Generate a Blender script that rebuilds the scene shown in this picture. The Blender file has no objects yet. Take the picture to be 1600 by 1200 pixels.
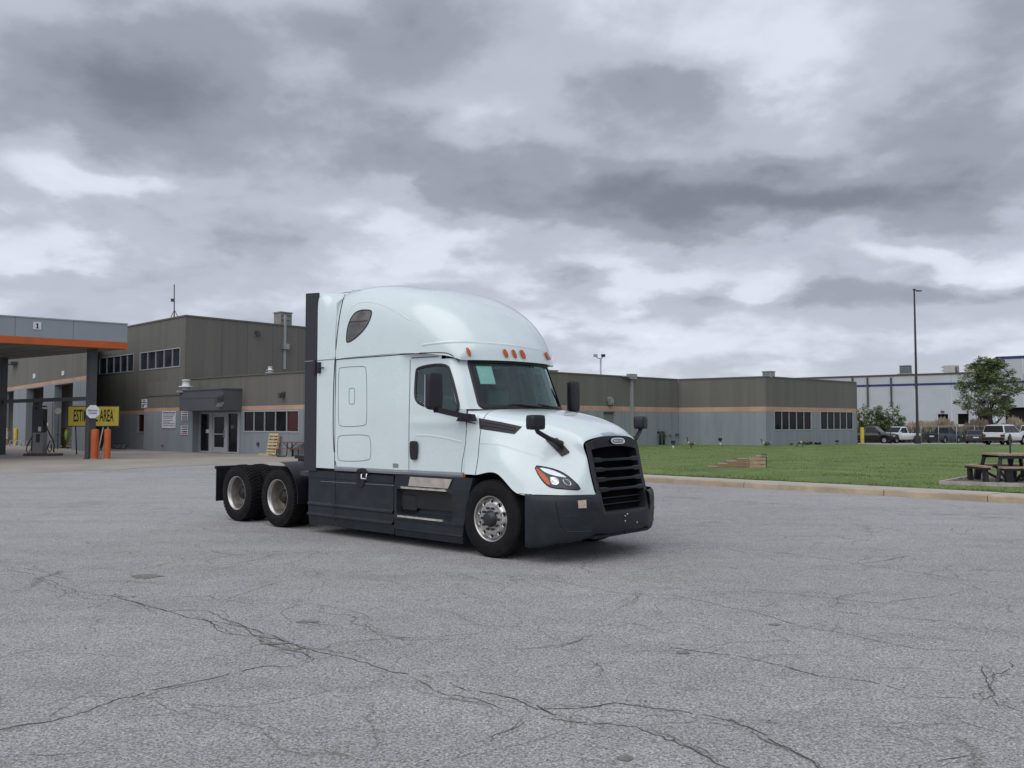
import bpy, bmesh, math, random
from math import sin, cos, pi, radians, atan, sqrt, atan2
from mathutils import Vector, Matrix, noise as mnoise
from mathutils.bvhtree import BVHTree
random.seed(11)
scene = bpy.context.scene
C = scene.collection
# ------------------------------------------------------------------ camera
F, HOR, CH = 1320.0, 663.0, 1.755          # focal length and horizon row (1600 px frame), eye height
PITCH = atan((HOR - 600) / F)
cam_d = bpy.data.cameras.new('camera'); cam = bpy.data.objects.new('camera', cam_d); C.objects.link(cam)
cam_d.sensor_width = 36; cam_d.lens = F / 1600 * 36; cam_d.clip_start = 0.1; cam_d.clip_end = 6000
cam.location = (0, 0, CH); cam.rotation_euler = (pi / 2 + PITCH, 0, 0)
scene.camera = cam
scene.render.resolution_x = 1024; scene.render.resolution_y = 768
scene.view_settings.view_transform = 'Standard'
try: scene.view_settings.look = 'None'
except Exception: pass
scene.view_settings.exposure = 0.18
scene.view_settings.gamma = 1
# ------------------------------------------------------------------ world: overcast sky
SUN_EL, SUN_AZ = 50.0, -150.0        # degrees; azimuth measured from +Y towards +X
def nd(nt, t, **k):
    n = nt.nodes.new(t)
    for a, v in k.items():
        if a.startswith('i_'):
            n.inputs[a[2:].replace('_', ' ')].default_value = v
        else: setattr(n, a, v)
    return n
def build_world():
    w = bpy.data.worlds.new('World'); scene.world = w; w.use_nodes = True
    nt = w.node_tree; nt.nodes.clear(); L = nt.links.new
    out = nd(nt, 'ShaderNodeOutputWorld')
    tc = nd(nt, 'ShaderNodeTexCoord')
    nor = nd(nt, 'ShaderNodeVectorMath', operation='NORMALIZE'); L(tc.outputs['Generated'], nor.inputs[0])
    sx = nd(nt, 'ShaderNodeSeparateXYZ'); L(nor.outputs[0], sx.inputs[0])
    def m(op, a, b=None, c=None, clamp=False):
        n = nd(nt, 'ShaderNodeMath', operation=op, use_clamp=clamp)
        for i, v in enumerate((a, b, c)):
            if v is None: continue
            if isinstance(v, (int, float)): n.inputs[i].default_value = v
            else: L(v, n.inputs[i])
        return n.outputs[0]
    zc = m('MAXIMUM', sx.outputs[2], 0.0)
    # a cloud deck seen in perspective: direction divided by height
    den = m('ADD', zc, 0.30)
    px = m('DIVIDE', sx.outputs[0], den); py = m('DIVIDE', sx.outputs[1], den)
    cb = nd(nt, 'ShaderNodeCombineXYZ'); L(px, cb.inputs[0]); L(py, cb.inputs[1])
    def noise(scale, detail, rough, off, dist=0.0, src=None, sc=(1, 1, 1)):
        mp = nd(nt, 'ShaderNodeMapping'); mp.inputs['Location'].default_value = off; mp.inputs['Scale'].default_value = sc
        L(src or cb.outputs[0], mp.inputs[0])
        n = nd(nt, 'ShaderNodeTexNoise'); n.inputs['Scale'].default_value = scale; n.inputs['Detail'].default_value = detail
        n.inputs['Roughness'].default_value = rough; n.inputs['Distortion'].default_value = dist
        L(mp.outputs[0], n.inputs['Vector']); return n
    big = noise(1.3, 5, 0.5, (3.2, 1.7, 0), 0.0)
    mid = noise(3.0, 8, 0.48, (7.1, 4.4, 0), 0.0)
    fin = noise(8.0, 7, 0.6, (1.3, 9.4, 2.0), 0.0)
    wob = noise(5.0, 5, 0.55, (5.5, 2.2, 0), 0.0)
    # image-plane style tangent coordinates of a direction, wobbled by noise, place the main cloud masses
    sy = m('MAXIMUM', sx.outputs[1], 0.05)
    ta = m('DIVIDE', sx.outputs[0], sy); tb = m('DIVIDE', sx.outputs[2], sy)
    wb = m('MULTIPLY', m('SUBTRACT', wob.outputs['Fac'], 0.5), 0.17)
    wb2 = m('MULTIPLY', m('SUBTRACT', mid.outputs['Fac'], 0.5), 0.16)
    ta = m('ADD', ta, wb); tb = m('ADD', m('ADD', tb, wb2), m('MULTIPLY', wb, 0.4))
    front = m('MULTIPLY', m('SUBTRACT', sx.outputs[1], 0.15), 3.0, clamp=True)
    masses = BLOBS
    acc = None
    for (bx, by, rx, ry, amp) in masses:
        a = (bx - 800) / F; b = (HOR - by) / F
        dx = m('DIVIDE', m('SUBTRACT', ta, a), rx / F); dy = m('DIVIDE', m('SUBTRACT', tb, b), ry / F)
        r2 = m('ADD', m('MULTIPLY', dx, dx), m('MULTIPLY', dy, dy))
        g = m('MULTIPLY', m('POWER', 2.71828, m('MULTIPLY', r2, -0.75)), amp * 0.85)
        acc = g if acc is None else m('ADD', acc, g)
    acc = m('MULTIPLY', acc, front)
    v = m('ADD', m('MULTIPLY', m('SUBTRACT', big.outputs['Fac'], 0.5), 0.50), m('MULTIPLY', m('SUBTRACT', mid.outputs['Fac'], 0.5), 0.60))
    v = m('ADD', v, m('MULTIPLY', m('SUBTRACT', fin.outputs['Fac'], 0.5), 0.22))
    v = m('ADD', m('ADD', v, 0.60), acc)
    # small high-frequency structure fades towards the horizon into thin bands
    ramp = nd(nt, 'ShaderNodeValToRGB'); L(v, ramp.inputs[0])
    cr = ramp.color_ramp; cr.interpolation = 'EASE'
    stops = [(0.0, (0.140, 0.148, 0.180)), (0.22, (0.190, 0.200, 0.242)), (0.42, (0.305, 0.321, 0.385)), (0.58, (0.455, 0.478, 0.560)), (0.76, (0.66, 0.695, 0.79)), (1.0, (0.90, 0.94, 1.0))]
    cr.elements[0].position = stops[0][0]; cr.elements[0].color = (*stops[0][1], 1)
    cr.elements[1].position = 1.0; cr.elements[1].color = (*stops[-1][1], 1)
    for p, c in stops[1:-1]:
        e = cr.elements.new(p); e.color = (*c, 1)
    sky = nd(nt, 'ShaderNodeTexSky'); sky.sky_type = 'NISHITA'; sky.sun_disc = False
    sky.sun_elevation = radians(SUN_EL); sky.sun_rotation = radians(SUN_AZ)
    sm = nd(nt, 'ShaderNodeVectorMath', operation='SCALE'); sm.inputs[3].default_value = 1.0; L(sky.outputs[0], sm.inputs[0])
    cm = nd(nt, 'ShaderNodeVectorMath', operation='SCALE'); cm.inputs[3].default_value = 10.0; L(ramp.outputs[0], cm.inputs[0])
    mx = nd(nt, 'ShaderNodeMix', data_type='RGBA'); mx.inputs[0].default_value = 0.94
    L(sm.outputs[0], mx.inputs[6]); L(cm.outputs[0], mx.inputs[7])
    bg = nd(nt, 'ShaderNodeBackground'); bg.inputs[1].default_value = 0.1
    L(mx.outputs[2], bg.inputs[0]); L(bg.outputs[0], out.inputs[0])
# cloud masses: centre and radii in 1600 px frame units (turned into directions), brightness
BLOBS = [(215, 165, 290, 95, -0.36), (560, 50, 260, 60, -0.26), (830, 265, 270, 55, -0.26), (1030, 145, 210, 42, -0.22),
         (1260, 315, 340, 50, -0.30), (1430, 210, 230, 60, -0.14), (330, 345, 200, 40, -0.16), (50, 250, 90, 45, 0.22), (455, 90, 60, 55, 0.16),
         (800, 100, 70, 60, 0.18), (700, 175, 150, 35, 0.14), (590, 320, 90, 28, 0.24), (180, 292, 110, 26, 0.24), (720, 375, 110, 24, 0.18), (960, 425, 120, 30, 0.20),
         (1400, 388, 280, 30, 0.20), (1180, 445, 140, 24, 0.14), (1320, 482, 220, 22, -0.10), (1530, 455, 130, 24, -0.24), (200, 425, 230, 26, -0.16), (880, 500, 200, 20, 0.14),
         (1180, 70, 160, 60, 0.12), (1560, 330, 80, 30, -0.10), (60, 380, 130, 26, 0.16), (640, 440, 200, 20, 0.10), (1000, 330, 300, 24, -0.08), (120, 60, 160, 40, -0.10)]
build_world()
sd = bpy.data.lights.new('sun', 'SUN'); sun = bpy.data.objects.new('sun', sd); C.objects.link(sun)
sd.energy = 1.5; sd.angle = radians(75); sd.color = (1.0, 0.97, 0.93)
_el, _az = radians(SUN_EL), radians(SUN_AZ)
_d = Vector((sin(_az) * cos(_el), cos(_az) * cos(_el), sin(_el)))
sun.rotation_euler = (-_d).to_track_quat('-Z', 'Y').to_euler(); sun.location = (0, 0, 60)

# ------------------------------------------------------------------ helpers
def ray(px, py):
    a = (px - 800) / F; b = (600 - py) / F
    return Vector((a, cos(PITCH) - b * sin(PITCH), sin(PITCH) + b * cos(PITCH)))
EYE = Vector((0, 0, CH))
def gnd(px, py, z=0.0):
    r = ray(px, py); return EYE + r * ((z - CH) / r.z)
def atY(px, py, Y):
    r = ray(px, py); return EYE + r * (Y / r.y)
class MB:
    def __init__(s): s.v = []; s.f = []; s.m = []; s.smooth = []
    def add(s, vs, fs, mi=0, sm=False):
        o = len(s.v); s.v += [tuple(v) for v in vs]
        for f in fs: s.f.append([o + i for i in f]); s.m.append(mi); s.smooth.append(sm)
        return s
    def box(s, x0, x1, y0, y1, z0, z1, mi=0, rz=0, c=None, bev=0):
        if bev > 0:
            b = min(bev, abs(x1 - x0) / 2.1, abs(y1 - y0) / 2.1, abs(z1 - z0) / 2.1)
            rings = []
            for (zz, ins) in ((z0, b), (z0 + b, 0), (z1 - b, 0), (z1, b)):
                xa, xb, ya, yb = x0 + ins, x1 - ins, y0 + ins, y1 - ins
                if ins == 0: pts = [(xa + b, ya), (xb - b, ya), (xb, ya + b), (xb, yb - b), (xb - b, yb), (xa + b, yb), (xa, yb - b), (xa, ya + b)]
                else: pts = [(xa, ya), (xb, ya), (xb, ya), (xb, yb), (xb, yb), (xa, yb), (xa, yb), (xa, ya)]
                rings.append([(p[0], p[1], zz) for p in pts])
            vs = [p for r in rings for p in r]; fs = []
            for k in range(3):
                for i in range(8):
                    j = (i + 1) % 8; fs.append((k * 8 + i, k * 8 + j, (k + 1) * 8 + j, (k + 1) * 8 + i))
            fs.append(tuple(reversed(range(8)))); fs.append(tuple(range(24, 32)))
        else:
            vs = [(x0, y0, z0), (x1, y0, z0), (x1, y1, z0), (x0, y1, z0), (x0, y0, z1), (x1, y0, z1), (x1, y1, z1), (x0, y1, z1)]
            fs = [(0, 3, 2, 1), (4, 5, 6, 7), (0, 1, 5, 4), (1, 2, 6, 5), (2, 3, 7, 6), (3, 0, 4, 7)]
        if rz or c:
            cx, cy, cz = c or (0, 0, 0)
            vs = [(cx + x * cos(rz) - y * sin(rz), cy + x * sin(rz) + y * cos(rz), cz + z) for x, y, z in vs]
        return s.add(vs, fs, mi)
    def bar(s, p, q, w, h=None, mi=0, up=(0, 0, 1)):
        p = Vector(p); q = Vector(q); d = (q - p).normalized(); h = h or w; u = Vector(up)
        if abs(d.dot(u)) > 0.98: u = Vector((1, 0, 0))
        a = d.cross(u).normalized(); b = a.cross(d).normalized(); a = a * w / 2; b = b * h / 2
        vs = [p - a - b, p + a - b, p + a + b, p - a + b, q - a - b, q + a - b, q + a + b, q - a + b]
        return s.add(vs, [(0, 1, 2, 3), (7, 6, 5, 4), (0, 4, 5, 1), (1, 5, 6, 2), (2, 6, 7, 3), (3, 7, 4, 0)], mi)
    def tube(s, pts, r, n=8, mi=0, cap=True):
        pts = [Vector(p) for p in pts]; rs = r if isinstance(r, (list, tuple)) else [r] * len(pts)
        vs = []; fs = []; prev = None
        for i, p in enumerate(pts):
            d = (pts[min(i + 1, len(pts) - 1)] - pts[max(i - 1, 0)]).normalized()
            if prev is None:
                u = Vector((0, 0, 1)) if abs(d.z) < 0.9 else Vector((1, 0, 0)); a = d.cross(u).normalized()
            else: a = (prev - d * prev.dot(d)).normalized()
            prev = a; b = d.cross(a)
            for k in range(n):
                t = 2 * pi * k / n; vs.append(p + (a * cos(t) + b * sin(t)) * rs[i])
        for i in range(len(pts) - 1):
            for k in range(n):
                j = (k + 1) % n; fs.append((i * n + k, i * n + j, (i + 1) * n + j, (i + 1) * n + k))
        s.add(vs, fs, mi, True)
        if cap: s.add([], [], mi); o = len(s.v) - len(vs); s.f.append([o + k for k in reversed(range(n))]); s.m.append(mi); s.smooth.append(False); s.f.append([o + (len(pts) - 1) * n + k for k in range(n)]); s.m.append(mi); s.smooth.append(False)
        return s
    def lathe(s, prof, axis='z', c=(0, 0, 0), n=32, mi=0, sm=True, mis=None):
        vs = []; fs = []
        for r, h in prof:
            for k in range(n):
                t = 2 * pi * k / n; a, b = r * cos(t), r * sin(t)
                p = {'z': (a, b, h), 'y': (a, h, b), 'x': (h, a, b)}[axis]
                vs.append((p[0] + c[0], p[1] + c[1], p[2] + c[2]))
        o = len(s.v); s.v += vs
        for i in range(len(prof) - 1):
            for k in range(n):
                j = (k + 1) % n; s.f.append([o + i * n + k, o + i * n + j, o + (i + 1) * n + j, o + (i + 1) * n + k]); s.m.append(mis[i] if mis else mi); s.smooth.append(sm)
        return s
    def cyl(s, c, r, h, axis='z', n=16, mi=0, r2=None):
        r2 = r if r2 is None else r2
        s.lathe([(r, 0), (r2, h)], axis, c, n, mi)
        o = len(s.v) - 2 * n
        s.f.append([o + k for k in range(n)]); s.m.append(mi); s.smooth.append(False)
        s.f.append([o + n + k for k in range(n)]); s.m.append(mi); s.smooth.append(False)
        return s
    def prism(s, poly, y0, y1, plane='xz', mi=0):
        n = len(poly)
        def P(a, b, c): return {'xz': (a, c, b), 'yz': (c, a, b), 'xy': (a, b, c)}[plane]
        vs = [P(a, b, y0) for a, b in poly] + [P(a, b, y1) for a, b in poly]
        fs = [tuple(range(n)), tuple(reversed(range(n, 2 * n)))] + [(i, (i + 1) % n + 0, (i + 1) % n + n, i + n) for i in range(n)]
        return s.add(vs, fs, mi)
    def grid(s, rows, mi=0, sm=True, closed=False):
        nr, nc = len(rows), len(rows[0]); fs = []
        for i in range(nr - 1):
            for j in range(nc - (0 if closed else 1)):
                k = (j + 1) % nc; fs.append((i * nc + j, i * nc + k, (i + 1) * nc + k, (i + 1) * nc + j))
        return s.add([p for r in rows for p in r], fs, mi, sm)
    def xf(s, M, start=0):
        s.v = s.v[:start] + [tuple(M @ Vector(v)) for v in s.v[start:]]; return s
    def build(s, name, mats, parent=None, flip=True, loc=None):
        me = bpy.data.meshes.new(name); me.from_pydata(s.v, [], s.f)
        for m in (mats if isinstance(mats, (list, tuple)) else [mats]): me.materials.append(m)
        me.polygons.foreach_set('material_index', s.m); me.polygons.foreach_set('use_smooth', s.smooth)
        if flip:
            bm = bmesh.new(); bm.from_mesh(me); bmesh.ops.recalc_face_normals(bm, faces=bm.faces); bm.to_mesh(me); bm.free()
        me.update()
        o = bpy.data.objects.new(name, me); C.objects.link(o)
        if parent: o.parent = parent
        if loc: o.location = loc
        return o
def tag(o, label=None, cat=None, group=None, kind=None):
    if label: o['label'] = label
    if cat: o['category'] = cat
    if group: o['group'] = group
    if kind: o['kind'] = kind
    return o
def thing(name, label, cat, loc=(0, 0, 0), rz=0, group=None):
    o = bpy.data.objects.new(name, None); C.objects.link(o); o.location = loc; o.rotation_euler = (0, 0, rz)
    o.empty_display_size = 0.2
    return tag(o, label, cat, group)
def copy_tree(root, loc, rz, label):
    def rec(o, par):
        c = o.copy(); C.objects.link(c)
        if par: c.parent = par; c.matrix_parent_inverse = o.matrix_parent_inverse
        for ch in list(o.children): rec(ch, c)
        return c
    r = rec(root, None); r.location = loc; r.rotation_euler = (0, 0, rz); r['label'] = label
    return r
def inst(src, name, parent, loc=None, rot=None):
    o = bpy.data.objects.new(name, src.data); C.objects.link(o); o.parent = parent
    if loc: o.location = loc
    if rot: o.rotation_euler = rot
    return o
def text_mesh(name, body, size, mat, parent, M, sx=1.0, extrude=0.002, bold=0.0, align='CENTER'):
    cu = bpy.data.curves.new('lettering', 'FONT'); cu.body = body; cu.size = size; cu.extrude = extrude; cu.offset = bold
    cu.align_x = align; cu.align_y = 'CENTER'
    t = bpy.data.objects.new('lettering_source', cu); C.objects.link(t)
    dg = bpy.context.evaluated_depsgraph_get(); me = bpy.data.meshes.new_from_object(t.evaluated_get(dg))
    bpy.data.objects.remove(t); bpy.data.curves.remove(cu)
    me.transform(Matrix.Diagonal((sx, 1, 1, 1))); me.materials.clear(); me.materials.append(mat)
    o = bpy.data.objects.new(name, me); C.objects.link(o); o.parent = parent; o.matrix_local = M
    return o
# ------------------------------------------------------------------ materials
def mat(name, col, rough=0.6, metal=0.0, var=0.0, vscale=3.0, bump=0.0, bscale=60.0, coat=0.0, col2=None, spec=0.5, coord='Object', vsc=(1, 1, 1), dirt=None, wave=None):
    m = bpy.data.materials.new(name); m.use_nodes = True; nt = m.node_tree; L = nt.links.new
    b = nt.nodes['Principled BSDF']
    b.inputs['Base Color'].default_value = (*col, 1); b.inputs['Roughness'].default_value = rough; b.inputs['Metallic'].default_value = metal
    b.inputs['Coat Weight'].default_value = coat; b.inputs['Coat Roughness'].default_value = 0.16; b.inputs['Specular IOR Level'].default_value = spec
    if coord == 'World':
        g = nd(nt, 'ShaderNodeNewGeometry'); src = g.outputs['Position']
    else:
        g = nd(nt, 'ShaderNodeTexCoord'); src = g.outputs['Object']
    if var > 0 or col2:
        mp = nd(nt, 'ShaderNodeMapping'); mp.inputs['Scale'].default_value = vsc; L(src, mp.inputs[0])
        n = nd(nt, 'ShaderNodeTexNoise'); n.inputs['Scale'].default_value = vscale; n.inputs['Detail'].default_value = 7; n.inputs['Roughness'].default_value = 0.62
        L(mp.outputs[0], n.inputs['Vector'])
        r = nd(nt, 'ShaderNodeValToRGB'); L(n.outputs['Fac'], r.inputs[0])
        c2 = col2 or tuple(c * (1 - var) for c in col); c1 = col if col2 else tuple(min(1, c * (1 + var)) for c in col)
        r.color_ramp.elements[0].position = 0.36; r.color_ramp.elements[1].position = 0.66
        r.color_ramp.elements[0].color = (*c2, 1); r.color_ramp.elements[1].color = (*c1, 1)
        last = r.outputs[0]
        if dirt:   # (colour, scale, amount, stretch)
            mp2 = nd(nt, 'ShaderNodeMapping'); mp2.inputs['Scale'].default_value = dirt[3]; L(src, mp2.inputs[0])
            n2 = nd(nt, 'ShaderNodeTexNoise'); n2.inputs['Scale'].default_value = dirt[1]; n2.inputs['Detail'].default_value = 8; n2.inputs['Roughness'].default_value = 0.7
            L(mp2.outputs[0], n2.inputs['Vector'])
            mr = nd(nt, 'ShaderNodeMapRange'); mr.inputs[1].default_value = 0.50; mr.inputs[2].default_value = 0.75; mr.inputs[4].default_value = dirt[2]
            L(n2.outputs['Fac'], mr.inputs[0])
            mx = nd(nt, 'ShaderNodeMix', data_type='RGBA'); L(mr.outputs[0], mx.inputs[0]); L(last, mx.inputs[6]); mx.inputs[7].default_value = (*dirt[0], 1)
            last = mx.outputs[2]
        L(last, b.inputs['Base Color'])
        mr = nd(nt, 'ShaderNodeMapRange'); mr.inputs[3].default_value = max(0.02, rough - 0.08); mr.inputs[4].default_value = min(1, rough + 0.1)
        L(n.outputs['Fac'], mr.inputs[0]); L(mr.outputs[0], b.inputs['Roughness'])
    if bump > 0:
        n = nd(nt, 'ShaderNodeTexNoise'); n.inputs['Scale'].default_value = bscale; n.inputs['Detail'].default_value = 5; L(src, n.inputs['Vector'])
        bp = nd(nt, 'ShaderNodeBump'); bp.inputs['Strength'].default_value = bump; bp.inputs['Distance'].default_value = 0.01
        L(n.outputs['Fac'], bp.inputs['Height']); L(bp.outputs[0], b.inputs['Normal'])
    return m
def glass(name, tint, trans=0.5, rough=0.03):
    m = bpy.data.materials.new(name); m.use_nodes = True; nt = m.node_tree; L = nt.links.new; nt.nodes.clear()
    out = nd(nt, 'ShaderNodeOutputMaterial'); tr = nd(nt, 'ShaderNodeBsdfTransparent'); tr.inputs[0].default_value = (*tint, 1)
    gl = nd(nt, 'ShaderNodeBsdfGlossy'); gl.inputs[0].default_value = (0.80, 1, 0.97, 1); gl.inputs[1].default_value = rough
    fr = nd(nt, 'ShaderNodeFresnel'); fr.inputs[0].default_value = 1.5
    ad = nd(nt, 'ShaderNodeMath', operation='ADD'); ad.inputs[1].default_value = trans; L(fr.outputs[0], ad.inputs[0])
    mx = nd(nt, 'ShaderNodeMixShader'); L(ad.outputs[0], mx.inputs[0]); L(tr.outputs[0], mx.inputs[1]); L(gl.outputs[0], mx.inputs[2]); L(mx.outputs[0], out.inputs[0])
    return m
PAINT = mat('white_paint', (0.655, 0.755, 0.76), 0.25, 0, 0.02, 1.5, coat=1.0, dirt=((0.42, 0.44, 0.42), 1.2, 0.10, (1, 1, 2)))
SEAM = mat('seam_shadow_gap', (0.02, 0.022, 0.025), 0.8)
SLATE = mat('slate_plastic', (0.015, 0.021, 0.027), 0.50, 0, 0.25, 3, 0.15, 200, spec=0.35, dirt=((0.045, 0.05, 0.052), 2.2, 0.40, (1, 1, 1.5)))
BLACKP = mat('black_plastic', (0.009, 0.009, 0.013), 0.48, 0, 0.2, 8, 0.1, 250)
BLACKM = mat('black_chassis_paint', (0.008, 0.008, 0.009), 0.55, 0, 0.3, 6)
RUBBER = mat('tyre_rubber', (0.008, 0.008, 0.009), 0.85, 0, 0.3, 5, 0.2, 90, spec=0.25, dirt=((0.028, 0.026, 0.024), 5, 0.4, (1, 1, 1)))
ALU = mat('polished_aluminium', (0.55, 0.54, 0.52), 0.35, 0.9, 0.12, 9, dirt=((0.20, 0.18, 0.16), 8, 0.5, (1, 1, 1)))
RIMD = mat('dull_aluminium_rim', (0.38, 0.37, 0.35), 0.5, 0.75, 0.2, 9, dirt=((0.14, 0.11, 0.08), 7, 0.7, (1, 1, 1)))
STEPM = mat('step_tread_metal', (0.80, 0.78, 0.73), 0.42, 0.8, 0.2, 12, 0.4, 60, dirt=((0.35, 0.22, 0.12), 6, 0.5, (1, 1, 1)))
SILVER = mat('grey_trim', (0.30, 0.32, 0.34), 0.35, 0.5, 0.05)
AMBER = mat('amber_lens', (0.48, 0.085, 0.008), 0.25, 0, 0.1, 20, coat=0.2)
REDL = mat('red_lens', (0.16, 0.010, 0.008), 0.2, 0, coat=0.6)
WSG = glass('windscreen_glass', (0.60, 0.86, 0.82), 0.05)
SIDEG = glass('side_window_glass', (0.13, 0.22, 0.23), 0.06)
LENS = glass('lamp_lens', (0.85, 0.88, 0.9), 0.06)
INTER = mat('cab_interior_grey', (0.22, 0.26, 0.25), 0.8)
INTER2 = mat('cab_interior_dark', (0.05, 0.065, 0.062), 0.7)
PAPER = mat('pale_paper', (0.88, 0.86, 0.84), 0.7, 0, 0.05, 20)
CHROME = mat('chrome', (0.75, 0.76, 0.78), 0.12, 1.0)
TAN = mat('tan_cover', (0.50, 0.40, 0.33), 0.6, 0, 0.1, 20)
SLEEPG = glass('sleeper_glass', (0.25, 0.24, 0.22), 0.12)
CURT = mat('curtain', (0.22, 0.20, 0.18), 0.9, 0, 0.3, 8)

OLIVE = mat('olive_wall_paint', (0.138, 0.136, 0.120), 0.85, 0, 0.10, 0.5, 0.25, 12, coord='World', vsc=(2.5, 2.5, 0.06), dirt=((0.095, 0.094, 0.084), 1.6, 0.55, (1.5, 1.5, 0.10)))
GREYW = mat('blue_grey_wall_paint', (0.225, 0.255, 0.280), 0.85, 0, 0.08, 0.5, 0.25, 12, coord='World', vsc=(2.5, 2.5, 0.06), dirt=((0.145, 0.16, 0.165), 1.4, 0.6, (1.5, 1.5, 0.16)))
DKGREY = mat('dark_canopy_metal', (0.055, 0.062, 0.065), 0.6, 0, 0.1, 2, coord='World')
STRIPE = mat('faded_orange_stripe', (0.45, 0.285, 0.20), 0.85, 0, 0.12, 0.8, coord='World', dirt=((0.36, 0.26, 0.19), 1.5, 0.4, (1, 1, 1)))
ALFR = mat('white_window_frame', (0.40, 0.42, 0.44), 0.5, 0.2, 0.05)
WINGL = mat('dark_window_glass', (0.007, 0.008, 0.011), 0.10, 0, 0.4, 0.9, spec=0.13)
WINUP = mat('upper_window_glass', (0.028, 0.034, 0.044), 0.12, 0, 0.5, 0.7, spec=0.3)  # paler mottled blue-grey paints reflections into the glass colour
WINRED = mat('red_poster_behind_glass', (0.045, 0.005, 0.004), 0.12, 0, 0.3, 2)
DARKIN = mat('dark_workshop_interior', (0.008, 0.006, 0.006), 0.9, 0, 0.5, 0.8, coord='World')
ROOFM = mat('gravel_roof', (0.22, 0.21, 0.20), 0.95, 0, 0.1, 1)
GALV = mat('galvanised_metal', (0.34, 0.35, 0.36), 0.5, 0.6, 0.12, 4)
WHITEM = mat('white_metal', (0.62, 0.63, 0.62), 0.55, 0, 0.06, 3)
FASCIA = mat('canopy_fascia_grey', (0.24, 0.265, 0.30), 0.6, 0, 0.06, 0.5, coord='World')
ORANGE = mat('orange_paint', (0.44, 0.085, 0.012), 0.55, 0, 0.10, 1.5, dirt=((0.35, 0.09, 0.04), 3, 0.4, (1, 1, 0.4)))
YELLOW = mat('yellow_paint', (0.56, 0.42, 0.035), 0.6, 0, 0.12, 3, dirt=((0.25, 0.18, 0.05), 4, 0.4, (1, 1, 0.4)))
YSIGN = mat('yellow_sign_face', (0.76, 0.62, 0.09), 0.6, 0, 0.06, 1)
BLACKT = mat('black_print', (0.012, 0.012, 0.012), 0.6)
REDT = mat('red_print', (0.30, 0.03, 0.03), 0.6)
BLUET = mat('blue_print', (0.05, 0.12, 0.30), 0.6)
SIGNW = mat('white_sign_face', (0.60, 0.62, 0.66), 0.55, 0, 0.05, 3)
CONC = mat('concrete_apron', (0.31, 0.285, 0.25), 0.9, 0, 0.14, 0.35, 0.3, 30, coord='World', dirt=((0.20, 0.18, 0.155), 0.5, 0.5, (1, 1, 1)))
KERBC = mat('kerb_concrete', (0.40, 0.33, 0.235), 0.9, 0, 0.18, 1.2, 0.5, 25, coord='World', dirt=((0.20, 0.15, 0.09), 1.1, 0.55, (1, 1, 3)))
WALKC = mat('walk_concrete', (0.41, 0.385, 0.345), 0.9, 0, 0.10, 0.7, 0.3, 40, coord='World')
WOOD = mat('weathered_timber', (0.34, 0.26, 0.19), 0.8, 0, 0.2, 5, 0.3, 30, vsc=(1, 1, 8))
WOOD2 = mat('brown_landscape_timber', (0.27, 0.185, 0.12), 0.85, 0, 0.2, 4, 0.3, 30, vsc=(1, 1, 6))
WOODP = mat('pallet_timber', (0.50, 0.40, 0.24), 0.8, 0, 0.2, 5, 0.3, 30)
WHITEWALL = mat('white_warehouse_wall', (0.40, 0.43, 0.45), 0.8, 0, 0.05, 0.3, coord='World')
NAVY = mat('navy_stripe', (0.02, 0.025, 0.12), 0.7)
BARK = mat('bark', (0.075, 0.06, 0.048), 0.9, 0, 0.3, 6, 0.6, 20)
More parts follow.
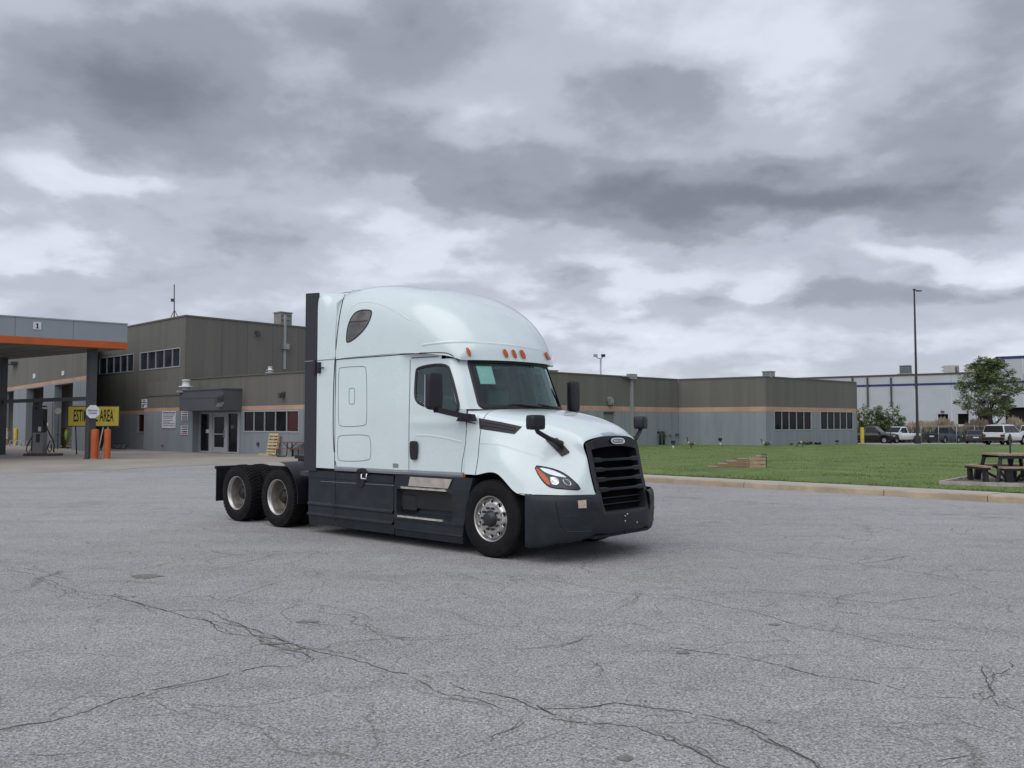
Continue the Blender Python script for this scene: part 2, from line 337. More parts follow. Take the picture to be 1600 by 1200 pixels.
# ground
def asphalt_mat():
    m = bpy.data.materials.new('worn_asphalt'); m.use_nodes = True; nt = m.node_tree; L = nt.links.new
    b = nt.nodes['Principled BSDF']; b.inputs['Roughness'].default_value = 0.88; b.inputs['Specular IOR Level'].default_value = 0.35
    g = nd(nt, 'ShaderNodeNewGeometry')
    def N(scale, det, ro, sc=(1, 1, 1)):
        mp = nd(nt, 'ShaderNodeMapping'); mp.inputs['Scale'].default_value = sc; L(g.outputs['Position'], mp.inputs[0])
        n = nd(nt, 'ShaderNodeTexNoise'); n.inputs['Scale'].default_value = scale; n.inputs['Detail'].default_value = det; n.inputs['Roughness'].default_value = ro
        L(mp.outputs[0], n.inputs['Vector']); return n.outputs['Fac']
    def mr(x, a, b_, c, d):
        n = nd(nt, 'ShaderNodeMapRange'); L(x, n.inputs[0])
        for i, v in enumerate((a, b_, c, d)): n.inputs[1 + i].default_value = v
        return n.outputs[0]
    def mul(a, b_):
        n = nd(nt, 'ShaderNodeMath', operation='MULTIPLY'); L(a, n.inputs[0])
        if isinstance(b_, float): n.inputs[1].default_value = b_
        else: L(b_, n.inputs[1])
        return n.outputs[0]
    large = mul(mr(N(0.16, 5, 0.6), 0.3, 0.7, 0.88, 1.10), mr(N(0.45, 3, 0.5), 0.62, 0.72, 1.0, 0.90))
    med = mr(N(3.2, 8, 0.75), 0.3, 0.7, 0.88, 1.10)
    fine = mr(N(50, 4, 0.85), 0.32, 0.68, 0.46, 1.52)
    vor = nd(nt, 'ShaderNodeTexVoronoi'); vor.inputs['Scale'].default_value = 95; L(g.outputs['Position'], vor.inputs['Vector'])
    sepc = nd(nt, 'ShaderNodeSeparateColor'); L(vor.outputs['Color'], sepc.inputs[0])
    stones = mr(sepc.outputs[0], 0.0, 1.0, 0.52, 1.46)
    pits = mr(N(22, 6, 0.85), 0.30, 0.42, 0.45, 1.0)
    tracks = mr(N(0.5, 4, 0.6, (0.5, 3.2, 1)), 0.38, 0.7, 1.03, 0.90)
    tot = mul(mul(mul(large, med), mul(fine, stones)), mul(pits, tracks))
    # hairline cracks that wander
    wv = nd(nt, 'ShaderNodeTexNoise'); wv.inputs['Scale'].default_value = 1.1; wv.inputs['Detail'].default_value = 6; L(g.outputs['Position'], wv.inputs['Vector'])
    va = nd(nt, 'ShaderNodeVectorMath', operation='MULTIPLY_ADD'); L(wv.outputs['Color'], va.inputs[0]); va.inputs[1].default_value = (0.9, 0.9, 0); L(g.outputs['Position'], va.inputs[2])
    vc = nd(nt, 'ShaderNodeTexVoronoi', feature='DISTANCE_TO_EDGE'); vc.inputs['Scale'].default_value = 0.65; L(va.outputs[0], vc.inputs['Vector'])
    ck = mr(vc.outputs['Distance'], 0.0, 0.008, 0.0, 1.0)
    brk = mr(N(0.9, 3, 0.5), 0.46, 0.58, 0.0, 1.0)
    mxx = nd(nt, 'ShaderNodeMath', operation='MAXIMUM'); L(ck, mxx.inputs[0]); L(brk, mxx.inputs[1])
    cfac = mr(mxx.outputs[0], 0, 1, 0.62, 1.0)
    tot = mul(tot, cfac)
    vm = nd(nt, 'ShaderNodeVectorMath', operation='SCALE'); vm.inputs[0].default_value = (0.385, 0.380, 0.378); L(tot, vm.inputs[3])
    L(vm.outputs[0], b.inputs['Base Color'])
    bp = nd(nt, 'ShaderNodeBump'); bp.inputs['Strength'].default_value = 0.55; bp.inputs['Distance'].default_value = 0.012
    L(mul(fine, stones), bp.inputs['Height']); L(bp.outputs[0], b.inputs['Normal'])
    return m
ASPH = asphalt_mat()
CRACK = mat('crack_dark', (0.075, 0.072, 0.070), 0.95, 0, 0.5, 12, coord='World')
PAINTL = mat('worn_line_paint', (0.36, 0.36, 0.36), 0.85, 0, 0.2, 9, coord='World')
GRASS = mat('lawn_turf', (0.135, 0.195, 0.042), 0.95, 0, 0.0, 0.5, 0.6, 14, col2=(0.070, 0.122, 0.026), coord='World', dirt=((0.16, 0.185, 0.065), 0.45, 0.6, (1, 1, 1)))
def leafmat(name, c1, c2, scale=3.0):
    return mat(name, c1, 0.7, 0, 0.0, scale, col2=c2, coord='World')
BLADE = leafmat('grass_blades', (0.185, 0.250, 0.052), (0.095, 0.155, 0.030), 0.45)

# ------------------------------------------------------------------ ground
def sstep(a, b, x):
    t = max(0, min(1, (x - a) / (b - a))); return t * t * (3 - 2 * t)
def base_z(x, y):
    if y < 74: return 0.0
    if y < 112: return -0.0175 * (y - 74)
    return -0.0175 * 38
def ground_sheet(name, m, poly_or_rect, dz, step=None):
    x0, x1, y0, y1 = poly_or_rect; mb = MB()
    xs = [x0, -200, -100, -60, -30, 0, 30, 60, 100, 200, x1]; ys = [y0, 0, 30, 60, 74, 80, 90, 100, 112, 140, 200, 500, y1]
    rows = [[(x, y, base_z(x, y) + dz) for x in xs] for y in ys]
    mb.grid(rows, sm=False)
    return tag(mb.build(name, m), kind='structure')
ground_sheet('asphalt_yard', ASPH, (-1500, 1500, -300, 3000), 0.0)
def flat_poly(name, m, pts, z, kind='structure'):
    mb = MB(); mb.add([(p[0], p[1], z) for p in pts], [tuple(range(len(pts)))]); o = mb.build(name, m, flip=False)
    me = o.data
    if me.polygons[0].normal.z < 0: me.flip_normals()
    return tag(o, kind=kind)
G = gnd
ap = [G(-900, 742), G(-300, 748), G(0, 740), G(120, 737), G(230, 731), G(330, 727), G(420, 729), G(600, 742), (12, 62), (-10, 75), (-60, 75), (-60, 60)]
flat_poly('concrete_apron', CONC, ap, 0.004)
# worn paint lines
def ribbon(mb, pts, w, z=0.004, mi=0):
    for i in range(len(pts) - 1):
        a, b = Vector(pts[i]).xy, Vector(pts[i + 1]).xy; d = (b - a)
        if d.length < 1e-6: continue
        n = Vector((-d.y, d.x)).normalized() * w / 2
        mb.add([(a.x - n.x, a.y - n.y, z), (b.x - n.x, b.y - n.y, z), (b.x + n.x, b.y + n.y, z), (a.x + n.x, a.y + n.y, z)], [(0, 1, 2, 3)], mi)
pl = MB(); A_, B_ = G(1040, 776), G(1640, 814)
for k in range(60):
    if random.random() < 0.30: continue
    a = A_.lerp(B_, k / 60); b = A_.lerp(B_, (k + random.uniform(0.6, 1.0)) / 60); ribbon(pl, [a, b], random.uniform(0.04, 0.085), 0.006)
tag(pl.build('painted_line', PAINTL, flip=False), kind='structure')
pl = MB(); ribbon(pl, [G(165, 737), G(215, 731)], 0.12, 0.009); ribbon(pl, [G(212, 722), G(300, 716)], 0.10, 0.009)
tag(pl.build('faded_line', mat('faded_yellow_line', (0.42, 0.36, 0.18), 0.9, 0, 0.3, 6), flip=False), kind='structure')
# traced cracks
def crack(mb, px, w=0.012, jag=0.03, seed=0):
    rnd = random.Random(seed); pts = [G(*p) for p in px]; out = []
    for i in range(len(pts) - 1):
        a, b = pts[i], pts[i + 1]; n = max(2, int((b - a).length / 0.045)); d = (b - a).normalized(); nn = Vector((-d.y, d.x, 0))
        for k in range(n):
            t = k / n; p = a.lerp(b, t)
            j = mnoise.noise(Vector((p.x * 2.2, p.y * 2.2, seed))) * jag * 3 + rnd.uniform(-jag, jag) * 0.55
            out.append(p + nn * j)
    out.append(pts[-1])
    lw = w; L_ = []
    for i, p in enumerate(out):
        w_scale = 1
        if i: d = (out[i] - out[i - 1]).normalized()
        else: d = (out[1] - out[0]).normalized()
        lw = 0.6 * lw + 0.4 * w * rnd.uniform(0.15, 1.7); e = min(1, i / 4, (len(out) - 1 - i) / 4) * lw * 0.5 + 0.0008
        n = Vector((-d.y, d.x, 0)); L_.append((p - n * e, p + n * e))
    vs = [(q.x, q.y, 0.0035) for pr in L_ for q in pr]
    mb.add(vs, [(2 * i, 2 * i + 1, 2 * i + 3, 2 * i + 2) for i in range(len(L_) - 1) if rnd.random() > 0.035])
ck = MB()
CR = [([(-60, 1158), (60, 1130), (110, 1118), (190, 1092), (250, 1078), (330, 1060), (410, 1040), (472, 1040)], .014),
      ([(472, 1040), (484, 1030), (470, 1020), (430, 1010), (400, 998)], .016), ([(170, 930), (240, 950), (300, 965), (350, 975), (400, 985), (440, 1005), (470, 1020)], .010),
      ([(200, 935), (260, 955), (320, 955), (400, 990), (500, 1020), (560, 1033), (620, 1050), (680, 1062)], .010), ([(60, 900), (120, 925), (200, 935)], .006),
      ([(300, 960), (360, 990), (420, 1000)], .008), ([(520, 1005), (600, 1000), (700, 993), (780, 985)], .006), ([(540, 975), (570, 975), (600, 1000)], .005),
      ([(700, 1066), (720, 1075), (760, 1080), (800, 1090), (840, 1108), (900, 1108), (960, 1100), (1060, 1110), (1120, 1122), (1180, 1140), (1240, 1175), (1300, 1215)], .014),
      ([(640, 1060), (700, 1085), (760, 1100), (800, 1112)], .008), ([(800, 1090), (830, 1100), (860, 1118), (900, 1122)], .010),
      ([(850, 1125), (930, 1128), (1000, 1135), (1050, 1160), (1090, 1175), (1130, 1195), (1160, 1215)], .013), ([(760, 1160), (800, 1140), (830, 1126)], .009),
      ([(810, 1018), (860, 1010), (900, 1003), (930, 990)], .009), ([(930, 1036), (944, 1045), (935, 1060)], .008),
      ([(1020, 1008), (1100, 1020), (1180, 1032), (1230, 1038), (1280, 1055), (1350, 1065), (1420, 1081)], .011), ([(1420, 1081), (1470, 1090), (1540, 1092)], .006),
      ([(1530, 1040), (1545, 1060), (1548, 1085), (1530, 1094)], .014), ([(1545, 1085), (1560, 1100), (1600, 1112), (1660, 1128)], .012), ([(1545, 1060), (1575, 1045), (1580, 1030)], .008),
      ([(1460, 1190), (1490, 1185), (1520, 1175)], .010), ([(800, 900), (880, 910), (960, 925), (1040, 930), (1100, 940), (1170, 955), (1260, 980), (1340, 995), (1430, 1015), (1540, 1020)], .007),
      ([(1150, 855), (1200, 862), (1260, 868), (1330, 880), (1400, 890), (1500, 905), (1620, 915)], .010), ([(1340, 882), (1390, 876), (1420, 868)], .006),
      ([(1300, 950), (1310, 935), (1340, 928), (1380, 925)], .006), ([(1060, 850), (1100, 855), (1150, 857)], .005), ([(1300, 955), (1380, 965), (1480, 972), (1560, 988), (1610, 1000)], .006),
      ([(960, 952), (990, 940), (1000, 930)], .006), ([(318, 888), (380, 878), (430, 866), (500, 862)], .008), ([(1040, 800), (1140, 812), (1240, 818), (1330, 830), (1450, 836), (1600, 850)], .006),
      ([(1325, 815), (1350, 822), (1370, 833)], .006), ([(1500, 836), (1570, 845), (1640, 852)], .005), ([(960, 915), (1050, 920), (1150, 925), (1240, 928), (1300, 935), (1380, 942), (1470, 930)], .006),
      ([(470, 970), (500, 976), (530, 978)], .010), ([(-40, 880), (40, 888), (110, 905)], .005)]
for i, (p, w) in enumerate(CR): crack(ck, p, min(w, .011) * 0.72, 0.024, i + 1)
ck2 = MB(); rc = random.Random(77)
for i, (p, w) in enumerate(CR):
    for q in range(2):
        o_ = rc.uniform(-7, 7); pp_ = [(a + rc.uniform(-8, 8), b + o_ + rc.uniform(-2.5, 2.5)) for a, b in p]; a_ = rc.randint(0, max(0, len(pp_) - 3)); crack(ck2, pp_[a_:a_ + rc.randint(2, 5)] if len(pp_) > 2 else pp_, w * 0.38, 0.035, 300 + i * 3 + q)
for k in range(70):
    a = Vector((rc.uniform(-40, 1640), 850 + 340 * rc.random())); th = rc.choice((0.12, 0.12, -0.2, 0.5)) + rc.uniform(-.15, .15); L_c = rc.uniform(40, 170); d = Vector((cos(th), sin(th) * .45))
    crack(ck2, [tuple(a), tuple(a + d * L_c * .5 + Vector((0, rc.uniform(-4, 4)))), tuple(a + d * L_c)], 0.0035, 0.035, 600 + k)
tag(ck2.build('hairline_cracks', mat('hairline_dark', (0.15, 0.147, 0.143), 0.95), flip=False), kind='structure')
for k in range(60):   # short side branches beside the long cracks
    p, w = random.choice(CR); a = Vector(random.choice(p)); b = a + Vector((random.uniform(-60, 60), random.uniform(-14, 14)))
    crack(ck, [tuple(a), tuple((a + b) / 2 + Vector((random.uniform(-8, 8), random.uniform(-4, 4)))), tuple(b)], 0.004, 0.02, 100 + k)
tag(ck.build('asphalt_cracks', CRACK, flip=False), kind='structure')
# small tar-dark spalled patches and crumbs
sp = MB()
for (x, y, rx, ry) in [(230, 901, .22, .15), (455, 1015, .10, .05), (425, 1006, .14, .05), (1068, 1020, .07, .06), (1210, 976, .06, .04), (975, 1185, .05, .05), (480, 972, .14, .05)]:
    c = G(x, y); pts = []
    for k in range(14):
        t = 2 * pi * k / 14; r = random.uniform(0.55, 1.1); pts.append((c.x + cos(t) * rx * r, c.y + sin(t) * ry * r, 0.0045))
    sp.add(pts, [tuple(range(14))])
tag(sp.build('spalled_patches', mat('spalled_asphalt', (0.19, 0.18, 0.17), 0.95, 0, 0.35, 22, 0.5, 60, coord='World'), flip=False), kind='structure')
cr_ = MB(); rr = random.Random(5)
for k in range(260):
    px, py = rr.uniform(-50, 1650), 880 + 320 * rr.random() ** 1.3; c = G(px, py); s_ = rr.uniform(0.002, 0.006)
    a = rr.uniform(0, pi); dx, dy = cos(a) * s_ * rr.uniform(1, 2.5), sin(a) * s_ * 1.3
    cr_.add([(c.x - dx, c.y - dy, 0.001), (c.x + dy, c.y - dx, 0.001), (c.x + dx, c.y + dy, 0.001), (c.x, c.y, s_)], [(0, 1, 3), (1, 2, 3), (2, 0, 3)])
tag(cr_.build('loose_crumbs', mat('dark_crumbs', (0.04, 0.037, 0.034), 0.9), flip=False), kind='stuff', label='scattered dark crumbs of grit on the asphalt', cat='grit')

# --- kerb, walk, lawn
KD = (G(1640, 789) - G(1005, 752.3)).normalized()       # kerb direction (towards lower right)
KN = Vector((-KD.y, KD.x, 0));
if KN.y < 0: KN = -KN
K0 = G(1220, 765.5)
def kp(t, n, z=0): p = K0 + KD * t + KN * n; return (p.x, p.y, z)
KHt = 0.155
def lawn_z(x, y): return 0.150 * (1 - sstep(24, 58, y))  if y < 74 else base_z(x, y)
lw = MB(); rows = []
tt = [-34 + 1.6 * i for i in range(52)]; nnn = [1.15, 1.6, 3, 5, 8, 12, 16, 20, 25, 30, 36, 42, 50, 60]
def lawn_pt(t, n):
    p = kp(t, n); return Vector((p[0], p[1], 0))
rows = []
for n in nnn:
    r = []
    for t in tt:
        p = lawn_pt(t, n)
        if p.y > 77.5: p.y = 77.5
        if p.x < -4: p.x = -4
        r.append((p.x, p.y, lawn_z(p.x, p.y) + 0.02 + 0.02 * mnoise.noise(Vector((p.x * .3, p.y * .3, 0)))))
    rows.append(r)
lw.grid(rows); tag(lw.build('lawn', GRASS), kind='structure')
kb = thing('kerb', 'buff concrete kerb along the edge of the lawn', 'kerb')
joint = [-14.5, -11.2, -8.2, -5.05, -1.1, 2.7, 5.0, 8.0, 11, 14, 17, 20]
for i in range(len(joint) - 1):
    a, b = joint[i] + 0.008, joint[i + 1] - 0.008; mb = MB(); rows = []
    prof = [(0.0, -0.02), (0.012, KHt - 0.025), (0.035, KHt - 0.004), (0.07, KHt), (0.17, KHt)]
    nseg = 10; rr = random.Random(i)
    for k in range(nseg + 1):
        t = a + (b - a) * k / nseg
        rows.append([kp(t, n + rr.uniform(-.004, .004) * (1 if n < .05 else 0), z + (rr.uniform(-.004, .003) if z > 0.05 else 0)) for n, z in prof] + [kp(t, 0.17, -0.02)])
    mb.grid(rows, sm=False); mb.f.append([j for j in range(6)]); mb.m.append(0); mb.smooth.append(False)
    o_ = nseg * 6; mb.f.append([o_ + j for j in range(6)]); mb.m.append(0); mb.smooth.append(False)
    mb.build('kerb_stone', KERBC, kb)
wk = thing('pavement', None, None); wk['kind'] = 'structure'
joint = [-16, -13, -10, -7, -4, -1, 2, 5, 8, 11, 14, 17, 20]
for i in range(len(joint) - 1):
    a, b = joint[i] + 0.008, joint[i + 1] - 0.008; mb = MB(); n0, n1 = 0.178, 1.22; z = KHt - 0.002 + random.uniform(-.004, .003)
    vs = [kp(a, n0, 0), kp(b, n0, 0), kp(b, n1, 0), kp(a, n1, 0), kp(a, n0, z), kp(b, n0, z), kp(b, n1, z), kp(a, n1, z)]
    mb.add(vs, [(0, 3, 2, 1), (4, 5, 6, 7), (0, 1, 5, 4), (1, 2, 6, 5), (2, 3, 7, 6), (3, 0, 4, 7)]); mb.build('paving_slab', WALKC, wk)
# grass blades
gb = MB(); rg = random.Random(3); V = []; Fa = []
for k in range(85000):
    u = rg.random(); n = 1.23 + 44 * u ** 1.9; t = rg.uniform(-32, 14 + n * .9)
    p = lawn_pt(t, n)
    if p.y > 77 or p.x < 1.0: continue
    dens = mnoise.noise(Vector((p.x * .6, p.y * .6, 3)))
    if rg.random() > 0.75 + dens: continue
    h = rg.uniform(0.02, 0.05) * (1 + 0.8 * max(0, dens)) * (1.35 if n < 1.35 else 1); w = rg.uniform(0.008, 0.02) * (1 + n / 22); a = rg.uniform(0, pi)
    z = lawn_z(p.x, p.y) + 0.01; dx, dy = cos(a) * w, sin(a) * w; lx, ly = rg.uniform(-.03, .03), rg.uniform(-.03, .03)
    o = len(V); V += [(p.x - dx, p.y - dy, z), (p.x + dx, p.y + dy, z), (p.x + lx, p.y + ly, z + h)]; Fa.append((o, o + 1, o + 2))
gb.add(V, Fa); tag(gb.build('grass', BLADE, flip=False), kind='stuff', label='short mown grass of the lawn behind the kerb', cat='grass')

#@@TRUCK
#@@PLACE
# ------------------------------------------------------------------ the truck tractor
TX, TY, TYAW = 0.498, 12.09, 0.7275
truck = thing('truck_tractor', 'white high-roof sleeper truck tractor with dark slate skirts and black grille parked on the asphalt', 'truck', (TX, TY, 0), -TYAW)
TM = Matrix.Translation((TX, TY, 0)) @ Matrix.Rotation(-TYAW, 4, 'Z'); TMI = TM.inverted()
def interp(x, tab):
    if x <= tab[0][0]: return tab[0][1]
    for (a, va), (b, vb) in zip(tab, tab[1:]):
        if x <= b: return va + (vb - va) * (x - a) / (b - a)
    return tab[-1][1]
def catmull(tab, x):   # smooth interpolation of rows of numbers
    xs = [r[0] for r in tab]; x = max(xs[0], min(xs[-1], x))
    for i in range(len(xs) - 1):
        if x <= xs[i + 1]: break
    p1, p2 = tab[i], tab[i + 1]; p0 = tab[i - 1] if i else p1; p3 = tab[i + 2] if i + 2 < len(tab) else p2
    h = (p2[0] - p1[0]); t = (x - p1[0]) / h; out = []
    for k in range(1, len(p1)):
        m1 = (p2[k] - p0[k]) / max(1e-6, p2[0] - p0[0]) * h; m2 = (p3[k] - p1[k]) / max(1e-6, p3[0] - p1[0]) * h
        out.append((2 * t ** 3 - 3 * t * t + 1) * p1[k] + (t ** 3 - 2 * t * t + t) * m1 + (-2 * t ** 3 + 3 * t * t) * p2[k] + (t ** 3 - t * t) * m2)
    return out
surf_v = []; surf_f = []
def solid(mb):       # remember a surface so that details can be laid onto it
    o = len(surf_v); surf_v.extend(Vector(v) for v in mb.v); surf_f.extend([tuple(o + i for i in f) for f in mb.f]); return mb
# roof fairing: (centre x, top z, half width, bow, exponent, base z)
FR = [(-3.335, 3.965, 1.22, 0.0, 4.6, 2.79), (-3.0, 3.995, 1.22, 0.0, 4.4, 2.80), (-2.5, 3.975, 1.22, 0.0, 4.0, 2.80), (-2.0, 3.885, 1.215, 0.02, 3.6, 2.80),
      (-1.55, 3.795, 1.20, 0.07, 3.3, 2.79), (-1.15, 3.63, 1.175, 0.14, 3.0, 2.77), (-0.82, 3.42, 1.14, 0.22, 2.8, 2.74), (-0.58, 3.17, 1.10, 0.28, 2.7, 2.71),
      (-0.43, 2.97, 1.06, 0.33, 2.6, 2.68), (-0.36, 2.83, 1.03, 0.35, 2.6, 2.66), (-0.335, 2.66, 1.00, 0.365, 2.6, 2.655)]
def sup(c, n): return math.copysign(abs(c) ** (2 / n), c)
def fair_row(xc, zt, w, bow, n, zb, NT=48, t0=0.0, t1=pi):
    r = []
    for k in range(NT + 1):
        th = t0 + (t1 - t0) * k / NT; y = -w * sup(cos(th), n); u = abs(y / w)
        z = zb + (zt - zb) * abs(sin(th)) ** (2 / n)
        r.append((xc - bow * u ** 2.4, y, z))
    return r
mb = MB(); rows = []
for k in range(61):
    x = FR[0][0] + (FR[-1][0] - FR[0][0]) * (1 - (1 - k / 60) ** 1.6)
    row = catmull(FR, x); rows.append(fair_row(x, *row))
mb.grid(rows)
# turned-in lower lip so that the fairing reads as a thick shell
lip = [[(p[0], p[1] * 0.965, p[2] + 0.002) for p in (r[0],)] + [] for r in rows]
for side in (0, -1): mb.grid([[r[side], (r[side][0] - .01, r[side][1] * 0.93, r[side][2] + 0.015)] for r in rows], sm=False)
mb.grid([[p for p in rows[-1]], [(p[0] - .08, p[1] * .97, p[2] + .012) for p in rows[-1]]], sm=False)
fairing = solid(mb).build('roof_fairing', PAINT, truck)
# cab and sleeper sides
def tumble(z): return 0.055 * sstep(1.95, 2.72, z)
def ybase(x):
    a = 1.215 + (1.135 - 1.215) * sstep(-1.86, -1.60, x)
    return a + (1.105 - 1.135) * sstep(-1.3, -.45, x)
def yside(x, z): return ybase(x) - tumble(z) * (0.25 + 0.75 * sstep(-1.9, -1.5, x)) + 0.012 * math.exp(-((z - 1.78) / 0.07) ** 2) * sstep(-1.75, -1.5, x)
WIN = [(-1.545, 2.585), (-0.945, 2.615), (-0.845, 2.45), (-0.72, 2.17), (-0.665, 2.03), (-0.66, 1.965), (-0.71, 1.925), (-0.82, 1.90), (-1.0, 1.945), (-1.26, 2.005), (-1.43, 2.05), (-1.52, 2.10), (-1.56, 2.19), (-1.57, 2.5)]
def inpoly(x, y, P):
    c = False; n = len(P)
    for i in range(n):
        x1, y1 = P[i]; x2, y2 = P[(i + 1) % n]
        if (y1 > y) != (y2 > y) and x < (x2 - x1) * (y - y1) / (y2 - y1) + x1: c = not c
    return c
def shrink(P, d):
    cx = sum(p[0] for p in P) / len(P); cy = sum(p[1] for p in P) / len(P); out = []; n = len(P)
    area = sum(P[i][0] * P[(i + 1) % n][1] - P[(i + 1) % n][0] * P[i][1] for i in range(n))
    for i in range(n):
        a, b, c = Vector(P[i - 1]), Vector(P[i]), Vector(P[(i + 1) % n])
        e1 = (b - a).normalized(); e2 = (c - b).normalized()
        n1 = Vector((-e1.y, e1.x)); n2 = Vector((-e2.y, e2.x))
        if area < 0: n1, n2 = -n1, -n2
        nn = (n1 + n2); nn = nn / max(0.35, nn.length ** 2 / 2)
        q = b + nn * d; out.append((q.x, q.y))
    return out
# cab plan outline (half): from centre front round to the door plane; v = 0 at the cowl, 1 under the fairing
def cabpt(q, v):
    xw = -0.17 + (-0.43 + 0.17) * v; bow = 0.29 + 0.03 * v; yw = 0.93 - 0.04 * v; ye = yside(-0.95, 1.95 + .72 * v)
    if q <= 0.72:
        y = yw * q / 0.72; return (xw - bow * (y / yw) ** 2.2, y)
    if q <= 0.86:
        t = (q - 0.72) / 0.14; p0 = Vector((xw - bow, yw)); p3 = Vector((xw - bow - .22, ye)); p1 = p0 + Vector((-0.07, 0.09)); p2 = p3 + Vector((0.11, 0.0))
        p = p0 * (1 - t) ** 3 + p1 * 3 * t * (1 - t) ** 2 + p2 * 3 * t * t * (1 - t) + p3 * t ** 3; return (p.x, p.y)
    t = (q - 0.86) / 0.14; xs = xw - bow - .22; x = xs + (-1.05 - xs) * t
    return (x, ye + (yside(-1.05, 1.95 + .72 * v) - ye) * t)
ZB, ZT = 1.965, 2.685
def inws(u, v, m=0.0):     # rounded windscreen opening in (y fraction, v)
    a, b = abs(u), v
    if a > 0.965 - m or b < 0.045 + m or b > 0.955 - m: return False
    for (cu, cv) in ((0.965 - m - .07, 0.045 + m + .1), (0.965 - m - .07, 0.955 - m - .1)):
        if a > cu and ((b < cv) if cv < .5 else (b > cv)) and ((a - cu) / .07) ** 2 + ((b - cv) / .1) ** 2 > 1: return False
    return True
mb = MB(); NQ, NV = 90, 28
for s in (-1, 1):
    rows = []
    for j in range(NV + 1):
        v = j / NV; rows.append([(cabpt(i / NQ, v)[0], s * cabpt(i / NQ, v)[1], ZB + (ZT - ZB) * v) for i in range(NQ + 1)])
    o = len(mb.v); mb.v += [p for r in rows for p in r]
    for j in range(NV):
        for i in range(NQ):
            q = (i + .5) / NQ; v = (j + .5) / NV
            if q < 0.72 and inws(q / 0.72, v, -0.02): continue
            c = [rows[j][i], rows[j][i + 1], rows[j + 1][i + 1], rows[j + 1][i]]; cx = sum(p[0] for p in c) / 4; cz = sum(p[2] for p in c) / 4
            if q > 0.72 and inpoly(cx, cz, shrink(WIN, 0.02)): continue
            k = o + j * (NQ + 1) + i; mb.f.append([k, k + 1, k + NQ + 2, k + NQ + 1]); mb.m.append(0); mb.smooth.append(True)
cab_front = mb
mb.build('windscreen_pillars', PAINT, truck)
mb = MB()
def side_mesh(mb, x0, x1, z0, z1, st=0.03):
    nx = int(round((x1 - x0) / st)); nz = int(round((z1 - z0) / st))
    for s in (-1, 1):
        o = len(mb.v)
        for j in range(nz + 1):
            for i in range(nx + 1):
                x = x0 + (x1 - x0) * i / nx; z = z0 + (z1 - z0) * j / nz; mb.v.append((x, s * yside(x, z), z))
        for j in range(nz):
            for i in range(nx):
                x = x0 + (x1 - x0) * (i + .5) / nx; z = z0 + (z1 - z0) * (j + .5) / nz
                if inpoly(x, z, shrink(WIN, 0.02)): continue
                k = o + j * (nx + 1) + i; mb.f.append([k, k + 1, k + nx + 2, k + nx + 1]); mb.m.append(0); mb.smooth.append(True)
S1 = MB(); side_mesh(S1, -3.335, -1.575, 1.09, 2.80, 0.035)
S1.add([(-3.335, -1.21, 1.09), (-3.335, 1.21, 1.09), (-3.335, 1.21, 3.7), (-3.335, -1.21, 3.7)], [(0, 1, 2, 3)])
S1.add([(-3.33, -1.2, 3.7), (-3.33, 1.2, 3.7), (-3.33, .9, 3.94), (-3.33, -.9, 3.94)], [(0, 1, 2, 3)])
S1.add([(-3.335, -1.21, 1.09), (-3.335, 1.21, 1.09), (-.3, 1.1, 1.07), (-.3, -1.1, 1.07)], [(0, 1, 2, 3)])
S1.build('sleeper_cab', PAINT, truck)
S2 = MB(); side_mesh(S2, -1.575, -1.05, 1.09, 2.78, 0.025); side_mesh(S2, -1.05, -0.52, 1.09, 1.965, 0.025)
# separate doors: near and far
for s in (-1, 1):
    D = MB(); o = 0; idx = {}
    for f, sm_ in zip(S2.f, S2.smooth):
        if S2.v[f[0]][1] * s > 0:
            nf = []
            for i in f:
                if i not in idx: idx[i] = len(D.v); D.v.append(S2.v[i])
                nf.append(idx[i])
            D.f.append(nf); D.m.append(0); D.smooth.append(True)
    D.build('door', PAINT, truck)
for q in (fairing,): pass
solid(S1); solid(S2); solid(cab_front)
# hood and wings: control net, near half (y positive here, mirrored)
NET = [[(-.12, 0, 1.975), (-.17, .45, 1.97), (-.25, .84, 1.945), (-.275, 1.005, 1.84), (-.285, 1.075, 1.60), (-.29, 1.105, 1.32), (-.30, 1.15, 1.075)],
       [(.26, 0, 1.935), (.23, .42, 1.925), (.15, .77, 1.87), (.12, .935, 1.745), (.12, 1.03, 1.52), (.12, 1.155, 1.32), (.12, 1.20, 1.115)],
       [(.62, 0, 1.865), (.60, .38, 1.855), (.54, .69, 1.785), (.50, .84, 1.625), (.48, .98, 1.39), (.47, 1.125, 1.16), (.47, 1.19, .875)],
       [(.95, 0, 1.765), (.93, .35, 1.75), (.86, .63, 1.67), (.83, .75, 1.48), (.82, .89, 1.24), (.78, 1.03, 1.02), (.74, 1.10, .865)],
       [(1.14, 0, 1.66), (1.11, .34, 1.645), (1.06, .605, 1.555), (1.09, .62, 1.36), (1.13, .68, 1.13), (1.10, .80, .97), (1.06, .88, .862)],
       [(1.17, 0, 1.605), (1.15, .34, 1.590), (1.105, .600, 1.513), (1.150, .592, 1.32), (1.195, .585, 1.11), (1.235, .578, .96), (1.265, .572, .862)]]
def cr(p0, p1, p2, p3, t):
    return [0.5 * ((2 * b) + (-a + c) * t + (2 * a - 5 * b + 4 * c - d) * t * t + (-a + 3 * b - 3 * c + d) * t ** 3) for a, b, c, d in zip(p0, p1, p2, p3)]
def refine(row, n):
    out = []
    for i in range(len(row) - 1):
        p0 = row[i - 1] if i else [2 * a - b for a, b in zip(row[0], row[1])]
        p3 = row[i + 2] if i + 2 < len(row) else [2 * a - b for a, b in zip(row[-1], row[-2])]
        for k in range(n): out.append(cr(p0, row[i], row[i + 1], p3, k / n))
    out.append(list(row[-1])); return out
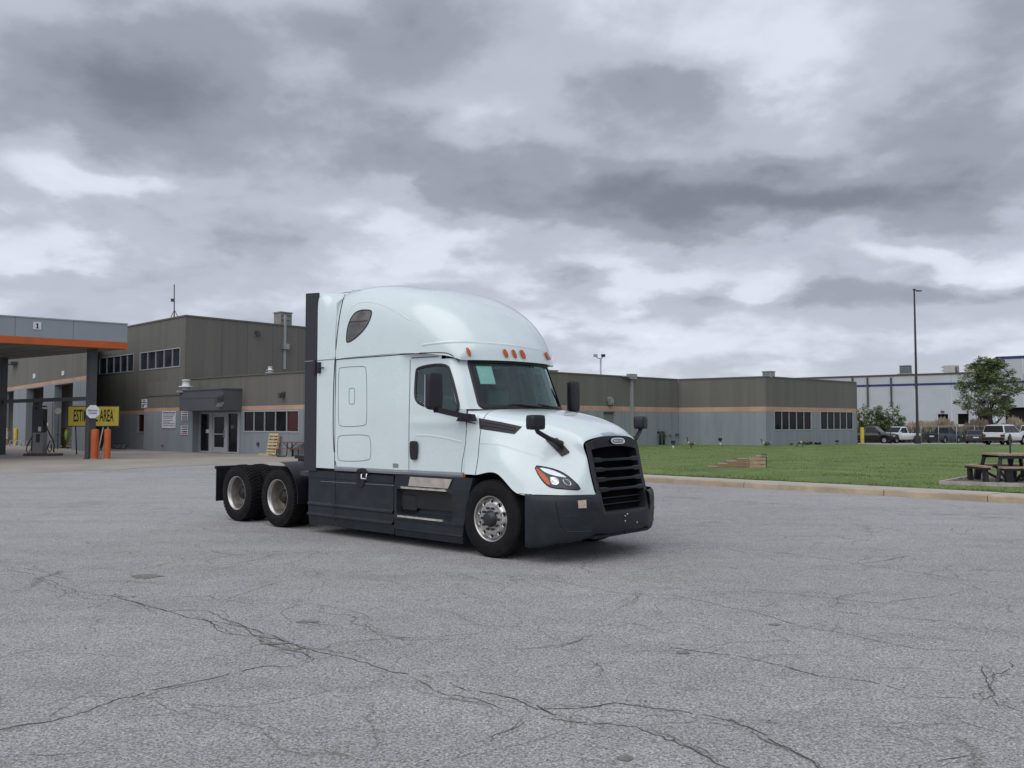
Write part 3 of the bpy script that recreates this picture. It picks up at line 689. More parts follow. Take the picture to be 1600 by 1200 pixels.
def surf_net(net, n, m):
    r = [refine(row, m) for row in net]; cols = [refine([r[i][j] for i in range(len(r))], n) for j in range(len(r[0]))]
    return [[cols[j][i] for j in range(len(cols))] for i in range(len(cols[0]))]
HN = surf_net(NET, 8, 8); H = MB()
ncen = len(HN[0])
full = [[(p[0], -p[1], p[2]) for p in reversed(r)] + [tuple(p) for p in r[1:]] for r in HN]
H.grid(full)
# arch edge return
for side in (0, -1):
    e = [r[side] for r in full]; H.grid([e, [(p[0], p[1] * 0.93, p[2] + 0.015) for p in e]], sm=False)
solid(H); H.build('hood', PAINT, truck)
# cowl between the doors and the hood
CA = refine([(-.46, 0, 1.95), (-.50, .45, 1.95), (-.60, .93, 1.955), (-.525, 1.075, 1.90), (-.525, 1.105, 1.60), (-.525, 1.118, 1.32), (-.525, 1.138, 1.075)], 8)
CB = [(p[0] - .012, p[1], p[2]) for p in HN[0]]; CW = MB(); crow = []
for k in range(7):
    t = k / 6; r = [tuple(a + (b - a) * t for a, b in zip(p, q)) for p, q in zip(CA, CB)]; crow.append([(p[0], -p[1], p[2]) for p in reversed(r)] + r[1:])
CW.grid(crow); solid(CW); CW.build('cowl_panel', PAINT, truck)
# raised centre bulge of the hood with soft shoulders, part of the pressing
# grille shell
def mirror(P): return [(p[0], -p[1], p[2]) for p in P]
GF = MB()
def gx(z): return interp(z, [(0.56, 1.335), (0.86, 1.275), (1.11, 1.205), (1.32, 1.16), (1.513, 1.115), (1.60, 1.165), (1.62, 1.17)])
outer = [(.600, 1.508), (.594, 1.32), (.587, 1.11), (.580, .96), (.574, .862), (.555, .70), (.53, .575)]
inner = [(.515, 1.425), (.512, 1.30), (.508, 1.10), (.505, .95), (.500, .86), (.488, .72), (.465, .64)]
def topz(y): return 1.512 + 0.095 * (1 - (abs(y) / .6) ** 2.2)
def bowx(y): return 0.045 * (1 - (abs(y) / .6) ** 2)
ring_o = [(gx(z) + .012 + bowx(y), y, z) for y, z in outer]; ring_i = [(gx(z) + .014 + bowx(y), y, z) for y, z in inner]
N = 14; top_o = []; top_i = []; bot_o = []; bot_i = []
for k in range(N + 1):
    y = .6 - 1.2 * k / N; top_o.append((1.127 + 0.06 * (1 - (abs(y) / .6) ** 2), y, topz(y)))
    yi = .515 - 1.03 * k / N; top_i.append((1.145 + 0.05 * (1 - (abs(yi) / .515) ** 2), yi, 1.425 + .045 * (1 - (abs(yi) / .515) ** 2)))
    bot_o.append((1.347 + bowx(y), y * .53 / .6, .572)); bot_i.append((1.338 + bowx(yi), yi * .465 / .515, .64))
loop_o = [p for p in reversed(ring_o)] + top_o[1:-1] + [(p[0], -p[1], p[2]) for p in ring_o] + list(reversed(bot_o))[1:-1]
loop_i = [p for p in reversed(ring_i)] + top_i[1:-1] + [(p[0], -p[1], p[2]) for p in ring_i] + list(reversed(bot_i))[1:-1]
back = [(p[0] - .12, p[1] * .98, p[2]) for p in loop_i]
front_o = [(p[0] + .012, p[1] * .985, p[2] - .002) for p in loop_o]
GF.grid([loop_o, front_o, loop_i, back], sm=False, closed=True); GF.build('grille_surround', BLACKP, truck)
gm = MB(); gm.grid([[(gx(z) - .10 + bowx(y), y, z) for y in [-.53 + 1.06 * i / 12 for i in range(13)]] for z in [.60 + .88 * j / 14 for j in range(15)]])
gm.build('grille_mesh', mat('grille_mesh_black', (0.003, 0.003, 0.004), 0.9, 0, 0.4, 120, 0.3, 160, spec=0.08), truck)
for zc in (1.292, 1.168, 1.042, .915):
    b = MB(); rows = []
    for k in range(25):
        y = -.515 + 1.03 * k / 24; a = abs(y); hw = 0.014 + (0.014 if a > .37 else 0.014 * sstep(.32, .37, a)); x = gx(zc) + bowx(y)
        rows.append([(x - .07, y, zc + hw * .5), (x + .006, y, zc + hw + .004), (x + .020, y, zc + hw * .6), (x + .016, y, zc - hw), (x - .06, y, zc - hw - .006)])
    b.grid(rows, sm=False); b.build('grille_bar', BLACKP, truck)
vb = MB()
for y in [-.46 + .0575 * i for i in range(17)]:
    vb.box(1.03, 1.042, y - .003, y + .003, .93, 1.42)
vb.build('grille_core', mat('radiator_fins', (0.006, 0.006, 0.007), 0.7), truck)
# lower intake: mesh bars below the last slat
for zc in (.80, .72):
    b = MB(); b.box(gx(zc) - .05, gx(zc) - .035, -.47, .47, zc - .006, zc + .006); b.build('intake_bar', BLACKM, truck)
# badge
bd = MB(); 
def oval(a, b, x, n=40, e=3.2): return [(x, a * sup(cos(2 * pi * k / n), e), b * sup(sin(2 * pi * k / n), e)) for k in range(n)]
bd.grid([oval(.155, .042, 0), oval(.155, .042, .012), oval(.148, .037, .016), oval(.135, .028, .016), oval(.132, .026, .010)], sm=False, closed=True)
BX = 1.213; BMt = Matrix.Translation((BX, 0, 1.532)) @ Matrix.Rotation(radians(-14), 4, 'Y')
o = bd.build('badge', CHROME, truck); o.matrix_local = BMt
bf = MB(); bf.f.append(list(range(40))); bf.v = oval(.133, .027, .011); bf.m = [0]; bf.smooth = [False]
q = bf.build('badge_field', mat('badge_dark', (0.02, 0.03, 0.045), 0.3), o, flip=False)
RX = Matrix(((0, 0, 1, 0), (1, 0, 0, 0), (0, 1, 0, 0), (0, 0, 0, 1)))      # text plane x,y -> body y,z facing +x
text_mesh('badge_lettering', 'FREIGHTLINER', 0.044, CHROME, o, Matrix.Translation((.013, 0, 0)) @ RX, 0.74, 0.0015, 0.0008)
# bumper
BP = [(.62, 1.20), (.70, 1.205), (.85, 1.175), (1.0, 1.115), (1.12, 1.02), (1.22, .88), (1.30, .70), (1.36, .55), (1.395, .40), (1.415, .2), (1.42, 0)]
def bump_row(z, inset, ys0=0.0, ez=0):
    pts = refine([(a, b) for a, b in BP], 3); r = []
    for (x, y) in pts:
        r.append((x - inset * .8 * (1 - y / 1.3) - (inset * .3), y - inset * .5 * (y / 1.2), z))
    return r
bz = [(.862, .055), (.835, .02), (.79, .0), (.70, -.006), (.60, .0), (.52, .004), (.47, .012), (.40, .03), (.355, .07), (.33, .16)]
def brow(z, ins):
    r = bump_row(z, ins); out = []
    for (x, y, zz) in r:
        k = sstep(.86, 1.06, y)
        # the outer ends run down lower than the middle
        zlow = zz - (.07 + .10 * sstep(1.0, 1.2, y)) * sstep(.55, .34, zz) * sstep(.45, 1.05, y)
        out.append((x, y, zlow))
    return out
BU = MB()
for s in (-1, 1):
    rows = [brow(z, i) for z, i in bz]
    o = len(BU.v); nc = len(rows[0]); BU.v += [(p[0], s * p[1], p[2]) for r in rows for p in r]
    for j in range(len(rows) - 1):
        for i in range(nc - 1):
            y = (rows[j][i][1] + rows[j][i + 1][1]) / 2; z = (bz[j][0] + bz[j + 1][0]) / 2
            if y < .555 and z > .585: continue
            k = o + j * nc + i; BU.f.append([k, k + 1, k + nc + 1, k + nc]); BU.m.append(0); BU.smooth.append(True)
    e = [(r[0][0], s * r[0][1], r[0][2]) for r in rows]; BU.grid([e, [(p[0], p[1] * .8, p[2]) for p in e]], sm=False)
solid(BU); BU.build('bumper', SLATE, truck)
ud = MB()
for s in (-1, 1): ud.prism([(.85, .30), (1.28, .30), (1.33, .345), (.85, .36)], s * .02, s * .62, 'xz')
ud.box(.66, 1.0, -.86, .86, .26, .33); ud.box(1.1, 1.30, -.42, .42, .315, .42)
ud.build('lower_air_dam', BLACKM, truck)
dk = MB(); dk.grid([[(1.0, y, z) for y in (-.8, 0, .8)] for z in (.35, .86)]); dk.build('front_bulkhead', BLACKM, truck)
# skirts
def skirt_section(x, z):
    return 1.20 + 0.012 * sstep(.5, .3, z) * 0
SK = MB()
def skirt_panel(mb, x0, x1, prof, s):
    mb.grid([[(x, s * y, z) for y, z in prof] for x in (x0, x1)], sm=False)
profA = [(1.10, 1.005), (1.185, 1.004), (1.20, .99), (1.203, .895), (1.196, .885), (1.199, .50), (1.222, .475), (1.222, .455), (1.197, .44), (1.197, .335), (1.232, .305), (1.232, .292), (1.195, .285), (1.175, .14), (1.13, .135)]
for s in (-1, 1):
    A = MB(); skirt_panel(A, -4.06, -3.345, profA, s); skirt_panel(A, -3.335, -1.93, profA, s)
    A.box(-4.06, -4.055, s * .6, s * 1.19, .2, 1.0); solid(A); A.build('side_skirt', SLATE, truck)
    # step panel with two recessed steps
    B = MB(); P = [(-1.915, .14), (-.60, .125), (-.52, .16), (-.44, .45), (-.38, .80), (-.34, 1.05), (-1.915, 1.03)]
    pr = [(1.14, 1.03), (1.175, 1.02), (1.19, .86), (1.20, .845), (1.20, .815), (1.075, .79), (1.075, .47), (1.205, .425), (1.21, .385), (1.20, .345), (1.20, .25), (1.218, .235), (1.19, .225), (1.165, .13), (1.12, .13)]
    xs = [-1.915, -1.845]; 
    full_pr = [(1.14, 1.03), (1.185, 1.02), (1.20, .86), (1.20, .845), (1.20, .815), (1.20, .79), (1.20, .47), (1.205, .425), (1.21, .385), (1.20, .345), (1.20, .25), (1.218, .235), (1.19, .225), (1.165, .13), (1.12, .13)]
    B.grid([[(x, s * y, z) for y, z in q_] for x, q_ in ((-1.915, full_pr), (-1.86, full_pr), (-1.83, pr), (-.78, pr), (-.70, full_pr), (-.56, full_pr))], sm=False)
    B.grid([[(-.56, s * y, z) for y, z in full_pr], [(interp(z, [(.13, -.535), (.45, -.47), (.8, -.39), (1.03, -.33)]), s * (y - .015), z) for y, z in full_pr], [(interp(z, [(.13, -.535), (.45, -.47), (.8, -.39), (1.03, -.33)]), s * .85, z) for y, z in full_pr]], sm=False)
    solid(B); B.build('step_fairing', SLATE, truck)
    for (xa, xb, z, y0, y1) in ((-1.74, -.80, .848, 1.12, 1.222), (-1.80, -.86, .432, 1.10, 1.232)):
        t = MB(); t.box(xa, xb, min(s * y0, s * y1), max(s * y0, s * y1), z - .022, z)
        yy = s * y1
        for k in range(30):
            x = xa + (xb - xa) * (k + .5) / 30; t.box(x - .006, x + .006, yy - .012, yy + .006, z - .018, z + .008)
            t.box(x - .006, x + .006, s * (y0 + .05) - .012, s * (y0 + .05) + .012, z, z + .008)
        t.build('step', STEPM, truck)
    kp_ = MB(); kp_.prism([(-1.56, 1.0), (-.70, 1.0), (-.78, .868), (-1.60, .868)], s * 1.196, s * 1.206); kp_.build('kick_plate', mat('brushed_kick_plate', (0.70, 0.64, 0.56), 0.38, 0.85, 0.15, 6, dirt=((0.45, 0.28, 0.16), 4, 0.5, (1, 1, .4))), truck) if s == -1 else inst(bpy.data.objects['kick_plate'], 'kick_plate', truck, (0, 2.402, 0))
    bx = MB(); bx.box(-1.80, -1.50, min(s * 1.07, s * 1.15), max(s * 1.07, s * 1.15), .50, .74, bev=.02); bx.box(-1.77, -1.60, min(s * 1.15, s * 1.156), max(s * 1.15, s * 1.156), .62, .63); bx.build('battery_box', BLACKP, truck)
    # rocker trim and cab sill
    tr = MB(); tr.grid([[(x, s * (ybase(x) + dy + k), z) for dy, z in ((-.02, 1.095), (.004, 1.092), (.010, 1.06), (.004, 1.028), (-.04, 1.022))] for x, k in ((-3.335, 0), (-1.9, 0), (-1.62, .005), (-.9, .02), (-.56, .02))], sm=False); solid(tr); tr.build('sill_trim', SILVER, truck)
    al = MB(); al.box(-.555, -.525, min(s * 1.10, s * 1.135), max(s * 1.10, s * 1.135), 1.03, 1.095, bev=.006); al.build('side_marker_lamp', AMBER, truck)
# gap dark filler behind skirt top
fl = MB(); fl.box(-3.9, -.6, -1.13, 1.13, .55, 1.07); fl.box(-3.9, -.6, -1.06, 1.06, .2, .55); fl.build('chassis_boxes', BLACKM, truck)
# side extenders: white band plus black flexible trailing edge
for s in (-1, 1):
    W_ = MB(); rows = []
    for k in range(9):
        x = -3.825 + (3.825 - 3.345) * k / 8
        zt = interp(x, [(-3.83, 3.925), (-3.65, 3.93), (-3.5, 3.945), (-3.34, 3.965)]); w = 1.22; n = interp(x, [(-3.83, 15), (-3.6, 6.5), (-3.34, 4.6)])
        tmax = 1.25
        r = fair_row(x, zt, w, 0, n, 2.79, 18, 0.0, tmax); r = [(x, w * -1 + 0.0, 1.055 + (2.79 - 1.055) * j / 6) for j in range(6)] + r
        if s == 1: r = [(p[0], -p[1], p[2]) for p in r]
        rows.append(r)
    W_.grid(rows); W_.grid([[(p[0] + .0, p[1] * .975, p[2] - (.02 if p[2] > 3 else 0)) for p in r] for r in rows]); W_.grid([rows[0], [(p[0], p[1] * .975, p[2] - .0) for p in rows[0]]], sm=False)
    solid(W_); W_.build('side_extender', PAINT, truck)
    K_ = MB(); ya, yb = sorted((s * 1.185, s * 1.222)); K_.prism([(-4.165, 1.0), (-3.83, 1.0), (-3.83, 3.905), (-4.165, 3.925)], ya, yb); solid(K_); K_.build('extender_edge', mat('dark_rubber_extender', (0.022, 0.024, 0.032), 0.6, 0, 0.1, 4) if s == -1 else bpy.data.materials['dark_rubber_extender'], truck)
    j_ = MB(); ya, yb = sorted((s * 1.2225, s * 1.226)); j_.box(-4.165, -3.345, ya, yb, 2.788, 2.800); j_.build('extender_joint', SILVER, truck)
    hg = MB(); ya, yb = sorted((s * 1.20, s * 1.25)); hg.box(-3.90, -3.84, ya, yb, 2.56, 2.80); hg.box(-3.78, -3.72, ya, s * 1.26 if s > 0 else yb, 2.58, 2.76) if s > 0 else hg.box(-3.78, -3.72, -1.26, -1.2, 2.58, 2.76); hg.tube([(-3.75, s * 1.25, 2.67), (-3.58, s * 1.27, 2.66)], .012, 6); hg.build('extender_bracket', BLACKP, truck)
rb = MB(); rb.box(-3.9, -3.32, -.75, .75, 3.90, 3.955); rb.build('roof_rear_deflector', BLACKP, truck)
# roof cap hatch line
BVT = BVHTree.FromPolygons(surf_v, surf_f)
EYL = TMI @ EYE
def cast(px, py):
    d = (TMI.to_3x3() @ ray(px, py)).normalized(); h, n, i, t = BVT.ray_cast(EYL, d)
    if h is None: return None
    if n.dot(d) > 0: n = -n
    return h, n
def patch(name, px_poly, m, off=0.004, thick=0.0, cuts=2, parent=truck, mirror_far=False, crisp=True):
    bm = bmesh.new(); vs = [bm.verts.new((x, -y, 0)) for x, y in px_poly]; bm.faces.new(vs)
    bmesh.ops.triangulate(bm, faces=bm.faces[:])
    for _ in range(cuts): bmesh.ops.subdivide_edges(bm, edges=bm.edges[:], cuts=1, use_grid_fill=True)
    bmesh.ops.triangulate(bm, faces=bm.faces[:])
    ok = True; hits = {}; cent = None
    for v in bm.verts: hits[v] = cast(v.co.x, -v.co.y)
    good = [h for h in hits.values() if h]
    if not good: bm.free(); return None
    avg = sum((h[0] for h in good), Vector()) / len(good)
    for v in bm.verts:
        h = hits[v]
        if h is None: h = min(good, key=lambda g: 0) ; v.co = avg; continue
        v.co = h[0] + h[1] * off
    bmesh.ops.recalc_face_normals(bm, faces=bm.faces)
    if thick:
        r = bmesh.ops.solidify(bm, geom=bm.faces[:], thickness=thick); bmesh.ops.recalc_face_normals(bm, faces=bm.faces)
    me = bpy.data.meshes.new(name); bm.to_mesh(me); bm.free(); me.materials.append(m)
    o = bpy.data.objects.new(name, me); C.objects.link(o); o.parent = parent
    if mirror_far:
        me2 = me.copy(); me2.transform(Matrix.Diagonal((1, -1, 1, 1))); me2.flip_normals(); o2 = bpy.data.objects.new(name, me2); C.objects.link(o2); o2.parent = parent
    return o
def densify(P, closed=True, step=3.0):
    out = []; n = len(P)
    for i in range(n if closed else n - 1):
        a, b = Vector(P[i]), Vector(P[(i + 1) % n]); k = max(1, int((b - a).length / step))
        out += [a.lerp(b, j / k) for j in range(k)]
    if not closed: out.append(Vector(P[-1]))
    return out
def smooth_px(P, closed=True, it=2):
    P = [Vector(p) for p in P]
    for _ in range(it):
        Q = []; n = len(P)
        for i in range(n if closed else n - 1):
            a, b = P[i], P[(i + 1) % n]; Q += [a * .75 + b * .25, a * .25 + b * .75]
        if not closed: Q = [P[0]] + Q + [P[-1]]
        P = Q
    return [tuple(p) for p in P]
def seam(name, px, w=0.007, m=SEAM, off=0.003, closed=False, mirror_far=True, parent=truck, step=3.0, height=0.0):
    pts = [cast(p[0], p[1]) for p in densify(px, closed, step)]; pts = [p for p in pts if p]
    if closed: pts.append(pts[0])
    mb = MB(); L = []
    for i, (h, n) in enumerate(pts):
        d = (pts[min(i + 1, len(pts) - 1)][0] - pts[max(i - 1, 0)][0]).normalized(); b = n.cross(d).normalized() * w / 2
        L.append((h + n * off - b, h + n * (off + height) , h + n * off + b) if height else (h + n * off - b, h + n * off + b))
    L = [l for l in L]
    mb.grid([list(l) for l in L], sm=False); o = mb.build(name, m, parent, flip=False)
    if mirror_far:
        q = MB(); q.grid([[Vector((p.x, -p.y, p.z)) for p in l] for l in L], sm=False); q.build(name, m, parent, flip=False)
    return o
# seams
seam('panel_gap', smooth_px([(559, 449), (548, 451), (538, 460), (531, 490), (526, 530), (523.5, 562), (521.5, 600), (520.5, 650), (521, 690), (523, 716), (525, 728)], False), 0.022)
seam('panel_gap', smooth_px([(524, 562), (560, 559), (610, 555.5), (650, 551.8), (690, 550.5), (704, 553), (712, 560), (718, 566)], False), 0.013)
seam('door_gap', smooth_px([(641, 562), (640.5, 600), (639, 660), (639, 737)], False, 1), 0.008)
seam('door_gap', smooth_px([(728.5, 672), (728, 690), (725, 708), (722, 722), (721, 741)], False, 2), 0.008)
seam('drip_rail', smooth_px([(643, 559.5), (668, 557.8), (691, 557.2)], False, 1), 0.012, off=.006, height=.004)
for P in ([(529, 577), (532, 574), (568, 572), (573, 575), (573.5, 660), (570, 665.5), (532, 667), (528.5, 661)], [(527.5, 684), (532, 680), (573, 679), (579, 684), (580, 713), (576, 720), (532, 721), (527.5, 716)], [(545.5, 608), (547, 606.5), (553, 606.5), (554.5, 608), (554, 630), (552, 631.5), (547, 631.5), (545.5, 630)]):
    seam('hatch_outline', smooth_px(P, True, 2), 0.009, closed=True, height=0.002, m=mat('seam_soft', (0.16, 0.18, 0.19), 0.6) if 'seam_soft' not in bpy.data.materials else bpy.data.materials['seam_soft'])
# sleeper window
sw = smooth_px([(541, 533.5), (543, 510), (551, 492), (562, 484.5), (580, 484.5), (581.5, 490), (576, 505), (566, 519), (552, 531), (544, 535)], True, 2)
patch('sleeper_window', sw, mat('sleeper_pane', (0.13, 0.122, 0.112), 0.10, 0, 0.5, 3, spec=0.7), 0.004, 0, 2, mirror_far=True)  # brownish contents and pale reflections are both painted into the pane colour
seam('sleeper_window_seal', sw, 0.020, BLACKP, 0.006, closed=True, height=.005)
seam('sleeper_window_bar', [(546.5, 503.5), (575, 501)], 0.012, BLACKP, 0.008)
seam('roof_crease', smooth_px([(541, 500), (548, 482), (560, 473), (580, 471.5), (600, 477), (622, 488), (640, 500)], False, 2), 0.03, PAINT, -0.002, height=.007)
# door handle
patch('door_handle', smooth_px([(643.5, 692), (645, 689), (653, 689), (655, 692), (654, 715), (652, 718.5), (646, 718.5), (644, 714)], True, 2), BLACKP, 0.022, -0.024, 1, mirror_far=True)
patch('door_marking_plate', [(646.5, 725.5), (655, 726), (655, 731), (646.5, 730)] if False else [(646, 726), (655, 726.5), (655, 731.5), (646, 731)], SILVER, 0.004, 0, 1, mirror_far=False) if False else None
patch('sleeper_plate', [(614, 724), (622.5, 724.5), (622.5, 731), (614, 730.5)], SILVER, 0.004, 0, 1)
# side window glass and seal
def side_surface(P, off, s): return [(x, s * (yside(x, z) + off), z) for x, z in P]
def smoothpoly(P, it=2): return smooth_px(P, True, it)
WINs = smoothpoly(WIN, 2)
def ybody(x, z):
    if x < -0.96 : return yside(x, z)
    v = (z - ZB) / (ZT - ZB); best = None
    for i in range(72 * 2, 201):
        p = cabpt(i / 200, v)
        if best is None or abs(p[0] - x) < abs(best[0] - x): best = p
    return best[1]
for s in (-1, 1):
    g = MB(); inn = shrink(WINs, -0.005); cx = sum(p[0] for p in inn) / len(inn); cz = sum(p[1] for p in inn) / len(inn)
    vs = [(x, s * (ybody(x, z) - .004), z) for x, z in inn] + [(cx, s * (ybody(cx, cz) - .004), cz)]
    g.add(vs, [(i, (i + 1) % len(inn), len(inn)) for i in range(len(inn))], 0, False); g.build('side_window', SIDEG, truck)
    k = MB(); o1 = shrink(WINs, -0.022); i1 = shrink(WINs, 0.022)
    k.grid([[(x, s * (ybody(x, z) + .003), z) for x, z in o1], [(x, s * (ybody(x, z) + .012), z) for x, z in shrink(WINs, 0)], [(x, s * (ybody(x, z) + .004), z) for x, z in i1], [(x, s * (ybody(x, z) - .05), z) for x, z in i1]], sm=False, closed=True)
    k.build('side_window_seal', BLACKP, truck)
# windscreen
g = MB(); rows = []
for j in range(15):
    v = .015 + .965 * j / 14; rows.append([(cabpt(abs(i) / 30 * .72, v)[0] - .006, cabpt(abs(i) / 30 * .72, v)[1] * (1 if i > 0 else -1), ZB + (ZT - ZB) * v) for i in range(-30, 31)])
g.grid(rows); g.build('windscreen', WSG, truck)
def wsring(mu):
    P = []; U, V0, V1, ru, rv = .965 - mu, .045 + mu * 1.3, .955 - mu * 1.3, .075, .13
    def add(a, b): P.append((a, b))
    for k in range(24): add(-U + ru + (2 * U - 2 * ru) * k / 24, V0)
    for k in range(7): t = -pi / 2 + pi / 2 * k / 6; add(U - ru + ru * cos(t), V0 + rv + rv * sin(t))
    for k in range(1, 8): add(U, V0 + rv + (V1 - V0 - 2 * rv) * k / 8)
    for k in range(7): t = pi / 2 * k / 6; add(U - ru + ru * cos(t), V1 - rv + rv * sin(t))
    for k in range(24): add(U - ru - (2 * U - 2 * ru) * k / 24, V1)
    for k in range(7): t = pi / 2 + pi / 2 * k / 6; add(-U + ru + ru * cos(t), V1 - rv + rv * sin(t))
    for k in range(1, 8): add(-U, V1 - rv - (V1 - V0 - 2 * rv) * k / 8)
    for k in range(7): t = pi + pi / 2 * k / 6; add(-U + ru + ru * cos(t), V0 + rv + rv * sin(t))
    return P
def wspt(u, v, off):
    x, y = cabpt(min(1.0, abs(u) * .72), v); return (x + off, math.copysign(y, u) + math.copysign(off * .4 * abs(u), u), ZB + (ZT - ZB) * v + off * .3)
k = MB(); k.grid([[wspt(u, v, .004) for u, v in wsring(-.035)], [wspt(u, v, .016) for u, v in wsring(-.015)], [wspt(u, v, .010) for u, v in wsring(.028)], [wspt(u, v, -.02) for u, v in wsring(.030)]], sm=False, closed=True)
k.build('windscreen_seal', BLACKP, truck)
# paper, sensor box, toll tag on the inside of the windscreen
def wsquad(name, u0, u1, v0, v1, m, off=-.018, sk=0.0):
    mb = MB(); mb.grid([[wspt(u0 + (u1 - u0) * i / 4 + sk * j / 3, v0 + (v1 - v0) * j / 3, off) for i in range(5)] for j in range(4)], sm=False); return mb.build(name, m, truck, flip=False)
wsquad('windscreen_paper', -.88, -.66, .50, .86, PAPER, -.012, 0.0)
wsquad('windscreen_sensor_box', -.03, .16, .70, .95, BLACKP, -.014)
wsquad('windscreen_sticker', .25, .62, .87, .91, PAPER, -.013)
# wipers
for (a, b, c) in (((.30, .03), (-.20, .06), (-.55, .10)), ((.72, .03), (.25, .06), (.02, .10))):
    w = MB(); w.tube([wspt(a[0], a[1], .03), wspt(b[0], b[1], .045), wspt((b[0] + c[0]) / 2, (b[1] + c[1]) / 2, .035)], [.012, .010, .006], 6)
    w.tube([wspt(b[0] + .22, b[1] - .015, .026), wspt(b[0], b[1] + .01, .026), wspt(c[0], c[1], .026)], .009, 6); w.build('wiper', BLACKP, truck)
# interior
i_ = MB(); i_.box(-1.70, -1.60, -1.02, 1.02, 1.2, 2.75); i_.box(-1.6, -.5, -1.05, 1.05, 1.2, 1.3); i_.build('cab_rear_curtain', INTER2, truck)
i_ = MB(); i_.prism([(-.95, 1.7), (-.85, 1.99), (-.62, 2.02), (-.56, 1.985), (-.56, 1.7)], -.86, .86); i_.prism([(-.56, 1.7), (-.56, 1.98), (-.36, 1.965), (-.36, 1.7)], -.50, .50); i_.build('dashboard', INTER, truck)
i_ = MB(); i_.box(-1.6, -.75, -1.0, 1.0, 2.66, 2.70); i_.build('headliner', mat('headliner', (0.20, 0.22, 0.22), .9), truck)
for y in (-.55, .55):
    i_ = MB(); i_.box(-1.45, -.98, y - .25, y + .25, 1.55, 1.70, bev=.05); i_.box(-1.52, -1.38, y - .24, y + .24, 1.68, 2.30, bev=.05); i_.box(-1.50, -1.40, y - .13, y + .13, 2.33, 2.50, bev=.04); i_.build('seat', INTER, truck)
sw_ = MB(); cc = Vector((-.80, .52, 2.03)); ax = Vector((-.75, 0, .66)).normalized(); a1 = Vector((0, 1, 0)); a2 = ax.cross(a1)
sw_.tube([cc + (a1 * cos(t) + a2 * sin(t)) * .23 for t in [2 * pi * k / 24 for k in range(25)]], .017, 8); sw_.tube([cc - a1 * .22, cc + a1 * .22], .018, 6); sw_.tube([cc, cc - ax * .3], .03, 6); sw_.build('steering_wheel', BLACKP, truck)
sv = MB(); sv.box(-.74, -.72, .2, .82, 2.52, 2.66); sv.build('sun_visor', INTER, truck); sv = MB(); sv.box(-.74, -.72, -.82, -.2, 2.56, 2.66); sv.build('sun_visor', INTER, truck)
# marker lamps on the brow
for P in ([(727.5, 544.5), (731, 543.8), (735, 550), (735.5, 557), (733, 557.5), (729, 551)], [(784.5, 546.5), (788.5, 546), (792.5, 554), (793, 559), (790, 559.3), (786, 553)], [(798, 547), (801.5, 546.8), (805.5, 555), (806, 560), (803.5, 560), (799.5, 553)], [(810.5, 547.5), (814.5, 547.3), (819, 555), (819.5, 561), (816.5, 561), (812, 554)], [(849.5, 551), (852, 550.5), (857.5, 560), (858, 563), (855.5, 562.5), (851, 556)]):
    patch('roof_marker_lamp', smooth_px(P, True, 1), AMBER, 0.014, -0.016, 1)
# hood details
for sgn in (0,):
    vt = patch('hood_side_vent', [(748.5, 653.5), (782, 659.5), (816, 666.8), (804, 678.5), (775, 674), (749.5, 670)], BLACKP, 0.006, 0, 2, mirror_far=True)
    for dy in (5, 10):
        seam('vent_slat', [(751, 653.5 + dy), (780, 659 + dy * .95), (806, 665.5 + dy * .8)], .014, mat('vent_slat_black', (.03, .03, .036), .5) if 'vent_slat_black' not in bpy.data.materials else bpy.data.materials['vent_slat_black'], .010, height=.006)
seam('hood_crease', smooth_px([(749, 692), (780, 694), (815, 706), (850, 714)], False, 2), .05, PAINT, -.003, height=.008)
cow = patch('cowl_marking', [(730, 658.6), (743.5, 661.6), (743.5, 662.8), (730, 660)], BLACKT, .004, 0, 1)
# headlight
seam('brow_crease', smooth_px([(660, 539), (690, 535), (722, 533.5), (762, 536), (805, 540), (842, 546)], False, 2), .07, PAINT, -.004, height=.012, mirror_far=False)
seam('door_crease', smooth_px([(650, 680), (670, 680.5), (695, 684), (722, 691)], False, 2), .07, PAINT, -.004, height=.009)
seam('wing_lower_trim', smooth_px([(810, 771.5), (840, 773), (880, 775.5), (928, 778.5)], False, 1), .030, BLACKM, -.004, height=.006)
hl = smooth_px([(834.5, 727.5), (850, 729.5), (868, 733.5), (884, 741), (897, 752), (904, 759), (907.5, 765.5), (890, 765), (862, 762.5), (853, 757.5), (842, 744)], True, 1)
patch('headlight', hl, mat('headlight_housing', (0.035, 0.037, 0.042), .3, 0, .1, 10), 0.004, 0, 3, mirror_far=True)
patch('turn_signal', smooth_px([(836, 729.5), (842, 734), (850, 741), (856.5, 748), (860.5, 757.5), (857, 758.5), (849, 751), (842, 742)], True, 1), AMBER, .010, 0, 2, mirror_far=True)
patch('headlight_brow', smooth_px([(842, 730.5), (862, 734.2), (878, 741.5), (887, 747), (872, 745), (856, 740.5), (848, 736)], True, 1), mat('lamp_reflector', (.62, .70, .74), .15, .3, .1, 20), .011, 0, 2, mirror_far=True)
patch('headlight_lens', smooth_px([(859, 745.5), (868, 746), (873, 750), (873.5, 756), (869, 758.5), (862, 757), (860, 751)], True, 2), mat('projector_lens', (.55, .60, .63), .08, .6, .5, 30), .013, 0, 2, mirror_far=True)
hp2 = smooth_px([(879.5, 749), (886, 749.5), (891.5, 754), (892, 759), (887, 759.5), (881, 755)], True, 2)
patch('headlight_lens', hp2, mat('projector_dark', (.05, .055, .06), .1, .2), .012, 0, 1, mirror_far=True)
seam('headlight_ring', hp2, .014, bpy.data.materials['projector_lens'], .015, closed=True, height=.004)
seam('headlight_edge', hl, .012, BLACKP, .006, closed=True, height=.006)
patch('hood_vent_pad', [(893, 657), (901, 650.5) if False else (899, 652), (884, 648), (880, 650.5)], SILVER, .003, 0, 1) if False else None
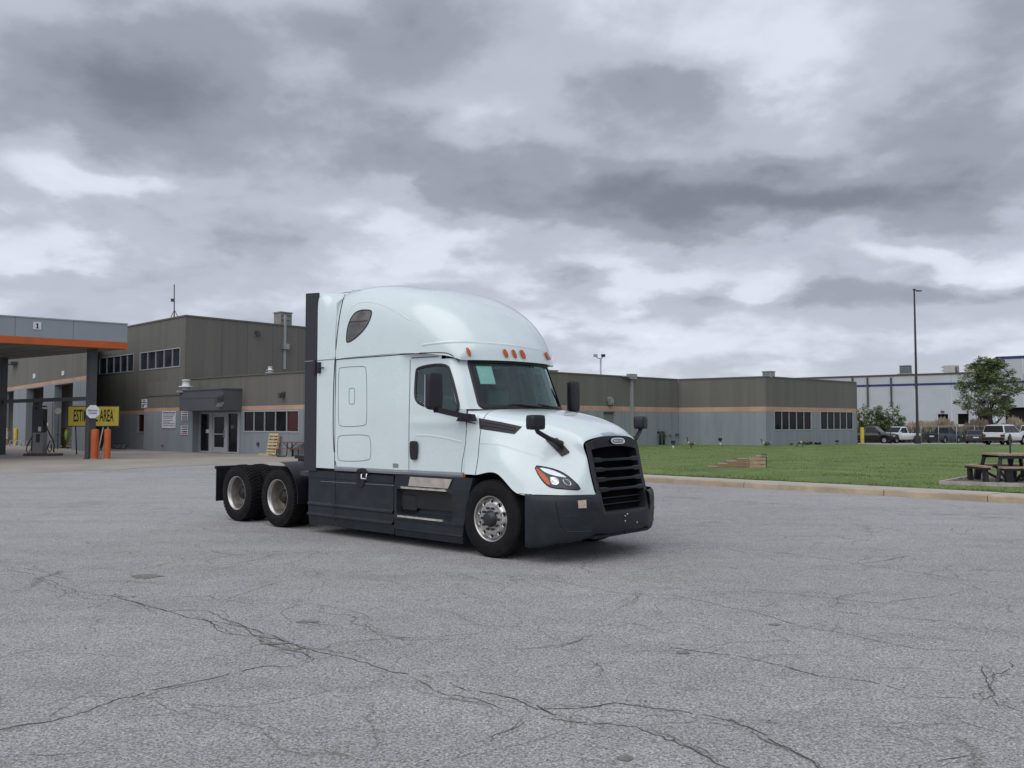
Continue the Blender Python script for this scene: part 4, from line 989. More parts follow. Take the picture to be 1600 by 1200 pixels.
for P in ([(881, 646), (898, 644), (902, 646.5), (896, 650), (881, 649)], [(938, 677), (956, 674.5), (962, 679), (944, 681)]):
    patch('hood_decal', P, mat('clear_film', (.42, .50, .54), .3) if 'clear_film' not in bpy.data.materials else bpy.data.materials['clear_film'], .003, 0, 1)
# bumper details
patch('tow_hook_cover', [(902, 782.5), (914, 781.5), (914.5, 793.5), (903, 794)], TAN, .014, -.02, 1, mirror_far=False)
patch('fog_lamp_recess', smooth_px([(917, 784), (934, 785.5), (937, 800), (930, 799), (922, 793)], True, 1), BLACKM, .004, 0, 2, mirror_far=True)
seam('bumper_crease', smooth_px([(868, 784), (870, 795), (873, 812), (879, 826), (890, 832), (925, 830)], False, 2), .02, SLATE, 0, height=.010)
seam('bumper_crease', smooth_px([(884, 807), (895, 807), (907, 812), (918, 820)], False, 2), .015, SLATE, 0, height=.006)
seam('bumper_joint', [(974, 805), (974.5, 828)], .008, SEAM, .003, mirror_far=False)
for p in ((976.5, 806), (976.5, 814), (980, 803), (995, 816)):
    h = cast(*p)
    if h: mb = MB(); mb.cyl(tuple(h[0] - Vector((.004, 0, 0))), .009, .014, 'x', 8); mb.build('bumper_bolt', CHROME, truck)
# skirt details
patch('skirt_latch', smooth_px([(556, 733), (571, 731), (573, 737), (570, 757), (566, 762), (558, 760)], True, 1), BLACKM, .006, -.01, 1)
seam('skirt_line', [(501, 752), (616, 758.5)], .006, SILVER, .001, mirror_far=False)
seam('skirt_panel_edge', [(525, 736), (524, 760), (526, 785), (527, 806)], .006, SEAM, .003)
st = MB(); st.tube([(-2.62, -1.21, 1.0), (-2.62, -1.25, .99), (-2.62, -1.25, .93), (-2.50, -1.25, .93), (-2.50, -1.25, 1.0), (-2.50, -1.21, 1.01)], .012, 6); st.build('skirt_grab_hook', CHROME, truck)

# mirrors
def rbox(name, c, sx, sy, sz, rz=0, m=BLACKP, parent=truck, b=.03, face=None):
    mb = MB(); b = min(b, sx * .45, sy * .45); e = 5.0; rows = []
    for j, t in enumerate((-1, -.94, -.8, -.4, 0, .4, .8, .94, 1)):
        k = (1 - abs(t) ** 7) ** (1 / 7) if abs(t) < 1 else 0.35
        k = max(k, .45); rows.append([(sx * k * sup(cos(2 * pi * q / 24), e), sy * k * sup(sin(2 * pi * q / 24), e), sz * t) for q in range(24)])
    mb.grid(rows, closed=True); o_ = len(mb.v) - 24 * 9; mb.f.append(list(range(24))); mb.m.append(0); mb.smooth.append(False); mb.f.append(list(range(24 * 8, 24 * 9))); mb.m.append(0); mb.smooth.append(False)
    mb.xf(Matrix.Translation(c) @ Matrix.Rotation(rz, 4, 'Z')); return mb.build(name, m, parent)
for s in (-1, 1):
    rbox('door_mirror', (-.70, s * 1.545, 2.205), .058, .122, .255, s * .10)
    gl = MB(); gl.box(-.012, 0, -.10, .10, -.22, .22); gl.xf(Matrix.Translation((-.760, s * 1.545, 2.205)) @ Matrix.Rotation(s * .10, 4, 'Z')); gl.build('mirror_glass', CHROME, truck)
    ar = MB(); ar.prism([(-.32, 1.80), (-.47, 1.79), (-.66, 1.80), (-.60, 1.87), (-.50, 1.905), (-.36, 1.89)], min(s * 1.10, s * 1.17), max(s * 1.10, s * 1.17))
    ar.bar((-.45, s * 1.13, 1.85), (-.68, s * 1.51, 1.95), .13, .07); ar.tube([(-.68, s * 1.50, 1.93), (-.70, s * 1.54, 2.02)], .05, 8); ar.build('mirror_arm', BLACKP, truck)
for s in (-1, 1):
    rbox('hood_mirror', (.80, s * 1.20, 1.78), .085, .110, .095, s * .25)
    ar = MB(); ar.tube([(.80, s * 1.20, 1.72), (.81, s * 1.17, 1.66), (.86, s * 1.0, 1.57), (.90, s * .80, 1.50)], [.030, .030, .034, .045], 8)
    ar.build('hood_mirror_arm', BLACKP, truck)
    patchv = [(.78, .90, 1.60)]
for s in (-1, 1):
    h = cast(873, 699)
    if h:
        p = h[0]; n = h[1]; p = Vector((p.x, s * abs(p.y), p.z)); n = Vector((n.x, s * abs(n.y), n.z)); mb = MB(); u = Vector((1, 0, -.65)); u = (u - n * u.dot(n)).normalized(); w = n.cross(u)
        pts = [p + u * a + w * b for a, b in ((-.20, -.045), (.12, -.06), (.15, .05), (-.10, .075))]
        mb.add([q + n * .028 for q in pts] + [q - n * .01 for q in pts], [(0, 1, 2, 3), (0, 1, 5, 4), (1, 2, 6, 5), (2, 3, 7, 6), (3, 0, 4, 7)]); mb.build('hood_mirror_foot', BLACKP, truck)

# wheels
RT = 0.512
def tyre_prof(w, r=RT, rr=.292): # (radius, across)
    h = w / 2
    return [(rr, -h * .80), (rr + .012, -h * .92), (rr + .06, -h * 1.0), (rr + .12, -h * 1.03), (r - .07, -h * .98), (r - .025, -h * .90), (r - .008, -h * .80), (r, -h * .4), (r, h * .4), (r - .008, h * .80), (r - .025, h * .90), (r - .07, h * .98), (rr + .12, h * 1.03), (rr + .06, h), (rr + .012, h * .92), (rr, h * .80)]
def make_tyre(name, w, lug, parent):
    mb = MB(); mb.lathe(tyre_prof(w, RT - (.015 if lug else .006)), 'y', (0, 0, 0), 64)
    nb = 46 if lug else 0; hw = w / 2
    if lug:
        for row, (ya, yb, ph) in enumerate(((-.90, -.48, 0), (-.42, -.04, .5), (.04, .42, 0), (.48, .90, .5))):
            for k in range(nb):
                t0 = 2 * pi * (k + ph) / nb; t1 = t0 + 2 * pi / nb * .60; skw = .35 * 2 * pi / nb * (1 if row < 2 else -1)
                ro = RT if abs(ya) < .9 and abs(yb) < .9 else RT - .004; ri = RT - .028
                vs = []
                for r_ in (ri, ro):
                    for (t, y) in ((t0, ya), (t1, ya), (t1 + skw, yb), (t0 + skw, yb)):
                        e = r_ - (.010 if abs(y) > .8 else 0); vs.append((e * cos(t), y * hw, e * sin(t)))
                mb.add(vs, [(4, 5, 6, 7), (0, 1, 5, 4), (1, 2, 6, 5), (2, 3, 7, 6), (3, 0, 4, 7)])
    else:
        for y in (-.62, -.3, 0, .3, .62):
            mb.lathe([(RT - .006, hw * (y - .13)), (RT, hw * (y - .12)), (RT, hw * (y + .12)), (RT - .006, hw * (y + .13))], 'y', (0, 0, 0), 64)
    return mb.build(name, RUBBER, parent)
def front_wheel(s):
    wh = bpy.data.objects.new('front_wheel', None); C.objects.link(wh); wh.parent = truck; wh.location = (0, s * 1.055, .512)
    if s == 1: wh.rotation_euler = (0, 0, pi)
    make_tyre('tyre', .285, False, wh)
    r = MB()   # outer face towards -y
    r.lathe([(.286, -.112), (.297, -.126), (.305, -.122), (.303, -.113), (.292, -.100), (.284, -.07), (.270, -.045)], 'y', (0, 0, 0), 48)
    # dished disc with hand holes
    ang = 120; rad = [.272, .262, .250, .238, .226, .214, .202, .190, .178, .168]; hgt = {r_: -.060 - .050 * sstep(.272, .20, r_) for r_ in rad}
    holes = [(.225, 2 * pi * (k + .5) / 10) for k in range(10)]; o = len(r.v)
    for q in rad:
        for k in range(ang):
            t = 2 * pi * k / ang; r.v.append((q * cos(t), hgt[q], q * sin(t)))
    for i in range(len(rad) - 1):
        for k in range(ang):
            rc = (rad[i] + rad[i + 1]) / 2; t = 2 * pi * (k + .5) / ang; x, y = rc * cos(t), rc * sin(t)
            if any((x - h * cos(a)) ** 2 + (y - h * sin(a)) ** 2 < .031 ** 2 for h, a in holes): continue
            j = (k + 1) % ang; r.f.append([o + i * ang + k, o + i * ang + j, o + (i + 1) * ang + j, o + (i + 1) * ang + k]); r.m.append(0); r.smooth.append(True)
    for h, a in holes:
        hh = -.060 - .050 * sstep(.272, .20, h); r.lathe([(.033, hh - .003), (.029, hh - .004), (.0285, hh + .03)], 'y', (h * cos(a), 0, h * sin(a)), 16)
    r.lathe([(.168, -.110), (.160, -.112), (.120, -.112), (.110, -.114)], 'y', (0, 0, 0), 48)
    r.build('rim', ALU, wh)
    b = MB(); b.lathe([(.285, -.03), (.285, .10), (.05, .10)], 'y', (0, 0, 0), 32); b.build('brake_drum', BLACKM, wh)
    hb = MB(); hb.lathe([(.112, -.112), (.108, -.135), (.09, -.142), (.085, -.175), (.06, -.185), (.0, -.186)], 'y', (0, 0, 0), 32); hb.build('hub', mat('hub_dark_steel', (.05, .05, .052), .4, .6) if 'hub_dark_steel' not in bpy.data.materials else bpy.data.materials['hub_dark_steel'], wh)
    for k in range(10):
        a = 2 * pi * k / 10; n = MB(); n.cyl((.1425 * cos(a), -.145, .1425 * sin(a)), .019, .033, 'y', 6); n.build('wheel_nut', bpy.data.materials['hub_dark_steel'], wh)
    return wh
front_wheel(-1); front_wheel(1)
TYRE_CACHE = {}; RIMIN = mat('dusty_shaded_inner_rim', (0.23, 0.21, 0.185), 0.6, 0.5, 0.25, 9, dirt=((0.07, 0.055, 0.042), 6, 0.8, (1, 1, 1)))  # dirty aluminium, darkened further to paint in the shade of the deep dish
def dual(x, s):
    wh = bpy.data.objects.new('drive_wheel', None); C.objects.link(wh); wh.parent = truck; wh.location = (x, s * 1.06, .512)
    if s == 1: wh.rotation_euler = (0, 0, pi)
    for yo in (0.0, .345):
        if 't' in TYRE_CACHE: inst(TYRE_CACHE['t'], 'tyre', wh, (0, yo, 0))
        else: TYRE_CACHE['t'] = make_tyre('tyre', .275, True, wh); TYRE_CACHE['t'].location = (0, yo, 0)
    if 'r' not in TYRE_CACHE:
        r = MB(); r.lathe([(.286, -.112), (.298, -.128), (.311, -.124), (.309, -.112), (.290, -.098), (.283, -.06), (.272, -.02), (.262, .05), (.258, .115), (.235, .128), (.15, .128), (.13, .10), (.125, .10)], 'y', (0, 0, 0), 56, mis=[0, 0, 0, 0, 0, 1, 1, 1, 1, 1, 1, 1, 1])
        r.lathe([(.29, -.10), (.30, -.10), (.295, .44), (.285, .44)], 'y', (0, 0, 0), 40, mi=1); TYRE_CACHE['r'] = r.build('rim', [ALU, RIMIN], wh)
        h = MB(); h.lathe([(.13, .12), (.125, .02), (.105, .0), (.10, -.02), (.0, -.022)], 'y', (0, 0, 0), 24)
        for k in range(8): a = 2 * pi * k / 8; h.cyl((.085 * cos(a), -.03, .085 * sin(a)), .012, .02, 'y', 6)
        for k in range(10): a = 2 * pi * k / 10; h.cyl((.1675 * cos(a), .095, .1675 * sin(a)), .018, .033, 'y', 6)
        TYRE_CACHE['h'] = h.build('hub', mat('hub_painted_black', (.02, .018, .016), .5, .2, .3, 20), wh)
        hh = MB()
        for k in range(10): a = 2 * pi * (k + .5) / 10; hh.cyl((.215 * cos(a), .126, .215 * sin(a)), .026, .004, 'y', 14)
        TYRE_CACHE['hh'] = hh.build('hand_hole_shade_discs', BLACKM, wh)  # black discs stand in for the shade inside the hand holes
    else:
        inst(TYRE_CACHE['r'], 'rim', wh); inst(TYRE_CACHE['h'], 'hub', wh); inst(TYRE_CACHE['hh'], 'hand_hole_shade_discs', wh)
for x in (-4.985, -6.305):
    for s in (-1, 1): dual(x, s)
for x in (-4.985, -6.305, 0.0):
    a = MB(); a.tube([(x, -.95, .512), (x, .95, .512)], .075, 10)
    if x: a.lathe([(.0, -.17), (.20, -.12), (.24, 0), (.20, .12), (0, .17)], 'x', (x, 0, .50), 20)
    a.build('axle', BLACKM, truck)
# frame, fifth wheel, quarter fender, mudflaps
fr_ = MB()
for s in (-1, 1):
    fr_.box(-6.85, -.3, s * .43 - .04, s * .43 + .04, .72, .98); fr_.box(-.3, 1.1, s * .43 - .04, s * .43 + .04, .62, .88)
for x in (-6.8, -5.6, -4.4, -3.5): fr_.box(x - .05, x + .05, -.42, .42, .76, .94)
fr_.build('frame_rail', BLACKM, truck)
dp = MB(); dp.box(-4.35, -3.75, -.60, .60, .985, 1.02); dp.box(-4.45, -4.08, -1.10, -.50, .90, .97); dp.build('deck_plate', mat('deck_plate_dark', (.06, .065, .07), .45, .4, .3, 5), truck)
fw = MB(); pl_ = [(-5.75, .02), (-5.75, .30), (-5.4, .44), (-4.95, .40), (-4.90, .12), (-5.25, .06), (-5.25, -.06), (-4.90, -.12), (-4.95, -.40), (-5.4, -.44), (-5.75, -.30), (-5.75, -.02)]
fw.prism([(-a - 10.55 - .05, b) for a, b in pl_], 1.13, 1.19, 'xy'); fw.box(-5.4, -5.0, -.5, -.38, .98, 1.14); fw.box(-5.4, -5.0, .38, .5, .98, 1.14); fw.build('fifth_wheel', mat('greased_steel', (.025, .023, .022), .45, .5, .3, 8), truck)
rs = MB(); rs.box(-4.62, -4.28, -.42, .42, 1.0, 1.16, bev=.03); rs.tube([(-4.2, -.2, 1.1), (-4.45, -.25, 1.25), (-4.8, -.2, 1.15), (-5.1, -.1, 1.12)], .02, 6); rs.tube([(-4.2, .1, 1.3), (-4.4, .1, 1.35), (-4.7, .05, 1.15)], .02, 6); rs.build('air_lines_and_tank', BLACKM, truck)
for s in (-1, 1):
    q = MB(); rows = []
    for k in range(15):
        t = radians(-8 + 98 * k / 14); r_ = .60; rows.append([(-4.985 + r_ * cos(t), s * y, .512 + r_ * sin(t)) for y in (.75, 1.19)])
    q.grid(rows); q.grid([[(p[0] + .012, p[1], p[2] + .0) for p in r] for r in rows]); q.grid([[r[1], (r[1][0] + .012, r[1][1], r[1][2])] for r in rows], sm=False)
    q.build('quarter_fender', BLACKP, truck)
    f = MB(); f.box(-6.97, -6.955, min(s * .72, s * 1.22), max(s * .72, s * 1.22), .33, .93); f.box(-6.99, -6.94, min(s * .42, s * 1.24), max(s * .42, s * 1.24), .925, .975); f.build('mudflap', BLACKP, truck)
    e = MB(); e.box(-6.995, -6.935, min(s * .70, s * 1.235), max(s * .70, s * 1.235), .977, .983); e.build('mudflap_hanger', GALV, truck)
rl = MB(); rl.box(-7.0, -6.95, -.40, .40, .70, .86); rl.build('rear_crossmember', BLACKM, truck)
for s in (-1, 1):
    t = MB(); ya, yb = sorted((s * .2, s * .36)); t.box(-7.012, -7.0, ya, yb, .74, .82); t.build('tail_lamp', REDL, truck)
bl = MB(); bl.box(-.62, .62, -.82, .82, .5, .56) if False else bl.box(-.1, .62, -.75, .75, .6, 1.0); bl.build('engine_underside', BLACKM, truck)
wl = MB()
for s in (-1, 1):   # inner wheel-arch liners
    rows = []
    for k in range(15):
        t = radians(-10 + 200 * k / 14); rows.append([(.06 + .60 * cos(t), s * y, .50 + .60 * sin(t) * (1.0)) for y in (.70, 1.12)])
    wl.grid(rows)
    wl.grid([[(-.56, s * .72, .3), (.66, s * .72, .3)], [(-.56, s * .72, 1.08), (.66, s * .72, 1.08)]])
wl.build('wheel_arch_liner', BLACKM, truck)
# ------------------------------------------------------------------ buildings
def pz(px, Z): return Vector(((px - 800) / F * Z, Z))
class Wall:
    """a straight wall between two plan points; u runs along it, out is the outward distance"""
    def __init__(s, A, B): s.A = Vector(A); s.B = Vector(B); s.d = (s.B - s.A).normalized(); s.L = (s.B - s.A).length; s.n = Vector((s.d.y, -s.d.x)); s.n = s.n if s.n.dot(-s.A) > 0 else -s.n
    def u(s, px):
        k = (px - 800) / F; return (k * s.A.y - s.A.x) / (s.d.x - k * s.d.y)
    def z(s, px, py):
        Y = (s.A + s.d * s.u(px)).y; r = ray(px, py); return CH + r.z / r.y * Y
    def P(s, u, out, z): p = s.A + s.d * u + s.n * out; return (p.x, p.y, z)
    def box(s, mb, u0, u1, z0, z1, o0, o1, mi=0):
        vs = [s.P(u0, o0, z0), s.P(u1, o0, z0), s.P(u1, o1, z0), s.P(u0, o1, z0), s.P(u0, o0, z1), s.P(u1, o0, z1), s.P(u1, o1, z1), s.P(u0, o1, z1)]
        mb.add(vs, [(0, 3, 2, 1), (4, 5, 6, 7), (0, 1, 5, 4), (1, 2, 6, 5), (2, 3, 7, 6), (3, 0, 4, 7)], mi); return mb
    def pbox(s, mb, x0, x1, y0, y1, o0, o1, mi=0):
        xm = (x0 + x1) / 2; return s.box(mb, s.u(x0), s.u(x1), s.z(xm, y1), s.z(xm, y0), o0, o1, mi)
    def M(s, px, py, out):     # frame for lettering standing on the wall
        u = s.u(px); z = s.z(px, py); ex = s.d if s.d.x > 0 else -s.d
        e = Vector((ex.x, ex.y, 0)); n = Vector((s.n.x, s.n.y, 0)); p = Vector(s.P(u, out, z))
        return Matrix(((e.x, 0, n.x, p.x), (e.y, 0, n.y, p.y), (0, 1, 0, p.z), (0, 0, 0, 1)))
def wall_panels(par, W, z0, z1, bands, openings, breaks, rib=0.3, cap=True, thick=0.22):
    """bands: [(upper z, material index)...]; openings: (u0,u1,z0,z1)"""
    br = [0.0] + sorted(b for b in breaks if 0.2 < b < W.L - 0.2) + [W.L]
    for a, b in zip(br, br[1:]):
        mb = MB(); a2, b2 = a + 0.009, b - 0.009
        us = sorted({a2, b2} | {u for o in openings for u in o[:2] if a2 < u < b2}); n = []
        zs = sorted({z0, z1} | {t for t, _ in bands if z0 < t < z1} | {z for o in openings for z in o[2:] if z0 < z < z1})
        for u0, u1 in zip(us, us[1:]):
            for q0, q1 in zip(zs, zs[1:]):
                um, zm = (u0 + u1) / 2, (q0 + q1) / 2
                if any(o[0] < um < o[1] and o[2] < zm < o[3] for o in openings): continue
                mi = next((m for t, m in bands if zm < t), bands[-1][1])
                mb.add([W.P(u0, 0, q0), W.P(u1, 0, q0), W.P(u1, 0, q1), W.P(u0, 0, q1)], [(0, 1, 2, 3)], mi)
        for o in openings:
            if o[1] <= a2 or o[0] >= b2: continue
            u0, u1 = max(o[0], a2), min(o[1], b2); mi = next((m for t, m in bands if (o[2] + o[3]) / 2 < t), 0)
            for (p, q) in (((u0, o[2]), (u1, o[2])), ((u0, o[3]), (u1, o[3])), ((u0, o[2]), (u0, o[3])), ((u1, o[2]), (u1, o[3]))):
                mb.add([W.P(p[0], 0, p[1]), W.P(q[0], 0, q[1]), W.P(q[0], -thick, q[1]), W.P(p[0], -thick, p[1])], [(0, 1, 2, 3)], mi)
        for u in (a2, b2): mb.add([W.P(u, 0, z0), W.P(u, 0, z1), W.P(u, -.03, z1), W.P(u, -.03, z0)], [(0, 1, 2, 3)], bands[-1][1])
        mb.build('wall_panel', [GREYW, STRIPE, OLIVE], par, flip=False)
    bk = MB(); bk.add([W.P(0, -.028, z0), W.P(W.L, -.028, z0), W.P(W.L, -.028, z1), W.P(0, -.028, z1)], []) 
    j = MB()
    for b in br[1:-1]: W.box(j, b - .012, b + .012, z0, z1, -.05, -.02)
    if j.v: tag(j.build('joint_sealant', SEAM2, par), kind='stuff')
    if cap: c = MB(); W.box(c, -.03, W.L + .03, z1, z1 + .10, -thick - .05, .05); c.build('parapet_cap', CAPM, par)
SEAM2 = mat('joint_sealant_dark', (0.03, 0.03, 0.027), 0.8)
CAPM = mat('olive_metal_cap', (0.11, 0.11, 0.095), 0.6)
def window_strip(par, W, x0, x1, y0, y1, edges, red=(), name='window', m=None):
    """a framed row of panes given by their pixel edges on the wall"""
    xm = (x0 + x1) / 2; z0, z1 = W.z(xm, y1), W.z(xm, y0); ua, ub = W.u(x0), W.u(x1)
    f = MB(); t = .055
    W.box(f, ua, ub, z0, z0 + t * 1.3, -.10, .03); W.box(f, ua, ub, z1 - t, z1, -.10, .02); W.box(f, ua, ua + t, z0 + t * 1.3, z1 - t, -.10, .018); W.box(f, ub - t, ub, z0 + t * 1.3, z1 - t, -.10, .018)
    o = f.build(name, ALFR, par)
    es = [ua + t] + [W.u(e) for e in edges] + [ub - t]
    for i in range(len(es) - 1):
        g = MB(); W.box(g, es[i] + (.024 if i else 0), es[i + 1] - (.024 if i < len(es) - 2 else 0), z0 + t * 1.3, z1 - t, -.075, -.06); g.build('pane', (WINRED if i in red else WINGL) if m is None else m, o)
        if i: q = MB(); W.box(q, es[i] - .023, es[i] + .023, z0 + t * 1.3, z1 - t, -.09, .01); q.build('mullion', ALFR, o)
    return (min(ua, ub) + .005, max(ua, ub) - .005, z0 + .005, z1 - .005)
BANDS = [(2.60, 0), (2.83, 1), (99, 2)]
# left two-storey block
b1 = thing('two_storey_building', 'olive two-storey block with two rows of upper windows behind the fuel canopy', 'building')
WL1 = Wall(pz(150, 64.5), pz(288, 54.5)); WL2 = Wall(pz(288, 54.5), pz(476, 61.2) + (pz(476, 61.2) - pz(288, 54.5)).normalized() * 9)
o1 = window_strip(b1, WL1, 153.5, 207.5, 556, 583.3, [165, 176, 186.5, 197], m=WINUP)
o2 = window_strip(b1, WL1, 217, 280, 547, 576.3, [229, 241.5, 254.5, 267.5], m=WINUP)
o3 = window_strip(b1, WL1, 216, 231.5, 646.5, 676, [228], red=(0,))
wall_panels(b1, WL1, -.1, 8.75, [(2.50, 0), (2.72, 1), (99, 2)], [o1, o2, o3], [WL1.u(212), WL1.u(176) if False else WL1.u(250)])
wall_panels(b1, WL2, -.1, 8.75, [(2.50, 0), (2.72, 1), (99, 2)], [], [WL2.u(px) for px in (345, 385, 425, 465)])
def roof_poly(par, pts, z, name='roof'):
    mb = MB(); mb.add([(p[0], p[1], z) for p in pts], [tuple(range(len(pts)))]); o = mb.build(name, ROOFM, par, flip=False)
    if o.data.polygons[0].normal.z < 0: o.data.flip_normals()
    return o
q3 = WL1.A + (WL2.B - WL2.A)
def back_wall(par, A, B, z0, z1, m=None):
    mb = MB(); W = Wall(A, B); W.box(mb, 0, W.L, z0, z1, -.1, .1); mb.build('rear_wall', m or OLIVE, par)
roof_poly(b1, [WL1.A, WL1.B, WL2.B, q3], 8.5); back_wall(b1, WL2.B, q3, -1, 8.75); back_wall(b1, WL1.A, q3, -1, 8.75)
d = MB(); WL1.pbox(d, 269, 276, 494.0, 495.5, -.5, .0) if False else None
# service-bay block
b2 = thing('service_bay_building', 'workshop block with tall open bay doors behind the fuel canopy', 'building')
WS = Wall(pz(-260, 72 + 42), pz(142, 54.7)); WS = Wall(Vector((-42.5, 72)) + (Vector((-42.5, 72)) - pz(142, 54.7)).normalized() * 22, pz(142, 54.7))
def zz(W, px, py): return W.z(px, py)
ops = []
for (xa, xb, yt) in ((84.5, 113.5, 597.8), (41, 67.5, 603.3), (4, 21, 607)):
    ops.append((WS.u(xa), WS.u(xb), -.2, 4.62))
u_ = WS.u(4)
for k in range(3): ops.append((u_ - 6 - 5.4 * k - 1.5, u_ - 6 - 5.4 * k + 2.1, -.2, 4.62))
wall_panels(b2, WS, -.15, 7.6, [(4.70, 0), (4.96, 1), (99, 2)], ops, [WS.u(76), WS.u(31), WS.u(125)], thick=.5)
sr = (WL1.A - WS.B).normalized()
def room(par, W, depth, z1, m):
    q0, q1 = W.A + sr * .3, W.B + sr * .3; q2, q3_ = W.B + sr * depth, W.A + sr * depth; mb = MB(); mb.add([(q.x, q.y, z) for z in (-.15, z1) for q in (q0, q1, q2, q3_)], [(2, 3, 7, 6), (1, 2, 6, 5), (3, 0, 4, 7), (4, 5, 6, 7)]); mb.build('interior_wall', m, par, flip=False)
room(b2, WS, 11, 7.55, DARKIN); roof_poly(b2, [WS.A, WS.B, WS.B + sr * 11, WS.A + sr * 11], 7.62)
back_wall(b2, WS.B, WS.B + sr * 11, -.2, 7.6); back_wall(b2, WS.B + sr * 11.2, WS.A + sr * 11.2, -.2, 7.6)
# dark tool racks and a red crate glimpsed in the bays
for i, (xa, xb, y0_, y1_, m) in enumerate(((12, 17, 640, 694, INTER2), (46, 58, 640, 690, mat('dull_red_cabinet', (.06, .012, .01), .6)), (90, 104, 632, 690, INTER2))):
    c = MB(); ua, ub = WS.u(xa), WS.u(xb); WS.box(c, ua, ub, 0, 1.9, -4.5, -3.6); o_ = c.build('storage_cabinet', m)
    for k in range(3): q = MB(); WS.box(q, ua + .08, ub - .08, .12 + .6 * k, .64 + .6 * k, -3.6, -3.57); q.build('drawer', m, o_)
    tag(o_, ['dark storage cabinet inside the leftmost bay', 'dull red storage cabinet inside the middle bay', 'dark storage cabinet inside the bay nearest the yellow sign'][i], 'cabinet')
for (xa, yb) in ((98, 580), (53, 584.5)):
    s_ = MB(); WS.pbox(s_, xa - 1.8, xa + 1.8, yb - .5, yb + 6.5, .01, .05); s_.build('bay_number_plate', SIGNW, b2)
lm = MB(); WS.pbox(lm, 19, 26, 566, 570, .02, .5); lm.build('wall_lamp', DKGREY, b2)
pn = MB(); WS.box(pn, WS.u(67.8), WS.u(83.5), .05, 3.35, .01, .06); pn.build('pillar_guard_plate', mat('grey_guard_plate', (.13, .14, .145), .6), b2)
pn = MB(); WS.pbox(pn, 71.5, 78, 661, 665, .065, .09); pn.build('pillar_notice', SIGNW, b2)
# low office wing
b3 = thing('office_wing', 'low olive and grey office wing with the glazed entrance left of the truck', 'building')
WW = Wall(pz(231, 57.5), pz(481, 46.2)); WR0 = Wall(pz(481, 46.2), pz(700, 54.6))
uent0, uent1 = WW.u(311.5), WW.u(375)
ow = window_strip(b3, WW, 380.5, 467.5, 641.5, 675.5, [397, 413.5, 430.5, 448], red=(4,))
ent = (uent0, uent1, 0.02, 2.50)
wall_panels(b3, WW, -.1, 4.62, BANDS, [ow, ent], [WW.u(px) for px in (265, 311, 376, 474)], cap=False)
# only the part right of the low front block rises to the full parapet
c = MB(); WW.box(c, WW.u(297), WW.L + .03, 4.62, 4.70, -.3, .06); c.build('parapet_cap', CAPM, b3)
wall_panels(b3, WR0, -.1, 4.62, BANDS, [], [4, 8, 12])
back_wall(b3, WW.A, WW.A - WW.n * 7, -.1, 4.6)
roof_poly(b3, [WW.A, WW.B, WR0.B, pz(470, 62), pz(288, 55)], 4.5)
e_ = MB(); FBL = Wall(WW.P(.35, .42, 0)[:2], WW.P(uent0 - .02, .42, 0)[:2])
wall_panels(b3, FBL, -.1, 3.62, BANDS, [], [FBL.L * .45], cap=True, thick=.44)
mb = MB(); FBL.box(mb, 0, FBL.L, 3.45, 3.5, -.4, -.02); mb.build('lower_roof', ROOFM, b3)
for uu in (0, FBL.L): m_ = MB(); FBL.box(m_, uu - .01 if uu else uu, uu + .0 if uu else uu + .01, -.1, 3.62, -.42, -.001); m_.build('return_wall', GREYW, b3)
# entrance canopy and doors
m_ = MB(); WW.box(m_, WW.u(309.5), WW.u(378), 2.58, 3.80, -.1, 1.25, 0); WW.box(m_, WW.u(309) , WW.u(378.6), 3.80, 3.88, -.1, 1.30, 0)
WW.box(m_, WW.u(309.5) - .0, WW.u(378) + .0, 3.33, 3.36, 1.25, 1.27, 0); m_.build('entrance_canopy', mat('entrance_canopy_grey', (.085, .095, .102), .7, 0, .08, 1, coord='World'), b3)
fr2 = MB(); U0, U1 = uent0, uent1; us = [U0, WW.u(329.5), WW.u(332.5), WW.u(356), U1 - .0]
WW.box(fr2, U0, U1, 2.40, 2.50, -.15, .02); WW.box(fr2, U0, U1, .02, .10, -.15, .02)
for a, b in ((311.5, 313), (327.5, 332.5), (352, 356.5), (372, 375)): WW.box(fr2, WW.u(a), WW.u(b), .10, 2.40, -.15, .02)
en = fr2.build('entrance_frame', ALFR, b3)
for a, b in ((313, 327.5), (356.5, 372)): g = MB(); WW.box(g, WW.u(a), WW.u(b), .10, 2.40, -.10, -.08); g.build('side_pane', WINGL, en)
dr = MB(); a, b = WW.u(332.5), WW.u(352); WW.box(dr, a, b, 2.22, 2.40, -.10, -.02); WW.box(dr, a, b, .10, .36, -.10, -.02); WW.box(dr, a, a + .16, .36, 2.22, -.10, -.02); WW.box(dr, b - .12, b, .36, 2.22, -.10, -.02); WW.box(dr, a + .16, b - .12, 1.13, 1.19, -.09, -.01)
dd = dr.build('glass_door', ALFR, b3); g = MB(); WW.box(g, a + .16, b - .12, .36, 2.22, -.075, -.06); g.build('pane', WINGL, dd)
hd = MB(); WW.box(hd, b - .10, b - .06, .95, 1.4, -.02, .05); hd.build('handle', GALV, dd)
nt_ = MB(); WW.pbox(nt_, 321, 327, 671, 676.5, -.078, -.07); nt_.build('door_notice', SIGNW, b3)
nt_ = MB(); WW.pbox(nt_, 359, 365, 664, 669.5, -.078, -.07); nt_.build('door_notice', mat('dim_notice', (.10, .11, .12), .6), b3)
def lamp(par, W, px, py, s=.25, m=None):
    mb = MB(); u = W.u(px); z = W.z(px, py); W.box(mb, u - s / 2, u + s / 2, z - s * .2, z + s * .5, 0.0, .10); W.box(mb, u - s * .35, u + s * .35, z - s * .8, z + s * .2, .06, .35)
    mb.build('wall_lamp', m or DKGREY, par)
WC = Wall(WW.P(WW.u(309.5), 1.25, 0)[:2], WW.P(WW.u(378), 1.25, 0)[:2])
